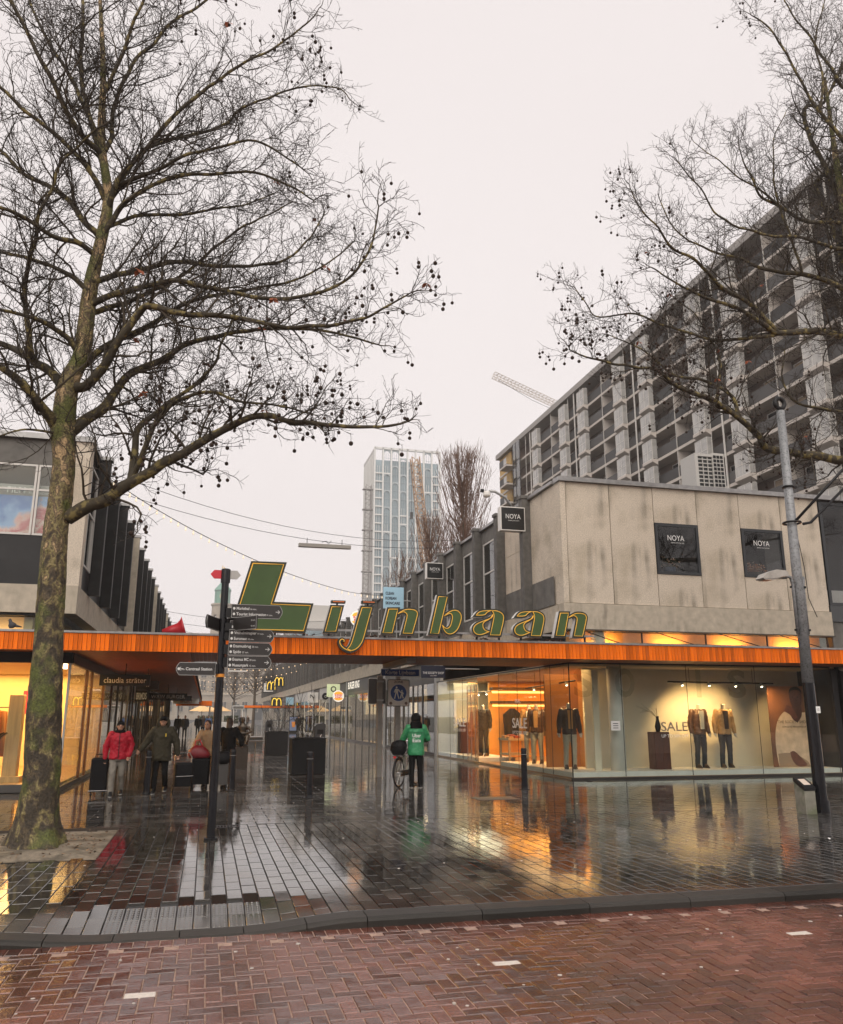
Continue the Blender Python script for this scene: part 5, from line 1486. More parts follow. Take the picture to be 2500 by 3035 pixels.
LIMBS1=[[(-2.1,12.6,4.5,0.115),(-1.86,12.47,4.62,0.101),(-1.6,12.35,4.75,0.09),(-1.28,12.22,4.95,0.081),(-0.75,12.09,5.31,0.072),(-0.33,11.96,5.57,0.063),(0.07,11.84,5.82,0.055),(0.55,11.71,5.99,0.047),(0.92,11.58,5.93,0.04),(1.49,11.46,5.85,0.032),(2.05,11.33,5.82,0.025),(2.48,11.2,5.87,0.018)],[(-1.25,12.3,5.0,0.065),(-1.26,12.36,5.34,0.057),(-1.26,12.42,5.62,0.051),(-1.23,12.48,5.93,0.046),(-1.07,12.54,6.17,0.04),(-0.89,12.6,6.35,0.036),(-0.64,12.66,6.61,0.031),(-0.41,12.72,6.88,0.027),(-0.19,12.78,7.24,0.022),(-0.09,12.84,7.64,0.018),(0.05,12.9,8.05,0.014)],[(-1.23,12.3,5.04,0.05),(-1.15,12.21,5.3,0.043),(-1.05,12.12,5.64,0.037),(-0.84,12.04,6.08,0.033),(-0.52,11.95,6.31,0.028),(-0.14,11.86,6.34,0.024),(0.26,11.78,6.21,0.02),(0.65,11.69,6.17,0.016),(1.14,11.6,6.05,0.012)],[(-2.2,12.6,5.81,0.1),(-2.02,12.68,6.04,0.087),(-1.78,12.76,6.3,0.077),(-1.66,12.84,6.58,0.068),(-1.46,12.92,6.94,0.059),(-1.01,13.0,7.25,0.051),(-0.63,13.08,7.65,0.044),(0.12,13.16,7.97,0.036),(0.99,13.24,8.21,0.029),(1.85,13.32,8.22,0.022),(2.59,13.4,8.15,0.015)],[(-2.33,12.6,5.77,0.1),(-2.47,12.47,5.95,0.083),(-2.61,12.33,6.08,0.071),(-2.79,12.2,6.29,0.06),(-3.13,12.07,6.53,0.049),(-3.52,11.93,6.72,0.04),(-3.98,11.8,6.96,0.03)],[(-2.33,12.6,6.44,0.085),(-2.6,12.75,6.78,0.072),(-2.88,12.9,7.0,0.062),(-3.2,13.05,7.25,0.053),(-3.47,13.2,7.37,0.045),(-4.01,13.35,7.53,0.037),(-4.53,13.5,7.57,0.03)],[(-2.91,12.9,7.02,0.055),(-2.94,12.81,7.12,0.049),(-2.98,12.72,7.41,0.045),(-3.06,12.63,7.81,0.041),(-3.06,12.54,7.98,0.038),(-3.02,12.45,8.4,0.034),(-2.94,12.36,8.71,0.031),(-2.9,12.26,9.13,0.028),(-2.75,12.17,9.58,0.025),(-2.67,12.08,9.98,0.022),(-2.36,11.99,10.33,0.019),(-2.11,11.9,10.55,0.016)],[(-2.19,12.6,6.51,0.085),(-2.02,12.47,6.52,0.075),(-1.78,12.33,6.83,0.068),(-1.55,12.2,7.31,0.061),(-1.33,12.07,7.62,0.055),(-1.15,11.93,7.67,0.049),(-0.56,11.8,7.55,0.043),(-0.03,11.67,7.5,0.038),(0.68,11.53,7.37,0.032),(1.45,11.4,7.4,0.027),(1.97,11.27,7.54,0.022),(2.3,11.13,7.71,0.017),(2.53,11.0,7.81,0.012)],[(-2.14,12.6,8.26,0.06),(-1.98,12.72,8.41,0.051),(-1.59,12.85,8.69,0.044),(-0.91,12.97,9.02,0.038),(-0.3,13.1,9.13,0.032),(0.33,13.22,9.29,0.027),(0.92,13.35,9.59,0.022),(1.33,13.47,10.17,0.017),(1.58,13.6,10.7,0.012)],[(-2.14,12.6,7.89,0.06),(-1.9,12.49,8.01,0.052),(-1.65,12.38,8.09,0.047),(-1.03,12.27,8.28,0.042),(-0.45,12.16,8.22,0.037),(0.33,12.05,8.05,0.032),(1.02,11.94,8.13,0.028),(1.6,11.83,8.32,0.024),(1.97,11.72,8.67,0.02),(2.17,11.61,9.15,0.016),(2.22,11.5,9.64,0.012)],[(-2.06,12.6,9.1,0.055),(-1.92,12.53,9.35,0.047),(-1.78,12.45,9.57,0.041),(-1.5,12.38,9.85,0.035),(-0.97,12.3,10.21,0.03),(-0.38,12.22,10.27,0.025),(0.42,12.15,10.36,0.021),(0.94,12.07,10.12,0.016),(1.22,12.0,9.93,0.012)],[(-2.02,12.6,9.72,0.05),(-1.89,12.67,10.04,0.044),(-1.8,12.74,10.43,0.04),(-1.61,12.82,10.9,0.036),(-1.31,12.89,11.21,0.032),(-0.83,12.96,11.51,0.029),(-0.33,13.04,11.87,0.025),(-0.0,13.11,12.31,0.022),(0.53,13.18,12.75,0.019),(1.08,13.26,13.1,0.016),(1.7,13.33,13.32,0.013),(2.0,13.4,13.2,0.01)],[(-2.02,12.6,9.54,0.05),(-1.83,12.46,10.13,0.042),(-1.41,12.32,10.76,0.037),(-0.97,12.19,11.37,0.032),(-0.47,12.05,11.85,0.027),(-0.08,11.91,12.21,0.023),(0.43,11.78,12.51,0.018),(0.9,11.64,12.94,0.014),(1.06,11.5,13.09,0.01)],[(-2.17,12.6,10.63,0.045),(-2.08,12.69,11.03,0.04),(-2.1,12.77,11.65,0.036),(-1.9,12.86,12.54,0.032),(-1.62,12.94,13.14,0.029),(-1.24,13.03,13.86,0.026),(-0.83,13.11,14.41,0.023),(-0.51,13.2,15.12,0.02)],[(-2.16,12.6,10.57,0.055),(-2.45,12.4,10.74,0.047),(-2.75,12.2,11.06,0.041),(-3.07,12.0,11.62,0.035),(-3.51,11.8,12.37,0.03),(-3.67,11.6,12.65,0.025)],[(-2.1,12.6,10.2,0.045),(-2.48,12.72,11.4,0.038),(-2.71,12.85,12.45,0.034),(-2.78,12.97,13.54,0.029),(-2.93,13.1,14.53,0.025)],[(-2.04,12.6,9.11,0.055),(-2.33,12.72,9.38,0.048),(-2.61,12.83,9.78,0.043),(-2.97,12.95,10.12,0.038),(-3.39,13.07,10.32,0.033),(-3.85,13.18,10.76,0.029),(-4.53,13.3,11.16,0.025)],[(-2.08,12.6,8.74,0.05),(-2.36,12.42,8.83,0.042),(-2.72,12.24,8.78,0.036),(-3.12,12.06,8.95,0.03),(-3.55,11.88,8.98,0.025),(-4.04,11.7,9.0,0.02)],[(-2.13,12.6,8.09,0.05),(-2.44,12.75,8.42,0.04),(-2.81,12.9,8.63,0.033),(-3.3,13.05,8.82,0.026),(-3.94,13.2,8.94,0.02)],[(-2.01,12.6,9.72,0.05),(-2.35,12.52,10.22,0.042),(-2.84,12.44,10.7,0.036),(-3.3,12.36,10.98,0.03),(-3.86,12.28,11.36,0.025),(-4.45,12.2,11.59,0.02)],[(-2.21,12.6,10.81,0.04),(-2.79,12.93,12.08,0.032),(-3.44,13.27,13.27,0.026),(-4.03,13.6,14.61,0.02)],[(-2.27,12.6,11.58,0.035),(-1.92,12.33,12.62,0.029),(-1.68,12.07,13.24,0.024),(-1.53,11.8,13.68,0.02)],[(-1.98,12.6,9.97,0.04),(-1.51,12.38,10.15,0.033),(-1.0,12.17,10.4,0.028),(-0.38,11.95,10.55,0.023),(0.24,11.73,10.63,0.018),(0.77,11.52,10.26,0.014),(0.97,11.3,9.96,0.01)],[(-2.14,12.6,7.74,0.05),(-1.75,12.87,8.1,0.041),(-1.28,13.13,8.55,0.034),(-0.73,13.4,9.15,0.028),(-0.1,13.67,10.06,0.023),(0.49,13.93,10.74,0.017),(0.99,14.2,11.29,0.012)],[(-2.2,12.6,6.84,0.06),(-1.79,12.86,7.39,0.05),(-1.24,13.11,7.93,0.042),(-0.69,13.37,8.5,0.036),(0.08,13.63,9.0,0.029),(0.79,13.89,9.37,0.023),(1.54,14.14,9.89,0.018),(2.22,14.4,10.72,0.012)],[(-2.17,12.6,7.01,0.055),(-2.36,12.45,7.25,0.043),(-2.63,12.3,7.37,0.035),(-2.98,12.15,7.41,0.027),(-3.48,12.0,7.43,0.02)],[(-2.07,12.6,9.22,0.04),(-1.63,12.98,9.78,0.032),(-1.02,13.36,10.13,0.026),(-0.36,13.74,10.62,0.02),(0.23,14.12,11.11,0.015),(0.74,14.5,11.67,0.01)],[(-2.33,12.6,5.75,0.025),(-2.57,12.4,5.71,0.019),(-2.8,12.2,5.65,0.014),(-3.17,12.0,5.42,0.01)]]
TRUNK2=[(14.9,15.2,-0.03,0.5),(14.9,15.2,0.3,0.4),(14.88,15.2,1.5,0.33),(14.85,15.2,4,0.29),(14.8,15.2,6,0.27),(14.85,15.2,8,0.22),(14.9,15.2,10.5,0.17),(14.85,15.2,13,0.12),(14.8,15.2,16,0.06),(14.8,15.2,18,0.03)]
LIMBS2=[[(14.8,15.2,5.0,0.1265),(13.82,14.6,7.15,0.11),(13.2,14.5,7.14,0.098),(12.38,14.4,7.16,0.089),(11.66,14.3,7.14,0.081),(11.02,14.2,7.16,0.074),(10.82,14.1,7.39,0.067),(10.32,14.0,7.68,0.06),(9.78,13.9,7.92,0.054),(9.23,13.8,8.02,0.047),(8.75,13.7,8.11,0.041),(8.33,13.6,8.35,0.035),(7.72,13.5,8.32,0.029),(7.12,13.4,8.29,0.023),(6.71,13.3,8.31,0.018),(6.22,13.2,8.38,0.012)],[(14.8,15.2,8.0,0.1265),(14.48,14.6,10.26,0.11),(13.64,14.5,10.19,0.094),(13.0,14.4,10.12,0.083),(12.45,14.3,10.01,0.073),(11.65,14.2,9.84,0.063),(11.31,14.1,9.93,0.054),(10.78,14.0,10.06,0.045),(10.16,13.9,10.18,0.036),(9.49,13.8,10.29,0.028),(8.85,13.7,10.46,0.02),(8.29,13.6,10.63,0.012)],[(14.8,15.2,8.9,0.092),(14.83,14.6,11.25,0.08),(13.95,14.64,11.44,0.068),(13.45,14.69,11.68,0.06),(12.91,14.73,11.74,0.052),(12.31,14.78,11.73,0.044),(11.89,14.82,11.81,0.038),(11.32,14.87,11.97,0.031),(10.61,14.91,12.14,0.024),(9.88,14.96,12.49,0.018),(9.53,15.0,13.26,0.012)],[(14.8,15.2,10.2,0.06899999999999999),(15.12,14.6,13.09,0.06),(14.08,14.51,13.14,0.049),(13.05,14.43,12.97,0.042),(12.21,14.34,13.18,0.035),(11.7,14.26,13.26,0.028),(11.35,14.17,13.7,0.022),(11.16,14.09,14.0,0.016),(11.0,14.0,14.32,0.01)],[(14.8,15.2,11.4,0.06899999999999999),(15.37,14.6,14.73,0.06),(14.5,14.6,15.54,0.049),(13.92,14.6,16.3,0.04),(13.52,14.6,17.01,0.032),(13.04,14.6,17.9,0.025),(12.55,14.6,18.7,0.019),(12.28,14.6,18.84,0.012)],[(14.8,15.2,12.8,0.06325),(15.68,14.6,16.66,0.055),(14.9,14.75,17.43,0.041),(14.38,14.9,18.69,0.03),(13.91,15.05,19.68,0.021),(13.65,15.2,20.85,0.012)],[(14.8,15.2,6.4,0.057499999999999996),(14.17,14.6,8.23,0.05),(13.42,14.56,8.27,0.04),(12.64,14.52,8.33,0.032),(12.02,14.48,8.45,0.025),(11.84,14.44,8.97,0.018),(11.97,14.4,9.54,0.012)],[(14.8,15.2,9.6,0.06325),(15.01,14.6,12.44,0.055),(13.87,14.4,12.33,0.046),(12.95,14.2,12.25,0.038),(12.07,14.0,12.16,0.032),(11.04,13.8,11.96,0.026),(10.0,13.6,12.08,0.021),(9.5,13.4,12.51,0.015),(8.86,13.2,12.91,0.01)],[(10.32,14.0,7.68,0.05),(10.3,14.11,8.14,0.042),(10.1,14.23,8.44,0.035),(9.68,14.34,8.61,0.03),(9.25,14.46,8.68,0.024),(8.73,14.57,9.09,0.019),(8.33,14.69,9.41,0.015),(7.85,14.8,9.64,0.01)],[(11.65,14.2,9.84,0.06),(11.03,14.05,10.3,0.051),(10.29,13.9,10.49,0.044),(9.74,13.75,10.69,0.037),(9.27,13.6,10.94,0.031),(8.75,13.45,11.06,0.026),(8.29,13.3,11.3,0.02),(7.89,13.15,11.6,0.015),(7.6,13.0,11.91,0.01)],[(11.65,14.2,9.84,0.045),(10.97,14.25,9.65,0.038),(10.21,14.3,9.53,0.033),(9.52,14.35,9.63,0.029),(8.92,14.4,9.82,0.024),(8.33,14.45,10.0,0.02),(7.56,14.5,9.85,0.016),(7.3,14.55,10.09,0.013),(7.1,14.6,10.49,0.009)],[(9.85,14.0,7.97,0.035),(10.14,14.2,9.09,0.026),(10.12,14.4,9.65,0.02),(9.97,14.6,10.21,0.014),(9.71,14.8,10.6,0.009)],[(12.09,14.2,13.07,0.03),(11.7,14.35,13.54,0.023),(11.31,14.5,13.94,0.017),(10.83,14.65,14.41,0.013),(10.43,14.8,14.91,0.008)],[(13.73,14.4,16.1,0.035),(13.88,14.3,17.13,0.027),(13.72,14.2,18.0,0.021),(13.97,14.1,18.98,0.015),(14.09,14.0,19.74,0.01)],[(12.62,14.4,11.51,0.035),(12.24,14.2,12.31,0.026),(11.86,14.0,13.33,0.02),(11.74,13.8,14.31,0.014),(12.04,13.6,15.11,0.009)]]
def bark_mat(moss):
    m = bpy.data.materials.new('plane bark'); m.use_nodes = True
    n = m.node_tree.nodes; l = m.node_tree.links; b = n['Principled BSDF']; b.inputs['Roughness'].default_value = 0.75
    tc = n.new('ShaderNodeTexCoord')
    mp = n.new('ShaderNodeMapping'); mp.inputs['Scale'].default_value = (1,1,0.6); l.new(tc.outputs['Object'], mp.inputs['Vector'])
    nz = n.new('ShaderNodeTexNoise'); nz.inputs['Scale'].default_value = 9; nz.inputs['Detail'].default_value = 4; nz.inputs['Distortion'].default_value = 0.6
    l.new(mp.outputs[0], nz.inputs['Vector'])
    cr = n.new('ShaderNodeValToRGB'); e = cr.color_ramp.elements
    cr.color_ramp.interpolation = 'EASE'
    e[0].position = 0.36; e[0].color = (0.040,0.030,0.018,1)
    e[1].position = 0.70; e[1].color = (0.42,0.30,0.16,1)
    for p_, c_ in ((0.45,(0.085,0.062,0.034,1)),(0.50,(0.155,0.125,0.05,1)),(0.56,(0.23,0.19,0.085,1)),(0.585,(0.10,0.072,0.04,1)),(0.62,(0.12,0.085,0.048,1))):
        q = e.new(p_); q.color = c_
    # heavy flakes low on the trunk, smooth camouflage patches higher up
    sx = n.new('ShaderNodeSeparateXYZ'); l.new(tc.outputs['Object'], sx.inputs[0])
    mr = n.new('ShaderNodeMapRange'); mr.inputs['From Min'].default_value = 2.2; mr.inputs['From Max'].default_value = 5.5
    l.new(sx.outputs['Z'], mr.inputs['Value'])
    ad = n.new('ShaderNodeMath'); ad.operation = 'MULTIPLY_ADD'; ad.inputs[1].default_value = 0.17; ad.inputs[2].default_value = -0.10
    l.new(mr.outputs[0], ad.inputs[0])
    a2 = n.new('ShaderNodeMath'); l.new(ad.outputs[0], a2.inputs[0]); l.new(nz.outputs['Fac'], a2.inputs[1])
    l.new(a2.outputs[0], cr.inputs[0])
    n2 = n.new('ShaderNodeTexNoise'); n2.inputs['Scale'].default_value = 2.6; n2.inputs['Detail'].default_value = 6; l.new(tc.outputs['Object'], n2.inputs['Vector'])
    n3 = n.new('ShaderNodeTexNoise'); n3.inputs['Scale'].default_value = 38; n3.inputs['Detail'].default_value = 6; l.new(tc.outputs['Object'], n3.inputs['Vector'])
    mg = n.new('ShaderNodeMapRange'); mg.inputs['From Min'].default_value = 0.5; mg.inputs['From Max'].default_value = 0.62; mg.inputs['To Max'].default_value = moss
    l.new(n2.outputs['Fac'], mg.inputs['Value'])
    mx = n.new('ShaderNodeMixRGB'); l.new(mg.outputs[0], mx.inputs[0]); l.new(cr.outputs[0], mx.inputs[1]); mx.inputs[2].default_value = (0.085,0.10,0.018,1)
    h = n.new('ShaderNodeHueSaturation'); l.new(mx.outputs[0], h.inputs['Color'])
    mv = n.new('ShaderNodeMapRange'); mv.inputs['From Min'].default_value = 0.3; mv.inputs['From Max'].default_value = 0.7; mv.inputs['To Min'].default_value = 0.5; mv.inputs['To Max'].default_value = 1.5
    l.new(n3.outputs['Fac'], mv.inputs['Value']); l.new(mv.outputs[0], h.inputs['Value'])
    l.new(h.outputs[0], b.inputs['Base Color'])
    vo = n.new('ShaderNodeTexVoronoi'); vo.inputs['Scale'].default_value = 22; l.new(mp.outputs[0], vo.inputs['Vector'])
    bp = n.new('ShaderNodeBump'); bp.inputs['Strength'].default_value = 0.5; bp.inputs['Distance'].default_value = 0.03; l.new(nz.outputs['Fac'], bp.inputs['Height'])
    bp2 = n.new('ShaderNodeBump'); bp2.inputs['Strength'].default_value = 0.8; bp2.inputs['Distance'].default_value = 0.015; l.new(n3.outputs['Fac'], bp2.inputs['Height']); l.new(bp.outputs[0], bp2.inputs['Normal'])
    bp3 = n.new('ShaderNodeBump'); bp3.inputs['Strength'].default_value = 0.35; bp3.inputs['Distance'].default_value = 0.02; l.new(vo.outputs['Distance'], bp3.inputs['Height']); l.new(bp2.outputs[0], bp3.inputs['Normal'])
    l.new(bp3.outputs[0], b.inputs['Normal'])
    return m
M_BARK = bark_mat(0.85)
M_TWIG = mat('plane twig', (0.030,0.022,0.016), 0.8, var=0.3, vs=2)
M_LIMB = mat('plane limb bark', (0.048,0.037,0.020), 0.8, var=0.5, vs=7, c2=(0.15,0.12,0.042), c2s=7, c2t=(0.52,0.6), bump=0.4, bs=30)
M_BALL = mat('seed ball', (0.035,0.020,0.013), 0.9, bump=0.5, bs=150)
M_DLEAF = mat('rusty dead leaf', (0.24,0.065,0.025), 0.7, rand=0.4)
ball_me = MB().ell((0,0,0),0.028,0.028,0.028,8,6).tube([(0,0,0.02),(0.004,0,0.07),(0,0.004,0.14)],0.0028,3,False).mesh('seed_ball', M_BALL, None, True)
ball_me2 = MB().ell((0,0,0),0.027,0.027,0.027,8,6).ell((0.012,0.005,0.075),0.026,0.026,0.026,8,6).tube([(0,0,0.02),(0.01,0.005,0.07),(0,0.004,0.17)],0.0028,3,False).mesh('seed_ball', M_BALL, None, True)

def densify(pts, k):
    """Catmull-Rom through the given nodes, radius interpolated"""
    out = []
    n = len(pts)
    for i in range(n-1):
        p0, p1, p2, p3 = pts[max(i-1,0)], pts[i], pts[i+1], pts[min(i+2,n-1)]
        for j in range(k):
            t = j/k
            out.append(tuple(0.5*((2*p1[q]) + (-p0[q]+p2[q])*t + (2*p0[q]-5*p1[q]+4*p2[q]-p3[q])*t*t + (-p0[q]+3*p1[q]-3*p2[q]+p3[q])*t**3) for q in range(3)) + (p1[3]+(p2[3]-p1[3])*t,))
    out.append(tuple(pts[-1]))
    return out

def knobbly_trunk(mb, pts, n=56, amp=0.04):
    base = len(mb.v)
    m = len(pts)
    for i, (x, y, z, r) in enumerate(pts):
        for k in range(n):
            a = 2*math.pi*k/n
            root = 1.0 + (0.42*max(0, math.sin(a*2.5+0.6))**2 * max(0, 1-(z+0.1)/0.9)**2 if z < 0.8 else 0)
            d = 1 + amp*2.0*noise.noise((math.cos(a)*1.6+x*0.3, math.sin(a)*1.6, z*1.3)) + amp*0.9*noise.noise((math.cos(a)*5, math.sin(a)*5, z*4.5))
            fl = noise.noise((math.cos(a)*9+3, math.sin(a)*9, z*7)); d += 0.016*math.floor(fl*3.0+0.5) + 0.012*noise.noise((math.cos(a)*22, math.sin(a)*22, z*18))
            mb.v.append((x+math.cos(a)*r*d*root, y+math.sin(a)*r*d*root, z))
    for i in range(m-1):
        for k in range(n):
            j = (k+1)%n
            mb.f.append((base+i*n+k, base+i*n+j, base+(i+1)*n+j, base+(i+1)*n+k))

def plane_tree(e, trunk, limbs, seed, nballs, inside, dens=1.0, leaves=8):
    rr_ = random.Random(seed)
    tm = MB(); knobbly_trunk(tm, densify(trunk, 22))
    tr_o = tm.build('trunk', M_BARK, e, smooth=True)
    twigs = MB(); br = MB()
    tips = []
    def rand_perp(d):
        v_ = Vector((rr_.gauss(0,1), rr_.gauss(0,1), rr_.gauss(0,1)))
        v_ -= d*v_.dot(d)
        return v_.normalized() if v_.length > 1e-4 else d.orthogonal().normalized()
    def grow(p, d, ln, r, lev):
        n = {1:7, 2:5, 3:3}[lev]
        pts = [p.copy()]; rad = [r]
        seg = ln/n
        d = d.normalized()
        dirs = [d.copy()]
        for i in range(n):
            k = {1:0.25, 2:0.33, 3:0.33}[lev]
            d = (d + Vector((rr_.gauss(0,k), rr_.gauss(0,k*0.8), rr_.gauss(0,k)+ (0.07 if lev < 3 else 0.05)))).normalized()
            p = p + d*seg
            pts.append(p.copy()); rad.append(max(0.0029 if lev == 3 else 0.0037, r*(1-0.78*(i+1)/n))); dirs.append(d.copy())
        (br if lev == 1 else twigs).tube(pts, rad, 5 if lev == 1 else 3, False)
        if lev < 3:
            step = (0.135 if lev == 1 else 0.092)/dens
            s = ln*0.12 + rr_.uniform(0,step)
            while s < ln:
                i = min(n-1, int(s/seg)); f_ = s/seg - i
                q = pts[i].lerp(pts[i+1], f_); dd = dirs[i+1]
                perp = rand_perp(dd)
                ang = rr_.uniform(0.55,1.1)
                nd = dd*math.cos(ang) + perp*math.sin(ang) + Vector((0,0,0.12))
                left = 1 - s/ln
                if lev == 1: grow(q, nd, (0.30+0.75*left)*rr_.uniform(0.5,1.15), max(0.005, rad[i]*0.55), 2)
                else: grow(q, nd, rr_.uniform(0.08,0.30)*(0.6+0.6*left), 0.0037, 3)
                s += step*rr_.uniform(0.6,1.4)
        if lev >= 2: tips.append((pts[-1], lev))
    lims = MB()
    for li, lb_ in enumerate(limbs):
        pts = densify(lb_, 5)
        pts = [(x + 0.03*noise.noise((x*3,li*7.1,z*3)), y + 0.10*noise.noise((x*1.5,li*3.3,z*1.5)), z + 0.03*noise.noise((z*3,li*5.7,x*3)), r*(1+0.10*noise.noise((x*6,z*6,li)))) for x,y,z,r in pts]
        lims.tube([p[:3] for p in pts], [p[3] for p in pts], 9 if pts[0][3] > 0.06 else 7, True)
        P = [Vector(p[:3]) for p in pts]
        tot = sum((b_-a).length for a, b_ in zip(P[:-1], P[1:]))
        s = 0.35 if tot > 2 else 0.1; acc = 0; i = 0
        stepL = 0.175/dens
        while s < tot and i < len(P)-1:
            while i < len(P)-1 and acc + (P[i+1]-P[i]).length < s:
                acc += (P[i+1]-P[i]).length; i += 1
            if i >= len(P)-1: break
            q = P[i].lerp(P[i+1], (s-acc)/max(1e-6,(P[i+1]-P[i]).length))
            dd = (P[i+1]-P[i]).normalized(); t = s/tot
            perp = rand_perp(dd); ang = rr_.uniform(0.5,1.15)
            nd = dd*math.cos(ang) + perp*math.sin(ang) + Vector((0,0,0.15))
            ln = (0.55 + 1.15*(1-t)*min(1, t*4+0.25))*rr_.uniform(0.6,1.25)
            grow(q, nd, ln, min(0.022, max(0.007, pts[i][3]*0.42)), 1)
            s += stepL*rr_.uniform(0.5,1.5)
        grow(P[-1], (P[-1]-P[-2]), 0.45, pts[-1][3], 1)
        grow(P[-1], (P[-1]-P[-2])+rand_perp((P[-1]-P[-2]).normalized())*0.05, 0.4, pts[-1][3]*0.8, 1)
    # twiggy shoots straight from the trunk's upper half
    for k in range(int(26*dens)):
        i = rr_.randrange(int(len(trunk)*0.45), len(trunk)-1)
        t = rr_.random(); q = Vector(trunk[i][:3]).lerp(Vector(trunk[i+1][:3]), t)
        a = rr_.uniform(0,6.28)
        grow(q, Vector((math.cos(a), math.sin(a), rr_.uniform(-0.1,0.7))), rr_.uniform(0.6,1.6), 0.012, 1)
    lims.build('limbs', M_LIMB, e, smooth=True)
    br.build('branches', mat('plane branch', (0.048,0.036,0.022), 0.8, var=0.4, vs=5), e, kind='stuff')
    twigs.build('twigs', M_TWIG, e, kind='stuff')
    cand = [t for t in tips if inside(t[0])]
    cen = sum((Vector(l_[-1][:3]) for l_ in limbs), Vector((0,0,0)))/len(limbs)
    cand.sort(key=lambda t: -((t[0]-cen).length + rr_.uniform(0,20.0)))
    rest = MB()
    cnt = 0
    for q, lev in cand[:nballs]:
        if cnt < 280:
            o = link_mesh('seed_ball', ball_me if rr_.random() < 0.7 else ball_me2, e, q - ORG[e] + Vector((0,0,-0.14)))
            s_ = rr_.uniform(0.75,1.25); o.scale = (s_,s_,s_); o.rotation_euler = (rr_.uniform(-0.15,0.15), rr_.uniform(-0.15,0.15), rr_.uniform(0,6))
        else:
            rest.ell(tuple(q+Vector((0,0,-0.13))), 0.027,0.027,0.027,7,5).tube([q, q+Vector((0.003,0,-0.11))],0.0028,3,False)
        cnt += 1
    if rest.v: rest.build('seed_balls', M_BALL, e, kind='stuff')
    for q, lev in cand[nballs:nballs+leaves]:
        m = MB()
        for k in range(5):
            a = rr_.uniform(0,6.28); d = Vector((math.cos(a)*0.07, math.sin(a)*0.03, -0.05+rr_.uniform(-0.04,0.05))); u_ = d.orthogonal().normalized()*0.035
            c = q + Vector((0,0,-0.03))
            m.add([tuple(c),tuple(c+d*0.6+u_),tuple(c+d*1.2),tuple(c+d*0.6-u_)],[(0,1,2,3)])
        centre_build(m, 'dead_leaf', M_DLEAF, e)
    return tips
t1 = empty('plane_tree', (-2.1,12.62,0), label='big bare plane tree with mossy trunk and hanging seed balls on the left', cat='tree')
tips1 = plane_tree(t1, TRUNK1, LIMBS1, 5, 380, lambda p: p.x > -1.5 and p.z > 3.5, leaves=14)
t2 = empty('plane_tree', (14.9,15.2,0), label='bare plane tree reaching in from the right with seed balls', cat='tree')
rb_ = random.Random(77)
back = []
for lb_ in LIMBS2[:6]:
    # the far half of the crown, beyond the picture's edge
    back.append([(2*14.85-x+0.4, 15.2+(15.2-y)*0.8+rb_.uniform(-0.2,0.2), z+0.35, r) for x, y, z, r in lb_])
tips2 = plane_tree(t2, TRUNK2, LIMBS2+back, 17, 420, lambda p: p.x < 13 and p.z > 5.0, leaves=12)

# leaf litter and grit round the trunk
lt = MB(); rl = random.Random(8)
for k in range(420):
    a = rl.uniform(0,6.28); q = rl.uniform(0.45,1.5)
    x, y = -2.1+math.cos(a)*q, 12.6+math.sin(a)*q
    if not (PIT[0]+0.05 < x < PIT[1]-0.03 and PIT[2]+0.05 < y < PIT[3]-0.05): continue
    s_ = rl.uniform(0.012,0.05); b_ = rl.uniform(0,6.28); z = 0.015+rl.uniform(0,0.025)
    lt.add([(x,y,z),(x+s_*math.cos(b_),y+s_*math.sin(b_),z+rl.uniform(0,0.02)),(x+1.3*s_*math.cos(b_+0.6),y+1.3*s_*math.sin(b_+0.6),z+rl.uniform(0,0.02)),(x+s_*math.cos(b_+1.2),y+s_*math.sin(b_+1.2),z)],[(0,1,2,3)])
lt.build('leaf_litter', mat('mixed litter', (0.14,0.085,0.045), 0.8, island=0.8), pavement, kind='stuff')

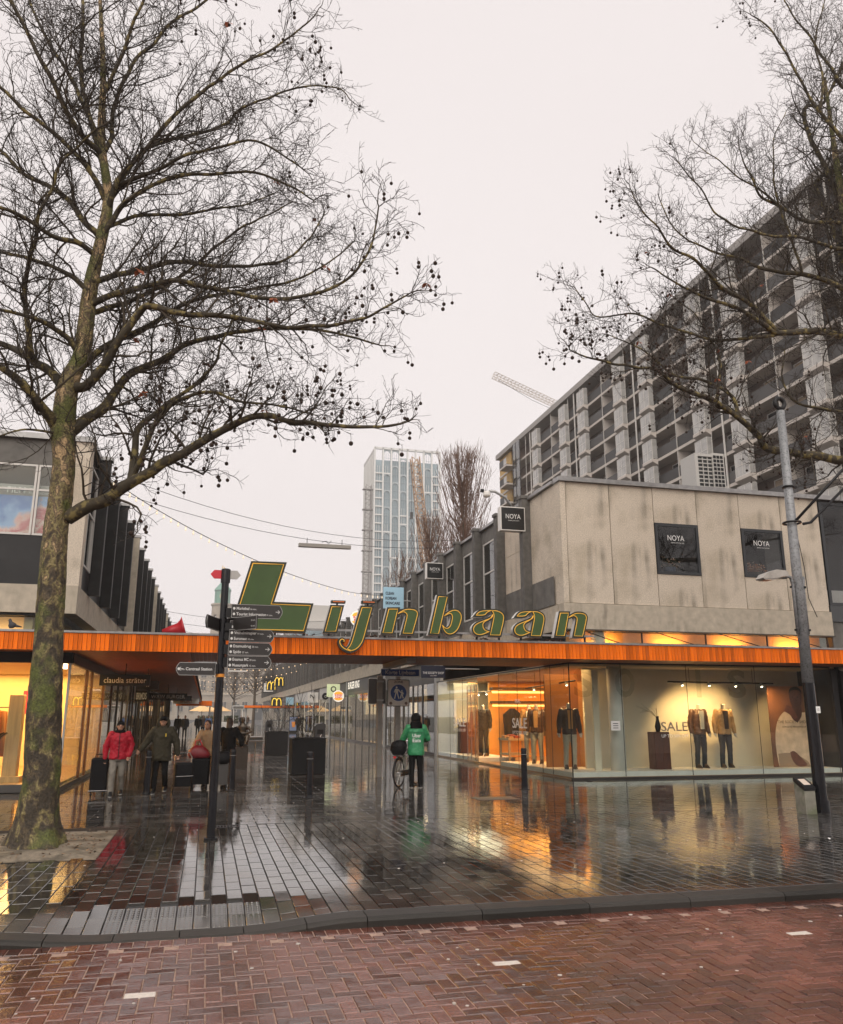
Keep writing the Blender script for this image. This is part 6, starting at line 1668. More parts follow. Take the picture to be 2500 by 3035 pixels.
# ------------------------------------------------------------------ pedestrian signpost
sp_ = empty('signpost', (0.17,12.78,0), label='black pedestrian signpost with stacked white-lettered direction boards', cat='signpost')
PX, PY = 0.17, 12.78
MB().cyl(PX,PY,0,2.2,0.062,16,0.058).cyl(PX,PY,2.2,3.72,0.056,16,0.054).cyl(PX,PY,3.66,3.86,0.07,16).ell((PX,PY,3.86),0.07,0.07,0.02,16,6).build('pole', M_BLACKW, sp_, smooth=False)
MB().cyl(PX,PY,0,0.03,0.1,16).build('base_plate', M_BLACK, sp_)
MB().cyl(PX,PY,2.255,2.30,0.0645,16).build('orange_band', mat('orange tape', (0.75,0.28,0.03), 0.5), sp_)
M_BOARD = mat('brown black sign face', (0.022,0.019,0.018), 0.45)
M_LINE = mat('sign white line', (0.7,0.7,0.68), 0.6)
def arrow_board(x0, x1, z0, z1, lines, right=True, y=12.68, rz=0.0, arrow=True, icons=True):
    h = (z1-z0)/2; zc = (z0+z1)/2
    # outline with one bowed end
    if right: p = [(x0,z0),(x1-0.05,z0)] + [(x1-0.05+0.05*math.sin(math.pi*i/8), z0+2*h*i/8) for i in range(1,8)] + [(x1-0.05,z1),(x0,z1)]
    else: p = [(x1,z0),(x1,z1),(x0+0.05,z1)] + [(x0+0.05-0.05*math.sin(math.pi*i/8), z1-2*h*i/8) for i in range(1,8)] + [(x0+0.05,z0)]
    if rz:
        e_x, e_y = PX, PY
    m = MB().prism(p, y, y+0.022)
    o = m.build('sign_board', M_BOARD, sp_)
    q = offset_poly(p, -0.005)
    MB().tube([(x,y-0.001,z) for x,z in q+[q[0]]], 0.0022, 4).build('white_line', M_LINE, o)
    if arrow:
        ax = x1-0.075 if right else x0+0.075; s_ = 1 if right else -1
        MB().tube([(ax-0.03*s_,y-0.002,zc),(ax+0.03*s_,y-0.002,zc)],0.0055,4).tube([(ax+0.005*s_,y-0.002,zc+0.026),(ax+0.032*s_,y-0.002,zc),(ax+0.005*s_,y-0.002,zc-0.026)],0.0055,4).build('arrow', M_LINE, o)
    n = len(lines)
    for i, (t, mn) in enumerate(lines):
        zz = zc + (0.022 if i == 0 else -0.062) if n == 2 else zc-0.02
        tx = x0+0.075 if right else x0+0.14
        if t:
            hh = 0.043
            lt = text(t, M_LINE, o, tx, y-0.002, zz, hh, width=len(t)*0.0232, bold=0.012)
            text(mn, M_LINE, o, tx+len(t)*0.0232+0.015 if right else tx-0.09, y-0.002, zz, 0.026, width=len(mn)*0.0135)
            if icons: MB().ell((x0+0.04,y-0.002,zz+0.018),0.018,0.002,0.02,8,6).build('pictogram', M_LINE, o)
        else:
            text(mn, M_LINE, o, x1-0.12, y-0.002, zz, 0.026, width=len(mn)*0.0135)
    if rz:
        pass
    return o
arrow_board(0.28,1.04,3.12,3.33,[('Markthal','16 min.'),('Tourist Information','9 min.')])
arrow_board(0.27,0.56,2.90,3.09,[('Kunst','')], arrow=False, y=12.72)
arrow_board(0.265,0.93,2.765,2.955,[('Wilhelminapier','19 min.'),('Euromast','33 min.')])
arrow_board(0.262,0.91,2.57,2.76,[('Erasmusbrug','28 min.'),('Spido','27 min.')])
arrow_board(0.26,0.905,2.375,2.565,[('Erasmus MC','18 min.'),('Museumpark','15 min.')])
arrow_board(-0.46,0.10,2.27,2.46,[('Centraal Station','6 min.')], right=False)
# board swung round towards the kerb, seen obliquely
sw = arrow_board(0.06,0.80,2.93,3.13,[('','55 min.'),('','43 min.')], right=False, y=12.60)
c0 = Vector((0.30,12.66,3.0))
sw.matrix_parent_inverse = Matrix.Identity(4)
def swing(o, ang, piv):
    l0 = piv - ORG[sp_]
    o.rotation_euler = (0,0,ang)
    v_ = Matrix.Rotation(ang, 3, 'Z') @ (-l0)
    o.location = l0 + v_
swing(sw, R(-52), Vector((0.42,12.62,3.0)))
bk_ = arrow_board(-0.5,0.1,2.93,3.12,[], right=False, y=12.8, arrow=False)
swing(bk_, R(72), Vector((0.1,12.82,3.0)))
for z in (3.2,2.98,2.86,2.66,2.47): MB().box(PX+0.03,0.30,12.70,12.76,z-0.07,z+0.07).build('clamp', M_BLACK, sp_)
MB().box(0.08,PX-0.03,12.70,12.76,2.3,2.44).build('clamp', M_BLACK, sp_)
for s_, m_ in ((-1, mat('signal red', (0.62,0.02,0.04), 0.45)), (1, mat('finial grey', (0.45,0.44,0.42), 0.5))):
    p = [(PX+s_*0.06,3.72),(PX+s_*0.17,3.72),(PX+s_*0.225,3.785),(PX+s_*0.17,3.85),(PX+s_*0.06,3.85)]
    MB().prism(p if s_ > 0 else p[::-1], PY-0.012, PY+0.012).build('arrow_finial', m_, sp_)

# ------------------------------------------------------------------ lamp post on the right
lp = empty('lamp_post', (10.88,13.5,0), label='blotchy grey steel lamp post with a street lantern before the shop window', cat='lamp post')
QX, QY = 10.88, 13.5
m_gal = mat('flaking galvanised paint', (0.24,0.25,0.26), 0.5, 0.2, var=0.25, vs=9, c2=(0.13,0.135,0.14), c2s=30, c2t=(0.52,0.66))
MB().cyl(QX,QY,0,0.22,0.135,18).cyl(QX,QY,0.2,2.3,0.112,18,0.105).build('boot', M_BLACKW, lp, smooth=False)
MB().tube([(QX,QY,2.3),(QX+0.02,QY,4.6),(QX+0.05,QY,7.7)],[0.104,0.092,0.078],18).build('post', m_gal, lp, smooth=True)
MB().torus((QX+0.05,QY,7.86),0.11,0.045,'y',18,8).build('ring_finial', M_BLACK, lp, smooth=True)
MB().tube([(QX-0.12,QY-0.02,3.2),(QX-0.12,QY-0.02,4.15),(QX-0.16,QY-0.03,4.28),(QX-0.3,QY-0.05,4.31),(QX-0.42,QY-0.07,4.30)],0.03,8).build('lantern_arm', m_gal, lp, smooth=True)
MB().tube([(QX+0.14,QY+0.02,3.2),(QX+0.14,QY+0.02,4.15),(QX+0.2,QY+0.06,4.3),(QX+0.3,QY+0.4,4.33)],0.03,8).build('lantern_arm', m_gal, lp, smooth=True)
for z in (3.28,4.1):
    MB().box(QX-0.15,QX+0.17,QY-0.03,QY+0.03,z-0.02,z+0.02).build('clamp', M_BLACK, lp)
ln = [(-0.30,0.05),(-0.34,0.09),(-0.55,0.10),(-0.78,0.02),(-0.86,-0.07),(-0.84,-0.09),(-0.6,-0.07),(-0.42,-0.03),(-0.30,-0.02)]
MB().prism([(QX+a-0.02,4.29+b_) for a,b_ in ln][::-1], QY-0.19, QY+0.05).build('lantern', mat('lantern housing', (0.36,0.34,0.31), 0.45, var=0.2, vs=8), lp)
MB().prism([(QX-0.84,4.205),(QX-0.64,4.222),(QX-0.46,4.262),(QX-0.48,4.24),(QX-0.65,4.19),(QX-0.82,4.185)], QY-0.17, QY+0.03).build('lantern_glass', mat('lantern bowl', (0.5,0.48,0.44), 0.25), lp)
MB().torus((QX+0.03,QY,5.37),0.16,0.022,'z',20,6).build('clamp', M_BLACK, lp)
MB().tube([(QX+0.03,QY-0.1,5.38),(QX+1.5,QY-0.6,6.95)],0.028,8).tube([(QX+0.27,QY-0.02,5.36),(QX+0.45,QY-0.02,5.40),(QX+1.6,QY-0.5,6.6)],0.028,8).build('banner_arm', M_BLACK, lp, smooth=True)
MB().torus((QX+0.035,QY,6.1),0.1,0.02,'z',20,6).box(QX+0.1,QX+0.22,QY-0.03,QY+0.03,6.08,6.13).build('clamp', M_BLACK, lp)
MB().tube([(QX+0.2,QY,6.1),(QX+3,QY+0.3,6.8)],0.008,4).build('stay_wire', M_BLACK, lp)
MB().tube([(QX+0.1,QY,5.3),(QX+0.2,QY,4.5),(QX+0.22,QY,3.9),(QX+0.45,QY+0.1,3.55)],0.007,4).build('cable', M_BLACK, lp)
MB().box(QX+0.02,QX+0.11,QY-0.112,QY-0.108,1.75,1.87).build('number_label', M_WPLAIN, lp)
text('13', M_SIGNB, lp, QX+0.04, QY-0.114, 1.79, 0.045)
ip = empty('cable_pillar', (10.56,13.45,0), label='small slanted-top concrete service pillar beside the lamp post', cat='pillar')
m_ip = mat('mossy concrete pillar', (0.22,0.21,0.17), 0.8, var=0.25, vs=6, c2=(0.12,0.13,0.08), c2s=4)
MB().xprism([(13.36,0),(13.62,0),(13.62,0.60),(13.36,0.46)],10.44,10.66).build('body', m_ip, ip)
MB().xprism([(13.35,0.40),(13.35,0.465),(13.62,0.612),(13.63,0.55)],10.43,10.67).build('cap', M_BLACK, ip)
MB().xprism([(13.40,0.497),(13.56,0.584),(13.56,0.587),(13.40,0.50)],10.48,10.62).build('label_plate', mat('pale plate', (0.6,0.5,0.42), 0.5), ip)

# ------------------------------------------------------------------ bollards
bo = MB().tube([(0,0,0),(0,0,0.06),(0,0,0.86),(0,0,0.88)],[0.085,0.078,0.066,0.07],14).tube([(0,0,0.88),(0,0,0.93),(0,0,0.945)],[0.07,0.066,0.05],14).mesh('bollard', M_BLACKW, None, False)
for (x, y), lab in zip(((-1.19,20.3),(2.24,18.62),(7.47,19.45),(0.68,20.7)), ('black bollard between the red jacket walker and the parka man','black bollard standing in front of the large dark planter','black bollard before the menswear shop corner','black bollard beside the grey suitcase behind the signpost')):
    o = empty('bollard', (x,y,0), label=lab, cat='bollard', group='black street bollards')
    link_mesh('post', bo, o)
    MB().torus((x,y,0.80),0.0685,0.004,'z',16,4).build('band', M_ALU, o)
    MB().cyl(x,y,0,0.012,0.12,16).build('foot', M_BLACK, o)

# ------------------------------------------------------------------ planters with bare shrubs
M_PLANT = mat('anthracite planter', (0.008,0.009,0.011), 0.5, spec=0.3, var=0.2, vs=3)
for i, (x0, x1, y0, y1, h, lab) in enumerate(((2.55,3.55,25.7,26.7,1.03,'large dark cube planter with bare shrub, nearer one'),(2.66,3.62,38.4,39.4,1.0,'dark cube planter with bare shrub, further one'))):
    e = empty('planter', ((x0+x1)/2,(y0+y1)/2,0), label=lab, cat='planter')
    m = MB().box(x0,x1,y0,y0+0.04,0.02,h).box(x0,x1,y1-0.04,y1,0.02,h).box(x0,x0+0.04,y0+0.04,y1-0.04,0.02,h).box(x1-0.04,x1,y0+0.04,y1-0.04,0.02,h).box(x0+0.05,x1-0.05,y0+0.05,y1-0.05,0,0.02)
    m.build('box', M_PLANT, e)
    MB().box(x0-0.012,x1+0.012,y0-0.012,y0+0.06,h+0.001,h+0.025).box(x0-0.012,x1+0.012,y1-0.06,y1+0.012,h+0.001,h+0.025).box(x0-0.012,x0+0.06,y0+0.06,y1-0.06,h+0.001,h+0.025).box(x1-0.06,x1+0.012,y0+0.06,y1-0.06,h+0.001,h+0.025).build('rim', M_BLACKW, e)
    MB().box(x0+0.04,x1-0.04,y0+0.04,y1-0.04,h-0.1,h-0.06).build('soil', mat('dark soil', (0.03,0.022,0.016), 0.9), e)
    s = empty('bare_shrub', ((x0+x1)/2,(y0+y1)/2,h-0.06), label='thin bare twigs growing from the '+('nearer' if i == 0 else 'further')+' dark planter', cat='shrub')
    m = MB(); r_ = random.Random(40+i)
    for k in range(9):
        a = r_.uniform(0,6.28); p = Vector(((x0+x1)/2+0.12*math.cos(a),(y0+y1)/2+0.12*math.sin(a),h-0.06)); d = Vector((math.cos(a)*0.35,math.sin(a)*0.35,1)).normalized()
        pts = [p.copy()]
        ln_ = r_.uniform(0.7,1.5)
        for j in range(5):
            d = (d + Vector((r_.gauss(0,0.2),r_.gauss(0,0.2),r_.gauss(0,0.1)-0.02))).normalized(); p = p + d*ln_/5; pts.append(p.copy())
        m.tube(pts,[0.014,0.012,0.010,0.008,0.006,0.004],4)
        for q in pts[2:]:
            for z in range(2):
                dd = (d + Vector((r_.gauss(0,0.6),r_.gauss(0,0.6),r_.gauss(0.2,0.4)))).normalized()*r_.uniform(0.2,0.5)
                m.tube([q,q+dd*0.5+Vector((0,0,0.03)),q+dd],[0.006,0.005,0.003],3)
    m.build('twigs', M_TWIG, s)
# litter bins
for x, y, h, lab in ((4.3,33.0,1.44,'tall dark litter bin with rounded top behind the nearer planter'),(3.72,52.0,1.46,'tall dark litter bin behind the further planter')):
    e = empty('litter_bin', (x,y,0), label=lab, cat='bin')
    prof = [(x-0.2,0),(x+0.2,0),(x+0.2,h-0.06),(x+0.1,h),(x-0.14,h-0.05),(x-0.2,h-0.13)]
    MB().prism(prof, y-0.25, y+0.25).build('body', mat('bin charcoal', (0.04,0.04,0.042), 0.4), e)
    MB().box(x-0.12,x+0.12,y-0.256,y-0.251,h-0.42,h-0.25).build('opening', M_BLACK, e)
    MB().tube([(x-0.04,y-0.257,0.75),(x+0.05,y-0.257,0.82),(x+0.0,y-0.257,0.95),(x+0.05,y-0.257,1.0)],0.012,5).build('pictogram', M_WPLAIN, e)
# sculpture
stt = empty('statue', (1.24,29.4,0), label='bronze seated figure with folded arms on a square plinth', cat='statue')
MB().cbox(1.04,1.44,29.2,29.6,0,0.74,0.01).build('plinth', mat('dark granite plinth', (0.05,0.042,0.038), 0.3, var=0.2, vs=20), stt)
m = MB()
m.loft([((1.24,29.42,0.74),0.20,0.16),((1.24,29.42,0.85),0.21,0.17),((1.24,29.44,1.0),0.15,0.13),((1.24,29.44,1.2),0.13,0.11),((1.24,29.43,1.34),0.19,0.11),((1.24,29.43,1.42),0.10,0.08),((1.24,29.42,1.48),0.05,0.05)])
m.ell((1.24,29.41,1.57),0.075,0.09,0.11,12,8).tube([(1.24,29.43,1.40),(1.24,29.42,1.52)],0.05,8)
for s_ in (-1,1):
    m.tube([(1.24+s_*0.17,29.43,1.34),(1.24+s_*0.29,29.36,1.18),(1.24+s_*0.10,29.22,1.12),(1.24-s_*0.08,29.20,1.14)],[0.06,0.055,0.045,0.035],8)
    m.tube([(1.24+s_*0.09,29.40,0.84),(1.24+s_*0.17,29.22,1.04),(1.24+s_*0.13,29.19,0.86),(1.24+s_*0.08,29.20,0.75)],[0.10,0.085,0.065,0.05],8)
    m.ell((1.24+s_*0.08,29.15,0.765),0.04,0.09,0.03,8,6)
so = m.build('figure', mat('dark bronze', (0.085,0.07,0.055), 0.28, 0.7, var=0.3, vs=5), stt, smooth=True)
rm = so.modifiers.new('remesh','REMESH'); rm.mode = 'VOXEL'; rm.voxel_size = 0.016; rm.use_smooth_shade = True
sm_ = so.modifiers.new('smooth','SMOOTH'); sm_.iterations = 6
# slatted bench
be = empty('bench', (2.3,43,0), label='slatted bench with pale tube legs between statue and planter', cat='bench')
for k in range(6): MB().cbox(1.55,3.35,42.7+k*0.1,42.78+k*0.1,0.47,0.51,0.005).build('slat', mat('bench slat', (0.10,0.075,0.055), 0.4), be)
for x in (1.65,2.45,3.25): MB().tube([(x,42.72,0),(x,42.72,0.45),(x,43.26,0.45),(x,43.26,0)],0.025,6).build('leg', M_STEEL, be)
tb = empty('low_wall_seat', (2.2,53,0), label='low dark stone seat ring behind the statue', cat='seat')
MB().cbox(0.6,3.4,52.2,54.2,0,0.42,0.02).build('body', mat('dark stone seat', (0.07,0.065,0.06), 0.4), tb)
MB().cbox(0.55,3.45,52.15,54.25,0.421,0.47,0.01).build('top', mat('seat top', (0.14,0.12,0.10), 0.35), tb)

# ------------------------------------------------------------------ pedestrian-zone sign and street name plate
zs = empty('zone_sign', (5.48,24.5,0), label='white ZONE sign with blue pedestrian disc on a pale post', cat='sign')
MB().cbox(5.40,5.56,24.42,24.58,0,3.14,0.01).build('post', mat('weathered post', (0.30,0.28,0.25), 0.6, var=0.2, vs=5), zs)
def rrect(x0,x1,z0,z1,r=0.03):
    out = []
    for cx2, cz2, a0 in ((x1-r,z1-r,0),(x0+r,z1-r,90),(x0+r,z0+r,180),(x1-r,z0+r,270)):
        for k in range(5): out.append((cx2+r*math.cos(R(a0+22.5*k)), cz2+r*math.sin(R(a0+22.5*k))))
    return out
ZX = 5.48; ZZ = 2.36
MB().prism(rrect(5.145,5.815,1.97,2.75,0.05), 24.375, 24.40).build('plate', mat('dark sign edge', (0.03,0.03,0.03), 0.5), zs)
MB().prism(rrect(5.165,5.795,1.99,2.73,0.04), 24.370, 24.3745).build('white_face', mat('aged white sign', (0.78,0.74,0.67), 0.5, var=0.06), zs)
MB().tube([(ZX,24.366,ZZ),(ZX,24.369,ZZ)],0.255,32).build('disc_rim', M_WPLAIN, zs)
MB().tube([(ZX,24.362,ZZ),(ZX,24.3655,ZZ)],0.238,32).build('blue_disc', mat('signal blue', (0.015,0.07,0.27), 0.45), zs)
pw_ = mat('sign figure white', (0.85,0.85,0.8), 0.5)
fg = MB().ell((ZX-0.06,24.360,ZZ+0.155),0.028,0.003,0.03,10,6)
fg.prism([(ZX-0.10,ZZ-0.02),(ZX-0.02,ZZ-0.02),(ZX-0.015,ZZ+0.11),(ZX-0.095,ZZ+0.12)][::1], 24.357, 24.361)
for seg in (((-0.085,-0.02),(-0.12,-0.17)),((-0.035,-0.02),(0.01,-0.17)),((-0.095,0.11),(-0.13,0.01)),((-0.02,0.10),(0.075,0.0)),((0.085,-0.03),(0.06,-0.16)),((0.105,-0.03),(0.14,-0.16)),((0.075,0.0),(0.10,0.02)),((0.115,0.02),(0.15,-0.04))):
    fg.tube([(ZX+seg[0][0],24.36,ZZ+seg[0][1]),(ZX+seg[1][0],24.36,ZZ+seg[1][1])],0.016,6)
fg.ell((ZX+0.10,24.360,ZZ+0.06),0.02,0.003,0.022,10,6).prism([(ZX+0.075,ZZ-0.05),(ZX+0.125,ZZ-0.05),(ZX+0.12,ZZ+0.035),(ZX+0.08,ZZ+0.035)],24.357,24.361)
fg.build('pedestrian_symbol', pw_, zs)
text('ZONE', M_SIGNB, zs, ZX, 24.366, 2.645, 0.065, width=0.27, align='CENTER', bold=0.015)
for x in (5.25,5.71): MB().tube([(x,24.367,2.06),(x,24.369,2.06)],0.045,14).build('sticker', mat('faded sticker', (0.2,0.14,0.11), 0.6), zs)
bs_ = empty('sign_back', (4.9,24.4,0), label='bare back of a traffic sign on a square grey post', cat='sign')
MB().cbox(4.85,5.0,24.36,24.5,0,2.85,0.008).build('post', MATS['weathered post'], bs_)
MB().prism(rrect(4.62,5.115,2.05,2.77,0.03), 24.51, 24.54).build('plate', mat('sign back grey', (0.12,0.115,0.11), 0.5), bs_)
MB().prism(rrect(4.60,5.135,2.03,2.79,0.04), 24.541, 24.555).build('rim', M_WHITE, bs_)
MB().box(4.82,5.03,24.345,24.358,2.12,2.17).box(4.82,5.03,24.345,24.358,2.66,2.71).build('clamp', M_ALU, bs_)
kp = empty('street_name_plate', (5.5,24.35,2.8), label='blue street name plate reading Korte Lijnbaan under the canopy', cat='sign')
MB().prism(rrect(4.93,6.1,2.835,3.05,0.015), 24.30, 24.325).build('plate', M_WPLAIN, kp)
MB().prism(rrect(4.942,6.088,2.847,3.038,0.012), 24.296, 24.2995).build('blue_face', mat('street blue', (0.012,0.07,0.28), 0.4), kp)
text('Korte Lijnbaan', mat('street white', (0.85,0.87,0.87), 0.5), kp, 5.515, 24.292, 2.893, 0.115, width=0.9, align='CENTER', bold=0.004)
MB().tube([(5.2,24.33,3.05),(5.15,24.2,3.12),(5.15,23.95,3.17)],0.04,8).build('bracket', M_BLACK, kp)
# A-board with a drink advert
ab = empty('advert_board', (9.0,90,0), label='freestanding advert board showing an orange drink on the far pavement', cat='sign')
ax0, ax1 = 8.52, 9.47
MB().prism([(ax0,0.1),(ax1,0.1),(ax1,1.65),(ax0,1.65)],90.0,90.08).build('frame', M_BLACK, ab)
MB().box(ax0+0.06,ax1-0.06,89.985,89.998,0.2,1.57).build('print', mat('advert blue', (0.18,0.24,0.42), 0.5), ab)
MB().prism([(8.85,0.55),(9.12,0.55),(9.2,1.1),(8.77,1.1)],89.975,89.984).build('drink_print', mat('drink orange', (0.75,0.28,0.05), 0.5), ab)
MB().box(ax0,ax1,89.8,90.3,0,0.1).build('foot', M_BLACK, ab)

# ------------------------------------------------------------------ wires, string lights, hanging street lamp
hl = empty('hanging_lamp', (3.9,30,7.7), label='long grey street light hanging on wires across the street', cat='lamp')
MB().cbox(2.94,4.88,29.9,30.1,7.74,7.87,0.01).build('housing', mat('lamp housing grey', (0.30,0.28,0.25), 0.5), hl)
MB().box(3.0,4.82,29.93,30.07,7.73,7.739).build('diffuser', mat('lamp diffuser', (0.5,0.48,0.45), 0.4), hl)
for x in (3.25,4.55): MB().tube([(x,30,7.87),(x,30,8.08)],0.012,5).build('hanger', M_BLACK, hl)
MB().tube([(3.8,30,7.95),(3.95,30,8.0),(4.05,30,7.9),(4.15,30,8.02)],0.014,4).build('cable_loop', M_BLACK, hl)
def wire(p0, p1, sag, n=14):
    p0 = Vector(p0); p1 = Vector(p1)
    return [p0.lerp(p1, i/n) - Vector((0,0,sag*4*(i/n)*(1-i/n))) for i in range(n+1)]
wr = empty('span_wires', (3.3,30,8.5), label='thin span wires strung between the facades carrying the hanging lamp', cat='wires')
for a, b_, s_ in (((-3.2,27.5,9.3),(9.7,32,8.75),0.72),((-3.2,27.5,8.75),(9.7,32,8.45),0.62)):
    MB().tube(wire(a,b_,s_), 0.010, 4).build('wire', M_BLACK, wr)
for (a, b_, s_) in (((-3.2,52,7.9),(9.7,56,8.2),0.5),((-3.2,52,7.3),(9.7,56,7.7),0.5)):
    MB().tube(wire(a,b_,s_), 0.013, 4).build('wire', M_BLACK, wr)
M_BULB = mat('string bulb', (0.7,0.62,0.5), 0.2, emit=(1,0.8,0.55), es=0.5)
M_BULBF = mat('far string bulb', (0.8,0.6,0.4), 0.3, emit=(1,0.68,0.36), es=1.1)
bulb = MB().ell((0,0,-0.12),0.035,0.035,0.045,8,6).cyl(0,0,-0.085,-0.02,0.022,8).mesh('bulb', M_BULB)
sl_ = empty('string_lights', (3,35,7.6), label='sagging festoon of bulbs running behind the letter L', cat='lights')
pts = densify([(-3.2,25.5,8.62,1),(-1.9,27,8.12,1),(0.05,30,7.75,1),(2.94,35,7.6,1),(6.45,40,7.62,1),(9.7,46,8.35,1)], 8)
MB().tube([p[:3] for p in pts], 0.013, 5).build('cable', M_BLACK, sl_)
for i, p in enumerate(pts[1:-1]): inst('bulb', bulb, sl_, p[:3])
bulbf = MB().ell((0,0,-0.1),0.042,0.042,0.042,6,5).mesh('bulb', M_BULBF)
for i, (yy, z0, sag) in enumerate(((62,6.9,1.0),(74,6.8,1.1),(88,6.6,1.0),(104,6.6,1.1),(122,6.5,1.0),(144,6.6,1.2))):
    e = empty('string_lights', (3.3,yy,z0), label='warm lit festoon of bulbs across the far street, number %s from the canopy' % ['one','two','three','four','five','six'][i], cat='lights', group='far festoons')
    pp = wire((-3.1,yy,z0),(9.7,yy+3,z0),sag,24)
    MB().tube(pp,0.012,3).build('cable', M_BLACK, e)
    for q in pp[1:-1]: inst('bulb', bulbf, e, q)
for i, yy in enumerate((70,92,118)):
    e = empty('hanging_lamp', (5.0,yy,8), label='long street light hanging far down the street, %s of three' % ['nearest','middle','farthest'][i], cat='lamp')
    MB().cbox(2.6,5.2,yy,yy+0.25,7.6,7.75,0.01).build('housing', M_WHITE, e)
    MB().tube(wire((-3.1,yy+0.1,8.6),(9.7,yy+0.1,8.6),0.8),0.015,3).build('wire', M_BLACK, e)
# red bell-shaped horn standing on the canopy
hr = empty('red_horn', (-0.7,23.0,3.56), label='red bell-shaped object lying on the canopy left of the signpost', cat='ornament')
hp = [(-1.25,23.0,3.86),(-1.0,23.0,3.9),(-0.85,23.0,3.92),(-0.74,23.0,3.95),(-0.68,23.0,3.97)]
MB().tube(hp,[0.06,0.14,0.18,0.25,0.33],18).build('bell', mat('red enamel', (0.5,0.02,0.03), 0.35), hr, smooth=True)
MB().box(-1.2,-0.7,22.95,23.05,3.56,3.75).build('stand', MATS['red enamel'], hr)
# terrace, kiosk and crossing canopies far down the street
fc = empty('far_canopy', (7.3,115,0), label='orange-edged canopy crossing the far street on the right', cat='canopy')
MB().box(4.9,9.8,115,117,2.75,3.05).build('fascia', M_ORANGE, fc)
MB().box(4.95,9.8,115.05,119,2.70,2.745).build('soffit', M_SOFF, fc)
for x in (5.2,7.4,9.5): MB().cyl(x,116,0,2.7,0.08,8).build('post', M_ALU, fc)
fc = empty('far_canopy', (-1.2,96.4,0), label='orange-edged canopy crossing at the far end of the left arcade', cat='canopy')
MB().box(-3.2,0.6,96.2,99,2.78,3.3).build('fascia', M_ORANGE, fc)
for x in (-3.0,0.4): MB().cyl(x,97.5,0,2.78,0.08,8).build('post', M_ALU, fc)
for i, (x, y) in enumerate(((-0.6,132),(2.0,136),(0.6,150))):
    e = empty('parasol', (x,y,0), label='cream cafe parasol whose cloth glows for the warm light below, %s on the far terrace' % ['left','right','rear'][i], cat='parasol')
    MB().tube([(x,y,2.4),(x,y,2.42),(x,y,3.3)],[1.85,1.9,0.05],8).build('canopy', mat('glowing cream parasol', (0.6,0.42,0.22), 0.7, emit=(1,0.5,0.15), es=0.25), e)  # no lamp underneath: the warm light is put into the cloth as glow
    MB().cyl(x,y,0,2.6,0.04,6).build('pole', M_BLACK, e)
for i, (x0, x1, y) in enumerate(((-0.9,2.2,122),(2.6,4.6,126))):
    e = empty('hedge_trough', ((x0+x1)/2,y,0), label='clipped green hedge in a trough, %s side of the far terrace' % ['left','right'][i], cat='hedge')
    MB().cbox(x0,x1,y,y+0.6,0,0.6,0.02).build('trough', mat('pale trough', (0.42,0.40,0.37), 0.6), e)
    m = MB(); r_ = random.Random(60+i)
    for k in range(700):
        p = Vector((r_.uniform(x0,x1), r_.uniform(y,y+0.6), r_.uniform(0.6,1.7))); d = Vector((r_.gauss(0,1),r_.gauss(0,1),r_.gauss(0,1))).normalized()*0.14; u_ = d.orthogonal().normalized()*0.07
        m.add([tuple(p-d),tuple(p+u_),tuple(p+d),tuple(p-u_)],[(0,1,2,3)])
    m.build('leaves', mat('hedge leaf', (0.05,0.06,0.025), 0.7, island=0.5), e, kind='stuff')
ks = empty('notice_frame', (3.5,100,0), label='white framed notice board standing in the far street', cat='sign')
MB().box(2.95,4.25,100,100.15,2.45,2.85).build('board', M_WHITE, ks)
MB().box(3.0,4.2,99.98,99.999,2.5,2.78).build('face', M_GREYP, ks)
for x in (3.1,4.1): MB().cyl(x,100.1,0,2.45,0.05,6).build('post', M_WHITE, ks)
wb = empty('white_crate', (1.1,80,0), label='white box standing right of the far walkers', cat='crate')
MB().cbox(1.0,2.5,80,81,0,1.15,0.02).build('body', M_WHITE, wb)
pps = empty('paper_scrap', (8.5,10.3,0), label='crumpled white paper scrap lying on the wet pavement', cat='litter')
r_ = random.Random(2)
m = MB(); vs = [(8.62+0.09*(i%4)/3+r_.uniform(-.01,.01), 10.6+0.05*(i//4)+r_.uniform(-.01,.01), 0.006+r_.uniform(0,0.03)) for i in range(12)]
m.add(vs, [(a,a+1,a+5,a+4) for a in (0,1,2,4,5,6)]).build('sheet', M_WPLAIN, pps)
pgn = [(-4.35,20.42,3.6),(-4.2,20.45,3.6)]
for i, (x, y, z) in enumerate(pgn[:1]):
    e = empty('pigeon', (x,y,z), label='dark pigeon sitting on the canopy edge at far left', cat='bird')
    MB().loft([((x-0.02,y,z+0.02),0.04,0.035),((x,y,z+0.07),0.09,0.06),((x+0.0,y,z+0.12),0.08,0.055),((x-0.05,y,z+0.17),0.04,0.035),((x-0.06,y,z+0.21),0.03,0.028),((x-0.06,y,z+0.235),0.012,0.012)]).tube([(x+0.05,y,z+0.08),(x+0.2,y,z+0.05)],[0.035,0.012],6).tube([(x-0.085,y,z+0.2),(x-0.115,y,z+0.195)],[0.01,0.003],5).build('body', mat('pigeon grey', (0.05,0.05,0.055), 0.7), e, smooth=True)

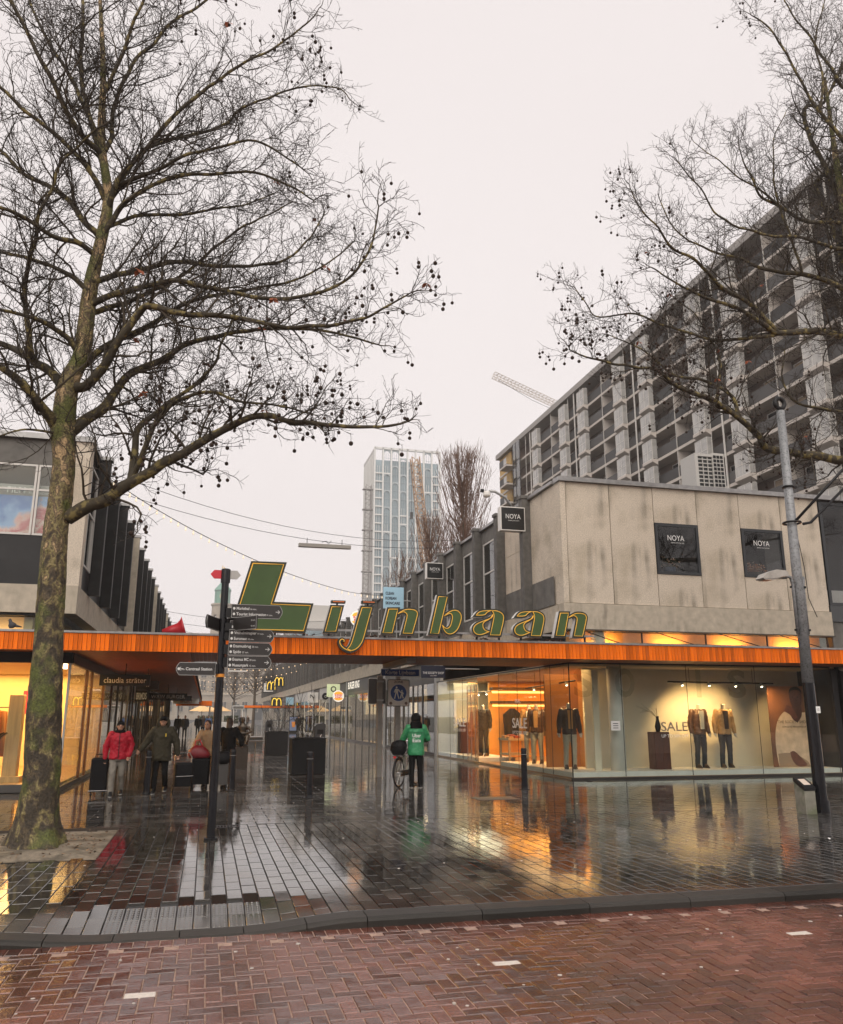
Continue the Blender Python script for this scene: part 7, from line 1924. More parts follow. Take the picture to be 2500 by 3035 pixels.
# ------------------------------------------------------------------ people
def limb_tube(mb, pts, rad, n=10):
    mb.tube(pts, rad, n)
    for p, r in zip(pts, rad): mb.ell(p, r, r, r, n, 6)
def hand(mb, wrist, d, side, s=1.0, curl=0.5):
    d = Vector(d).normalized(); w_ = Vector(wrist)
    up = Vector((0,-1,0)) if abs(d.y) < 0.8 else Vector((0,0,1))
    lat = d.cross(up).normalized(); nrm = lat.cross(d).normalized()
    palm = w_ + d*0.045*s
    limb_tube(mb, [w_, w_+d*0.03*s, w_+d*0.08*s], [0.024*s,0.034*s,0.032*s], 8)
    for k in range(4):
        o = (k-1.5)*0.018*s
        ln = (0.070,0.080,0.076,0.060)[k]*s
        p0 = w_ + d*0.075*s + lat*o
        p1 = p0 + d*ln*0.5 + nrm*curl*0.012*s; p2 = p1 + (d*(1-curl) + nrm*curl).normalized()*ln*0.5
        limb_tube(mb, [p0,p1,p2], [0.0095*s,0.009*s,0.008*s], 6)
    t0 = w_ + d*0.03*s + lat*0.03*s*side
    t1 = t0 + (d*0.6 + lat*side*0.7).normalized()*0.035*s; t2 = t1 + (d + nrm*0.4).normalized()*0.03*s
    limb_tube(mb, [t0,t1,t2], [0.012*s,0.011*s,0.009*s], 6)
def finish(o, vox, it=4, wrinkle=0.0, wsize=0.12):
    rm = o.modifiers.new('remesh','REMESH'); rm.mode = 'VOXEL'; rm.voxel_size = vox; rm.use_smooth_shade = True
    if it:
        s_ = o.modifiers.new('smooth','SMOOTH'); s_.iterations = it
    if wrinkle:
        tx = bpy.data.textures.get('fold%g' % wsize) or bpy.data.textures.new('fold%g' % wsize, 'CLOUDS'); tx.noise_scale = wsize
        dm = o.modifiers.new('folds','DISPLACE'); dm.texture = tx; dm.strength = wrinkle; dm.mid_level = 0.5; dm.texture_coords = 'LOCAL'
SKIN = mat('skin', (0.36,0.19,0.12), 0.55, var=0.1, vs=20)
SKIN2 = mat('darker skin', (0.16,0.08,0.05), 0.55)
DEF = dict(legR=((-0.10,-0.02,0.50),(-0.11,0.03,0.09)), legL=((0.10,-0.02,0.50),(0.11,0.03,0.09)),
           armR=((-0.25,0.03,1.14),(-0.27,-0.02,0.90)), armL=((0.25,0.03,1.14),(0.27,-0.02,0.90)))
def person(label, loc, rz, H, jacket, trousers, shoe=M_BLACK, skin=SKIN, pose=None, head=True, hood=None, hair=None, hat=None,
           jlen=0.80, jw=1.0, far=False, cat='person', name='person', group=None, lean=0.0, collar=None, puffy=0.0, shirt=None, feet=True):
    P = dict(DEF); P.update(pose or {})
    s = H/1.72
    e = empty(name, loc, rz, label=label, cat=cat, group=group, scale=s)
    vox = 0.02 if far else 0.010
    SHL, SHR = Vector((0.185,0.01+lean*-0.42,1.41)), Vector((-0.185,0.01+lean*-0.42,1.41))
    def T(x,y,z):  # torso lean: shifts forward with height above the hips
        return (x, y - lean*max(0, z-0.92), z - 0.18*abs(lean)*max(0, z-0.92))
    SHL = Vector(T(0.185,0.01,1.41)); SHR = Vector(T(-0.185,0.01,1.41))
    hc = Vector(T(0,-0.03,1.61)); nk = Vector(T(0,0.005,1.46))
    b = MB()
    b.loft([(T(0,0,0.90),0.14,0.10),(T(0,0,1.1),0.13,0.09),(T(0,0,1.3),0.15,0.10),(T(0,0,1.42),0.13,0.08),(T(0,0,1.47),0.06,0.06)])
    b.tube([nk-Vector((0,0,0.06)), hc],[0.058,0.052],10)
    if head:
        b.ell(hc, 0.072,0.092,0.112,14,10).ell(hc+Vector((0,-0.045,-0.055)),0.052,0.05,0.058,12,8)
        b.tube([hc+Vector((0,-0.088,0.02)),hc+Vector((0,-0.112,-0.022))],[0.010,0.017],8)
        for q in (-1,1): b.ell(hc+Vector((q*0.074,0.005,-0.005)),0.012,0.022,0.032,8,6)
        b.ell(hc+Vector((0,-0.094,-0.062)),0.024,0.008,0.007,8,5)
    for sh_, (el, wr_), sd in ((SHL,P['armL'],1),(SHR,P['armR'],-1)):
        limb_tube(b, [sh_, Vector(el), Vector(wr_)], [0.045,0.038,0.027])
        hand(b, wr_, Vector(wr_)-Vector(el), -sd)
    for hx, (kn, an) in ((0.09,P['legL']),(-0.09,P['legR'])):
        limb_tube(b, [Vector((hx,0,0.88)), Vector(kn), Vector(an)], [0.075,0.05,0.036])
    bo_ = b.mesh('body', skin if head else mat('mannequin', (0.5,0.45,0.38), 0.5)); bo_ = link_mesh('body', bo_, e)
    finish(bo_, vox, 2)
    # trousers
    t = MB()
    t.loft([((0,0.0,0.80),0.165,0.125),((0,0.0,0.9),0.168,0.125),((0,0.0,1.0),0.155,0.115)])
    for hx, (kn, an) in ((0.088,P['legL']),(-0.088,P['legR'])):
        kn = Vector(kn); an = Vector(an); h0 = Vector((hx,0,0.86))
        limb_tube(t, [h0, h0.lerp(kn,0.5), kn, kn.lerp(an,0.5), an+Vector((0,0,-0.03))], [0.098,0.088,0.072,0.066,0.062])
    to = link_mesh('trousers', t.mesh('trousers', trousers), e); finish(to, vox*1.3, 3, 0.02 if not far else 0, 0.09)
    # jacket
    j = MB()
    k = jw
    j.loft([(T(0,0.0,jlen),0.185*k,0.145*k),(T(0,0.0,jlen+0.06),0.19*k,0.15*k),(T(0,0,1.02),0.175*k,0.135*k),(T(0,0.0,1.2),0.185*k,0.135*k),(T(0,0.0,1.34),0.195*k,0.13*k),(T(0,0.0,1.42),0.16*k,0.105*k),(T(0,0.0,1.48),0.085,0.08)])
    for sh_, (el, wr_) in ((SHL,P['armL']),(SHR,P['armR'])):
        el = Vector(el); wr_ = Vector(wr_)
        limb_tube(j, [sh_, sh_.lerp(el,0.5), el, el.lerp(wr_,0.5), wr_], [0.082*k,0.078*k,0.07*k,0.062*k,0.052*k])
    if collar: j.loft([(T(0,0,1.45),0.095,0.09),(T(0,-0.005,1.53),0.088,0.085)])
    jo = link_mesh('jacket', j.mesh('jacket', jacket), e); finish(jo, vox*1.3, 3, (0.028 if not far else 0)+puffy, 0.07)
    if shirt:
        m = MB().prism([(-0.05,0.98),(0.05,0.98),(0.06,1.44),(-0.06,1.44)], -0.155, -0.10)
        link_mesh('shirt', m.mesh('shirt', shirt), e)
    if feet:
        for kn, an in (P['legL'], P['legR']):
            an = Vector(an)
            m = MB().loft([((an.x,an.y-0.06,an.z-0.09),0.046,0.135),((an.x,an.y-0.06,an.z-0.06),0.048,0.137),((an.x,an.y-0.05,an.z-0.02),0.042,0.10),((an.x,an.y-0.01,an.z+0.03),0.038,0.05)])
            link_mesh('shoe', m.mesh('shoe', shoe, None, True), e)
            link_mesh('sole', MB().loft([((an.x,an.y-0.06,an.z-0.10),0.047,0.138),((an.x,an.y-0.06,an.z-0.075),0.0495,0.140)]).mesh('sole', mat('pale sole', (0.35,0.34,0.32), 0.6)), e)
    if head and not far:
        for q in (-1,1):
            link_mesh('eye', MB().ell(hc+Vector((q*0.03,-0.086,0.012)),0.011,0.006,0.007,8,6).mesh('eye', mat('eye dark', (0.02,0.015,0.012), 0.2)), e)
            link_mesh('eyebrow', MB().tube([hc+Vector((q*0.015,-0.092,0.03)),hc+Vector((q*0.048,-0.080,0.032))],0.005,5).mesh('eyebrow', mat('brow dark', (0.02,0.014,0.01), 0.8)), e)
        link_mesh('mouth', MB().ell(hc+Vector((0,-0.099,-0.062)),0.02,0.005,0.004,8,5).mesh('mouth', mat('lip', (0.22,0.08,0.06), 0.5)), e)
    if hood:
        m = MB().ell(hc+Vector((0,0.03,0.02)),0.125,0.13,0.145,16,10).loft([(T(0,0.02,1.40),0.19,0.13),(T(0,0.02,1.47),0.165,0.13),(T(0,0.02,1.56),0.13,0.125)])
        o = link_mesh('hood', m.mesh('hood', hood), e); finish(o, vox*1.2, 3)
    if hair:
        m = MB().ell(hc+Vector((0,0.028,0.028)),0.086,0.095,0.112,14,9)
        if hair[1] > 0: m.loft([(hc+Vector((0,0.06,-hair[1])),0.06,0.035),(hc+Vector((0,0.065,-hair[1]*0.4)),0.085,0.05),(hc+Vector((0,0.04,0)),0.085,0.06)])
        o = link_mesh('hair', m.mesh('hair', hair[0]), e); finish(o, vox*1.2, 2)
    if hat:
        m = MB().ell(hc+Vector((0,0.012,0.045)),0.088,0.105,0.085,14,8)
        o = link_mesh('hat', m.mesh('hat', hat[0]), e); finish(o, vox*1.2, 2)
        if hat[1]: link_mesh('hat_brim', MB().loft([(hc+Vector((0,-0.10,0.05)),0.07,0.075),(hc+Vector((0,-0.10,0.06)),0.07,0.075)]).mesh('hat_brim', hat[0]), e)
    return e
J_RED = mat('red quilted jacket', (0.36,0.008,0.022), 0.5, spec=0.25, var=0.15, vs=10, bump=0.5, bs=22)
J_PARKA = mat('olive parka', (0.036,0.031,0.019), 0.8, spec=0.2, var=0.3, vs=8, bump=0.2, bs=40)
J_GREEN = mat('green delivery jacket', (0.025,0.23,0.09), 0.5, var=0.12, vs=6, bump=0.12, bs=25)
J_TAN = mat('tan coat', (0.33,0.21,0.11), 0.75, var=0.15)
J_BLACK = mat('black coat', (0.009,0.0085,0.009), 0.8, spec=0.15)
T_GREY = mat('grey chinos', (0.20,0.18,0.15), 0.8, var=0.2, vs=9)
T_BLACK = mat('black trousers', (0.006,0.006,0.0065), 0.8, spec=0.12)
H_BLK = mat('black knit', (0.006,0.006,0.0065), 0.9, spec=0.1)
HAIR = mat('dark brown hair', (0.045,0.025,0.015), 0.5)
# walker in the red jacket with a trolley suitcase
p1 = person('person in red quilted jacket and grey trousers walking with a black suitcase', (-1.82,20.05,0), R(6), 1.58, J_RED, T_GREY, hood=None, hat=(H_BLK,False), collar=True, puffy=0.012, jw=1.12, jlen=0.84,
       pose=dict(armR=((-0.29,0.05,1.13),(-0.29,0.02,0.88)), armL=((0.29,0.03,1.15),(0.24,-0.05,0.93)), legR=((-0.10,-0.10,0.50),(-0.11,-0.12,0.09)), legL=((0.10,0.0,0.49),(0.12,0.16,0.12))))
o = link_mesh('zip', MB().tube([(0,-0.172,0.86),(0,-0.160,1.1),(0,-0.165,1.3),(0,-0.115,1.45)],0.008,5).mesh('zip', M_BLACK), p1)
o = link_mesh('scarf', MB().torus((0,-0.005,1.485),0.088,0.035,'z',16,8).mesh('scarf', H_BLK, None, True), p1)
o = link_mesh('balaclava', MB().tube([(-0.07,0.02,1.64),(-0.078,0.0,1.56),(-0.06,-0.04,1.505),(0,-0.075,1.49),(0.06,-0.04,1.505),(0.078,0.0,1.56),(0.07,0.02,1.64)],0.025,8).mesh('balaclava', H_BLK, None, True), p1)
# man in parka
p2 = person('person in dark olive parka and cap walking with a shopping trolley', (-0.93,20.5,0), R(-4), 1.68, J_PARKA, T_BLACK, hat=(H_BLK,True), collar=True, jw=1.22, jlen=0.72, puffy=0.01,
       pose=dict(armR=((-0.34,-0.02,1.16),(-0.46,-0.16,0.97)), armL=((0.32,0.05,1.13),(0.36,0.05,0.88)), legR=((-0.10,-0.08,0.50),(-0.12,-0.10,0.09)), legL=((0.10,0.02,0.49),(0.11,0.2,0.13))))
o = link_mesh('hood_rim', MB().torus((0,0.02,1.57),0.115,0.045,'y',18,8).mesh('hood_rim', J_PARKA, None, True), p2)
link_mesh('badge', MB().box(0.08,0.105,-0.178,-0.168,1.27,1.34).mesh('badge', mat('yellow badge', (0.6,0.42,0.03), 0.5)), p2)
# two people with luggage behind the signpost
p3 = person('person in tan coat with long brown hair bending over the red bag', (0.15,22.0,0), R(-20), 1.62, J_TAN, T_BLACK, hair=(HAIR,0.22), lean=0.35, jlen=0.78,
       pose=dict(armR=((-0.32,-0.22,1.08),(-0.30,-0.38,0.84)), armL=((0.30,-0.25,1.08),(0.34,-0.36,0.84))))
p4 = person('person in black coat turned away beside the tan coat', (0.62,22.6,0), R(150), 1.64, J_BLACK, T_BLACK, hair=(HAIR,0.3), jlen=0.6, jw=1.1,
       pose=dict(armR=((-0.36,-0.05,1.14),(-0.26,-0.22,1.02)), armL=((0.30,-0.05,1.12),(0.2,-0.2,0.95))))
# delivery rider seen from behind
p5 = person('person in green delivery jacket and black hood seen from behind with bicycle', (5.07,20.55,0), R(172), 1.72, J_GREEN, T_BLACK, hood=H_BLK, jlen=0.76, jw=1.12,
       pose=dict(armR=((-0.30,-0.05,1.16),(-0.22,-0.28,1.10)), armL=((0.31,-0.08,1.15),(0.33,-0.30,1.08)), legR=((-0.10,0.0,0.50),(-0.11,0.03,0.09)), legL=((0.10,0.0,0.50),(0.11,0.03,0.09))))
o = text('Uber', M_WPLAIN, p5, 0, 0.168, 1.19, 0.085, width=0.21, align='CENTER', local=True, rz=R(180), bold=0.012)
o = text('Eats', M_WPLAIN, p5, 0, 0.166, 1.075, 0.085, width=0.20, align='CENTER', local=True, rz=R(180), bold=0.012)
link_mesh('jacket_seam', MB().tube([(-0.19,0.143,1.30),(0,0.162,1.305),(0.19,0.143,1.30)],0.005,5).mesh('jacket_seam', mat('dark green seam', (0.01,0.10,0.04), 0.6)), p5)
# distant pedestrians
darks = [J_BLACK, mat('navy coat', (0.015,0.018,0.03), 0.7), mat('brown coat', (0.07,0.045,0.03), 0.7), mat('pale coat', (0.45,0.42,0.38), 0.7), mat('blue vest', (0.05,0.12,0.3), 0.6)]
far_p = [(-2.15,72,8,0,'dark-clad person walking away, left of the far arcade pair'),(-1.55,70,-5,1,'navy-clad person walking beside a dark one under the far arcade'),(-2.75,60,10,0,'dark person half hidden by the left shopfronts behind the parka man'),
         (-0.62,78,0,0,'dark person at the left of the far trio'),(-0.2,79,10,2,'brown-clad person in the middle of the far trio'),(0.25,77,5,4,'person in blue vest at the right of the far trio'),
         (9.25,88,170,0,'dark person standing right of the advert board'),(4.2,128,0,3,'pale-clad person amid the far street'),(5.2,131,0,0,'dark person right of the pale one far down the street'),(6.3,134,20,2,'brown-clad person farthest right in the far street')]
for x, y, a, c_, lab in far_p:
    person(lab, (x,y,0), R(a), 1.72, darks[c_], T_BLACK, hair=(HAIR,0.0), far=True, jlen=0.72, jw=1.1, group='far pedestrians')

# ------------------------------------------------------------------ luggage
M_BAG = mat('black nylon', (0.006,0.006,0.007), 0.6, spec=0.15, var=0.3, vs=12)
def suitcase(name, label, x, y, rz, w_, d, h, m_, handle=0.32, cat='suitcase', lift=0.09):
    e = empty(name, (x,y,0), rz, label=label, cat=cat)
    link_mesh('shell', MB().cbox(-w_/2,w_/2,-d/2,d/2,lift,lift+h,0.035).mesh('shell', m_), e)
    link_mesh('handle', MB().tube([(-w_*0.28,d*0.35,lift+h-0.02),(-w_*0.28,d*0.35,lift+h+handle),(w_*0.28,d*0.35,lift+h+handle),(w_*0.28,d*0.35,lift+h-0.02)],0.011,6).mesh('handle', M_BLACK), e)
    for sx_ in (-1,1):
        for sy_ in (-1,1):
            link_mesh('wheel', MB().tube([(sx_*w_*0.38-0.015,sy_*d*0.32,0.04),(sx_*w_*0.38+0.015,sy_*d*0.32,0.04)],0.04,12).tube([(sx_*w_*0.38,sy_*d*0.32,0.05),(sx_*w_*0.38,sy_*d*0.32,lift+0.01)],0.012,5).mesh('wheel', M_BLACK), e)
    return e
s1 = suitcase('trolley_case','tall black trolley case held by the red jacket walker', -2.19,20.1,R(8),0.36,0.22,0.72,M_BAG,0.06)
link_mesh('axle_bar', MB().tube([(-0.2,-0.13,0.12),(0.2,-0.13,0.12)],0.010,6).mesh('axle_bar', M_STEEL), s1)
tr = empty('shopping_trolley', (-0.42,20.55,0), R(10), label='black shopping trolley with tube frame beside the parka man', cat='trolley')
link_mesh('bag', MB().cbox(-0.2,0.2,-0.15,0.15,0.14,0.66,0.04).mesh('bag', M_BAG), tr)
link_mesh('frame', MB().tube([(-0.18,0.17,0.08),(-0.18,0.17,0.80),(-0.14,0.17,0.87),(0.14,0.17,0.87),(0.2,0.17,0.78),(0.2,0.17,0.08)],0.013,6).tube([(-0.18,-0.16,0.36),(0.2,-0.16,0.37)],0.008,6).mesh('frame', M_STEEL), tr)
for sx_ in (-0.2,0.2): link_mesh('wheel', MB().tube([(sx_-0.012,0.15,0.085),(sx_+0.012,0.15,0.085)],0.085,16).mesh('wheel', M_BLACK), tr)
suitcase('trolley_case','black suitcase standing under the red bag', -0.05,21.75,R(-5),0.44,0.26,0.60,M_BAG,0.0)
rbg = empty('travel_bag', (-0.1,21.75,0.70), label='dark red travel bag lying on the black suitcase', cat='bag')
m = MB().loft([((-0.1,21.75,0.70),0.24,0.12),((-0.1,21.75,0.78),0.27,0.14),((-0.12,21.75,0.88),0.24,0.13),((-0.12,21.75,0.95),0.16,0.09),((-0.12,21.75,1.0),0.09,0.05)])
o = m.build('body', mat('dark red leather', (0.20,0.012,0.02), 0.4, var=0.2, vs=8), rbg, smooth=True)
MB().tube([(-0.22,21.75,0.96),(-0.2,21.75,1.1),(-0.1,21.75,1.13),(-0.02,21.75,0.97)],0.014,6).build('strap', mat('bright red strap', (0.55,0.02,0.03), 0.5), rbg)
suitcase('trolley_case','grey ribbed hard-shell suitcase right of the signpost', 0.42,21.55,R(4),0.40,0.26,0.56,mat('grey ribbed shell', (0.10,0.095,0.09), 0.35, 0.3),0.25)
bb = empty('shoulder_bag', (0.48,21.5,0.66), label='black shoulder bag slumped on the grey suitcase', cat='bag')
MB().loft([((0.45,21.5,0.57),0.16,0.12),((0.47,21.5,0.66),0.24,0.15),((0.50,21.5,0.78),0.23,0.14),((0.48,21.5,0.86),0.10,0.07)]).build('body', M_BAG, bb, smooth=True)
MB().tube([(0.3,21.42,0.8),(0.24,21.38,0.6),(0.28,21.36,0.5)],0.015,6).build('strap', M_BLACK, bb)

# ------------------------------------------------------------------ bicycle
bi = empty('bicycle', (4.66,20.62,0), R(-36), label='pale delivery bicycle standing beside the green-jacketed rider', cat='bicycle')
M_BFR = mat('pale bike frame', (0.42,0.43,0.38), 0.35, 0.2)
for yy in (0.0,1.10):
    w_ = link_mesh('wheel', MB().cyl(0,yy,0.34,0.342,0.001,4).tube([(-0.05,yy,0.345),(0.05,yy,0.345)],0.025,10).mesh('wheel', M_STEEL), bi)
    link_mesh('tyre', MB().torus((0,yy,0.345),0.325,0.021,'x',36,8).mesh('tyre', M_BLACK, None, True), w_)
    link_mesh('rim', MB().torus((0,yy,0.345),0.298,0.010,'x',36,6).mesh('rim', M_STEEL, None, True), w_)
    sp2 = MB()
    for k in range(24):
        a = 2*math.pi*k/24
        sp2.tube([((-1)**k*0.03,yy+0.02*math.cos(a+0.8),0.345+0.02*math.sin(a+0.8)),(0,yy+0.295*math.cos(a),0.345+0.295*math.sin(a))],0.0018,3)
    link_mesh('spokes', sp2.mesh('spokes', M_STEEL), w_)
fr0 = MB().tube([(0,0.44,0.30),(0,0.30,0.82)],0.02,8).tube([(0,0.44,0.30),(0,0.92,0.78)],0.03,8).tube([(0,0.33,0.62),(0,0.92,0.82)],0.02,8).tube([(0,0.92,0.70),(0,0.86,1.02)],0.022,8)
for s_ in (-1,1):
    fr0.tube([(s_*0.06,0.0,0.345),(s_*0.03,0.44,0.30)],0.012,6).tube([(s_*0.06,0.0,0.345),(s_*0.02,0.31,0.75)],0.010,6).tube([(s_*0.055,1.10,0.345),(s_*0.04,0.95,0.72)],0.014,6)
link_mesh('frame', fr0.mesh('frame', M_BFR, None, True), bi)
link_mesh('saddle', MB().loft([((0,0.27,0.86),0.06,0.12),((0,0.26,0.90),0.075,0.13),((0,0.26,0.92),0.06,0.11)]).tube([(0,0.31,0.75),(0,0.28,0.88)],0.013,6).mesh('saddle', M_BLACK, None, True), bi)
link_mesh('handlebar', MB().tube([(-0.30,0.66,1.06),(-0.26,0.80,1.09),(-0.1,0.86,1.08),(0.1,0.86,1.08),(0.26,0.80,1.09),(0.30,0.66,1.06)],0.013,6).mesh('handlebar', M_STEEL), bi)
for s_ in (-1,1): link_mesh('grip', MB().tube([(s_*0.30,0.66,1.06),(s_*0.305,0.56,1.05)],0.018,8).mesh('grip', M_BLACK), bi)
mg = MB()
for yy in (0.0,1.10):
    pts = [(0,yy+0.365*math.cos(a),0.345+0.365*math.sin(a)) for a in [R(40+14*i) for i in range(12)]]
    mg.tube(pts,0.018,5)
link_mesh('mudguard', mg.mesh('mudguard', M_BLACK, None, True), bi)
link_mesh('rack', MB().tube([(-0.06,-0.25,0.74),(-0.06,0.25,0.76)],0.008,5).tube([(0.06,-0.25,0.74),(0.06,0.25,0.76)],0.008,5).tube([(-0.06,-0.25,0.74),(0.06,-0.25,0.74)],0.008,5).tube([(-0.07,0,0.345),(-0.06,-0.1,0.74)],0.007,5).tube([(0.07,0,0.345),(0.06,-0.1,0.74)],0.007,5).mesh('rack', M_BLACK), bi)
link_mesh('tail_light', MB().cbox(-0.035,0.035,-0.275,-0.25,0.70,0.745,0.005).mesh('tail_light', mat('red tail light', (0.5,0.01,0.015), 0.3)), bi)
link_mesh('chain_case', MB().box(0.045,0.065,0.0,0.52,0.27,0.40).mesh('chain_case', M_BLACK), bi)
link_mesh('battery', MB().cbox(-0.04,0.04,0.30,0.38,0.40,0.74,0.01).mesh('battery', mat('pale battery box', (0.45,0.45,0.40), 0.4)), bi)
link_mesh('crank', MB().tube([(-0.09,0.44,0.30),(0.09,0.44,0.30)],0.016,6).tube([(0.09,0.44,0.30),(0.09,0.46,0.14)],0.010,5).box(0.08,0.16,0.41,0.51,0.125,0.145).mesh('crank', M_BLACK), bi)
dbg = empty('delivery_bag', (4.62,20.55,0.76), label='black pannier bag bulging on the bicycle rack', cat='bag')
m = MB().loft([((4.64,20.6,0.77),0.13,0.14),((4.64,20.6,0.86),0.19,0.17),((4.65,20.6,0.98),0.21,0.18),((4.67,20.62,1.08),0.17,0.15),((4.69,20.62,1.12),0.08,0.08)])
o = m.build('body', M_BAG, dbg); finish(o, 0.015, 4, 0.03, 0.1)

# ------------------------------------------------------------------ shop-window mannequins and fittings (menswear)
B_BRN = mat('brown leather jacket', (0.10,0.045,0.02), 0.4); B_TAN = mat('tan down jacket', (0.42,0.24,0.10), 0.5, bump=0.6, bs=18)
B_NAVY = mat('navy knit', (0.012,0.013,0.018), 0.8); T_STONE = mat('stone chinos', (0.42,0.38,0.30), 0.8); T_DEN = mat('dark denim', (0.018,0.022,0.03), 0.8)
W_SH = mat('white shirt', (0.6,0.56,0.48), 0.8); V_BRN = mat('brown gilet', (0.045,0.022,0.014), 0.6); O_KN = mat('ochre knit', (0.5,0.25,0.08), 0.8)
mk = dict(head=False, cat='mannequin', name='mannequin', jlen=0.84)
PZ = 0.19
for label, x, y, rz, jk, ts, sh, h in (
    ('headless mannequin in brown jacket over pale shirt by the SALE lettering',14.35,22.75,5,B_BRN,T_DEN,W_SH,1.98),
    ('headless mannequin in tan quilted jacket and dark jeans',15.2,22.75,-5,B_TAN,T_DEN,V_BRN,1.98),
    ('headless mannequin in brown gilet and stone trousers at the glass corner',10.42,23.35,-10,V_BRN,T_STONE,O_KN,2.0),
    ('headless mannequin in brown leather jacket and stone trousers by the entrance',10.55,26.2,-35,B_BRN,T_STONE,O_KN,2.0),
    ('headless mannequin in ochre knit and stone trousers left of the leather jacket one',10.65,27.1,-35,O_KN,T_STONE,W_SH,2.0),
    ('headless mannequin in navy knit and black trousers left of the glass doors',10.5,31.6,-50,B_NAVY,T_DEN,None,2.05),
    ('headless mannequin in pale jacket behind the SALE lettering on the left glass',10.6,32.7,-50,mat('grey tweed', (0.22,0.19,0.15), 0.8),T_DEN,W_SH,2.0)):
    person(label, (x,y,PZ), R(rz), h, jk, ts, mat('brown shoe', (0.05,0.03,0.02), 0.4), shirt=sh, **mk)
def cabinet(label, x, y, w_, h):
    e = empty('wooden_cabinet', (x,y,PZ), label=label, cat='cabinet')
    m_ = mat('dark red wood', (0.085,0.022,0.012), 0.4, var=0.25, vs=3, stretch=(6,6,0.8))
    MB().cbox(x-w_/2,x+w_/2,y-0.2,y+0.2,PZ,PZ+h,0.01).build('carcass', m_, e)
    MB().box(x-w_/2+0.03,x-0.005,y-0.212,y-0.201,PZ+0.05,PZ+h-0.05).build('door', m_, e)
    MB().box(x+0.005,x+w_/2-0.03,y-0.212,y-0.201,PZ+0.05,PZ+h-0.05).build('door', m_, e)
cabinet('narrow dark red wooden cabinet under the grey SALE lettering',12.98,22.75,0.5,1.05)
cabinet('narrow dark red wooden cabinet at the far end of the street window',10.6,34.2,0.6,1.25)
dv = empty('dried_plant', (12.98,22.75,PZ+1.05), label='dark vase with dried stems on the front window cabinet', cat='plant')
MB().loft([((12.98,22.75,PZ+1.05),0.06,0.06),((12.98,22.75,PZ+1.2),0.09,0.09),((12.98,22.75,PZ+1.42),0.04,0.04),((12.98,22.75,PZ+1.5),0.05,0.05)]).build('vase', M_BLACK, dv, smooth=True)
m = MB(); r_ = random.Random(3)
for k in range(14):
    a = r_.uniform(0,6.28); m.tube([(12.98,22.75,PZ+1.45),(12.98+0.15*math.cos(a)-0.15,22.75+0.1*math.sin(a),PZ+1.65),(12.98+0.35*math.cos(a)-0.35,22.75+0.2*math.sin(a),PZ+1.6+0.3*r_.random())],[0.004,0.004,0.003],4)
m.build('stems', mat('dried stem', (0.3,0.25,0.18), 0.8), dv)
# portrait poster in the window
pp = empty('portrait_poster', (17.65,22.6,PZ), label='large poster of a man in a cream sweater at the right of the shop window', cat='poster')
px0, px1, pz0, pz1, py_ = 16.72, 18.48, 0.20, 2.60, 22.62
MB().box(px0,px1,py_,py_+0.03,pz0,pz1).build('board', mat('poster brown', (0.20,0.075,0.03), 0.6, var=0.5, vs=1.2), pp)
def shape(name, pts, m_, k):
    MB().prism(chaikin([(px0+a*(px1-px0), pz0+b_*(pz1-pz0)) for a, b_ in pts], 3), py_-0.004-0.003*k, py_-0.001-0.003*k).build(name, m_, pp)
swt = mat('poster sweater', (0.72,0.52,0.37), 0.6, var=0.3, vs=3.5); skn = mat('poster skin', (0.085,0.028,0.016), 0.5, var=0.4, vs=4)
shape('printed_sweater', [(0.10,0.0),(0.06,0.25),(0.10,0.5),(0.24,0.66),(0.45,0.72),(0.62,0.66),(0.85,0.68),(0.98,0.5),(1.0,0.1),(0.98,0.0)], swt, 0)
shape('printed_trousers', [(0.10,0.0),(0.10,0.16),(0.4,0.18),(0.7,0.06),(0.72,0.0)], mat('poster trousers', (0.35,0.23,0.15), 0.6), 1)
shape('printed_neck', [(0.42,0.60),(0.45,0.74),(0.66,0.74),(0.66,0.62),(0.55,0.54)], skn, 1)
shape('printed_head', [(0.44,0.80),(0.43,0.90),(0.48,0.97),(0.57,0.985),(0.66,0.96),(0.69,0.88),(0.67,0.78),(0.61,0.71),(0.54,0.70),(0.48,0.73)], skn, 2)
shape('printed_hair', [(0.425,0.90),(0.45,0.97),(0.56,1.0),(0.68,0.97),(0.695,0.90),(0.66,0.94),(0.56,0.955),(0.47,0.94)], mat('poster hair', (0.012,0.008,0.007), 0.7), 3)
shape('printed_hand', [(0.30,0.68),(0.36,0.76),(0.46,0.74),(0.52,0.68),(0.56,0.6),(0.48,0.58),(0.40,0.65)], mat('poster hand', (0.15,0.05,0.028), 0.5, var=0.3, vs=6), 3)
shape('printed_hand', [(0.34,0.18),(0.42,0.20),(0.54,0.12),(0.66,0.03),(0.62,0.0),(0.46,0.0),(0.36,0.08)], MATS['poster hand'], 3)
for s_ in ((0.495,0.86),(0.60,0.86)): shape('printed_eye', [(s_[0]-0.02,s_[1]),(s_[0],s_[1]+0.007),(s_[0]+0.02,s_[1]),(s_[0],s_[1]-0.007)], MATS['poster hair'], 3)
shape('printed_mouth', [(0.51,0.765),(0.555,0.775),(0.60,0.765),(0.555,0.752)], mat('poster lip', (0.07,0.02,0.015), 0.5), 3)
text('THE SOCIETY SHOP', M_SIGNB, pp, 16.98, py_-0.025, pz0+1.28, 0.085, width=1.05)
text('SERIOUS MENSWEAR', M_SIGNB, pp, 17.12, py_-0.025, pz0+1.15, 0.05, width=0.85)
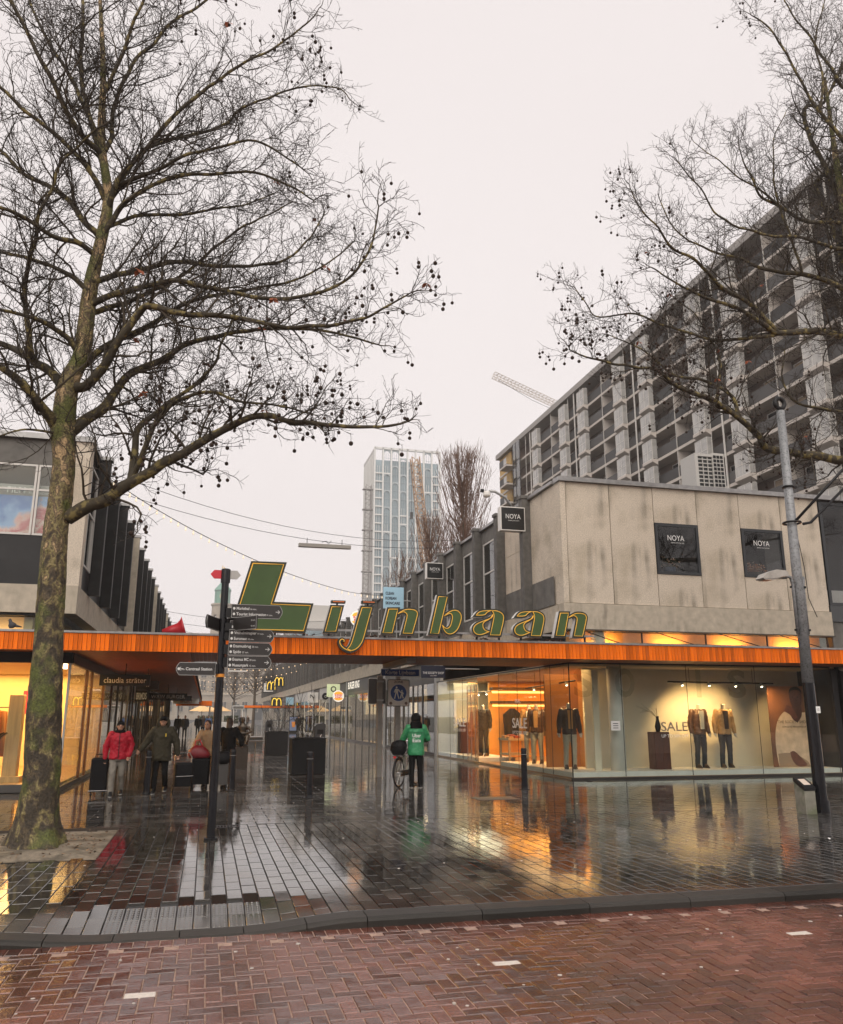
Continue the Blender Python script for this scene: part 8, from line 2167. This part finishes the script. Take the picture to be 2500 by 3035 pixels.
# lettering on the glass
gw = empty('window_lettering', (13,21.94,1.0), label='SALE UP TO 50% OFF lettering and big faint letters on the front glass', cat='lettering')
text('SALE', mat('grey vinyl', (0.22,0.20,0.17), 0.6), gw, 12.62, 21.935, 1.28, 0.26, width=0.85, bold=0.008)
text('UP TO 50% OFF', M_WPLAIN, gw, 12.62, 21.935, 1.10, 0.09, width=0.85)
fv = glass('faint frosted vinyl', (0.80,0.82,0.80), 0.3, 1.15)
for t, x in (('S',9.98),('O',11.25),('I',13.85),('S',14.9)): text(t, fv, gw, x, 21.935, 2.25, 0.78, bold=0.03, width=(0.62 if t != 'I' else 0.16))
gl2 = empty('window_lettering', (9.8,25.5,1.0), label='white FINAL SALE UP TO 50% OFF lettering on the street-side glass', cat='lettering')
for y in (26.55,):
    text('FINAL', M_WPLAIN, gl2, 9.825, y-0.3, 2.1, 0.14, width=0.5, rz=R(-90))
    text('SALE', M_WPLAIN, gl2, 9.825, y, 1.32, 0.32, width=1.3, rz=R(-90), bold=0.01)
    text('UP TO 50% OFF', M_WPLAIN, gl2, 9.825, y, 1.12, 0.11, width=1.3, rz=R(-90))
gl3 = empty('window_lettering', (9.8,32.5,1.0), label='white SALE lettering on the glass left of the doors', cat='lettering')
text('SALE', M_WPLAIN, gl3, 9.825, 33.4, 1.30, 0.32, width=1.6, rz=R(-90), bold=0.01)
text('UP TO 50% OFF', M_WPLAIN, gl3, 9.825, 33.4, 1.10, 0.11, width=1.6, rz=R(-90))
nt_ = empty('paper_notice', (11.2,21.93,1.4), label='small white paper notice stuck on the front glass by the column', cat='notice')
MB().box(11.06,11.34,21.932,21.936,1.30,1.56).build('sheet', M_WPLAIN, nt_)
for z in (1.36,1.42,1.48): MB().box(11.12,11.28,21.929,21.9315,z,z+0.018).build('print_line', M_SIGNB, nt_)
yp = empty('display_banner', (11.4,25.2,PZ), label='tall orange display panel behind the entrance mannequins', cat='panel')
MB().box(11.35,11.40,24.0,26.6,0.06,2.75).build('panel', mat('orange banner', (0.72,0.30,0.04), 0.6), yp)
pn2 = empty('display_banner', (10.9,22.9,PZ), label='pale upright panel in the glass corner behind the gilet mannequin', cat='panel')
MB().box(10.85,11.05,22.6,22.66,PZ,3.0).build('panel', M_CREAM, pn2)
pn3 = empty('display_banner', (10.7,24.3,PZ), label='brown orange upright panel left of the corner mannequin', cat='panel')
MB().box(10.1,11.2,24.35,24.42,PZ,2.95).build('panel', mat('caramel panel', (0.45,0.19,0.05), 0.6), pn3)
tbl = empty('display_table', (11.5,30.0,0), label='pale wooden display table with folded clothes inside the shop', cat='table')
tm_ = mat('pale table wood', (0.5,0.4,0.26), 0.5)
MB().box(10.75,11.75,29.5,30.6,0.82,0.90).build('top', tm_, tbl)
MB().box(10.8,11.7,29.55,30.55,0.30,0.36).build('shelf', tm_, tbl)
for x in (10.78,11.66):
    for y in (29.54,30.49): MB().box(x,x+0.07,y,y+0.07,0.06,0.82).build('leg', tm_, tbl)
fcl = [mat('folded cloth %d' % i, c_, 0.8) for i, c_ in enumerate(((0.5,0.3,0.15),(0.4,0.1,0.06),(0.6,0.5,0.4),(0.1,0.08,0.08)))]
for k in range(8):
    e = empty('folded_clothes', (10.92+0.22*(k%4),29.75+0.5*(k//4),0.90), label='folded garment pile on the display table, %s row %s' % (['front','back'][k//4], ['first','second','third','fourth'][k%4]), cat='clothes', group='folded clothes')
    MB().cbox(10.82+0.22*(k%4),11.0+0.22*(k%4),29.6+0.5*(k//4),29.95+0.5*(k//4),0.90,0.96+0.03*(k%3),0.01).build('pile', fcl[k%4], e)
hc_ = empty('hanging_coat', (12.2,33.0,1.0), label='dark coat hanging on the lit back wall of the shop', cat='coat')
MB().prism([(11.85,0.75),(12.5,0.75),(12.55,1.75),(12.25,2.0),(12.1,2.0),(11.8,1.75)],32.8,32.95).build('coat', B_NAVY, hc_)
for k in range(5):
    x = 12.85+0.24*k
    e = empty('hanging_shirt', (x,33.0,1.0), label='garment on the rail of the lit shop wall, %s from the hanging coat' % ['1st','2nd','3rd','4th','5th','6th','7th','8th','9th','10th','11th','12th','13th','14th'][k], cat='garment', group='garments on the wall rail')
    MB().prism([(x-0.09,0.9),(x+0.09,0.9),(x+0.1,1.8),(x,1.95),(x-0.1,1.8)],32.8,33.2).build('cloth', fcl[k%4], e)
# track lights in the windows
def track(label, p0, p1, n, tgt, watt):
    e = empty('track_light', p0, label=label, cat='lamp')
    p0 = Vector(p0); p1 = Vector(p1)
    MB().tube([p0,p1],0.025,6).build('rail', M_BLACK, e)
    for q in (0.2,0.8):
        a = p0.lerp(p1,q); MB().tube([a,(a.x,a.y,3.1)],0.006,4).build('cord', M_BLACK, e)
    for i in range(n):
        a = p0.lerp(p1,(i+0.5)/n)
        MB().tube([a+Vector((0,0,-0.01)),a+Vector((0,-0.05,-0.10))],0.04,10).build('head', M_ALU, e)
        MB().tube([a+Vector((0,-0.052,-0.104)),a+Vector((0,-0.055,-0.11))],0.032,10).build('lens', M_LAMP, e)
        spot(e, 'spot_beam', tuple(a+Vector((0,-0.05,-0.14))), tgt[i], watt)
track('track of small spotlights above the front window mannequins', (13.2,22.4,2.68),(16.8,22.4,2.66),4,[(14.1,23.2,1.4),(14.5,23.5,1.7),(15.2,23.5,1.7),(17.4,22.7,1.6)],115)
track('slanted track of spotlights in the street window near the corner', (10.6,23.2,2.72),(10.6,27.2,2.62),3,[(10.5,23.4,1.2),(10.6,26.2,1.2),(10.7,27.1,1.2)],110)
track('track of spotlights in the far street window', (10.6,31,2.62),(10.6,34,2.6),3,[(10.5,31.6,1.2),(10.6,32.7,1.2),(10.6,34.2,1.0)],80)

# ------------------------------------------------------------------ winter haze
hz = MB().box(-120,140,-80,420,-1.7,112).build('haze', None, None)
hm_ = bpy.data.materials.new('thin winter haze'); hm_.use_nodes = True
hn = hm_.node_tree.nodes; hn.remove(hn['Principled BSDF'])
pv = hn.new('ShaderNodeVolumePrincipled')
pv.inputs['Color'].default_value = (0.985,0.975,0.97,1)
pv.inputs['Density'].default_value = 0.00055
pv.inputs['Anisotropy'].default_value = 0.0
hm_.node_tree.links.new(pv.outputs[0], hn['Material Output'].inputs['Volume'])
hz.data.materials.append(hm_)
hz['kind'] = 'stuff'
hz['label'] = 'thin pale winter haze over the whole street'
cy.volume_step_rate = 20
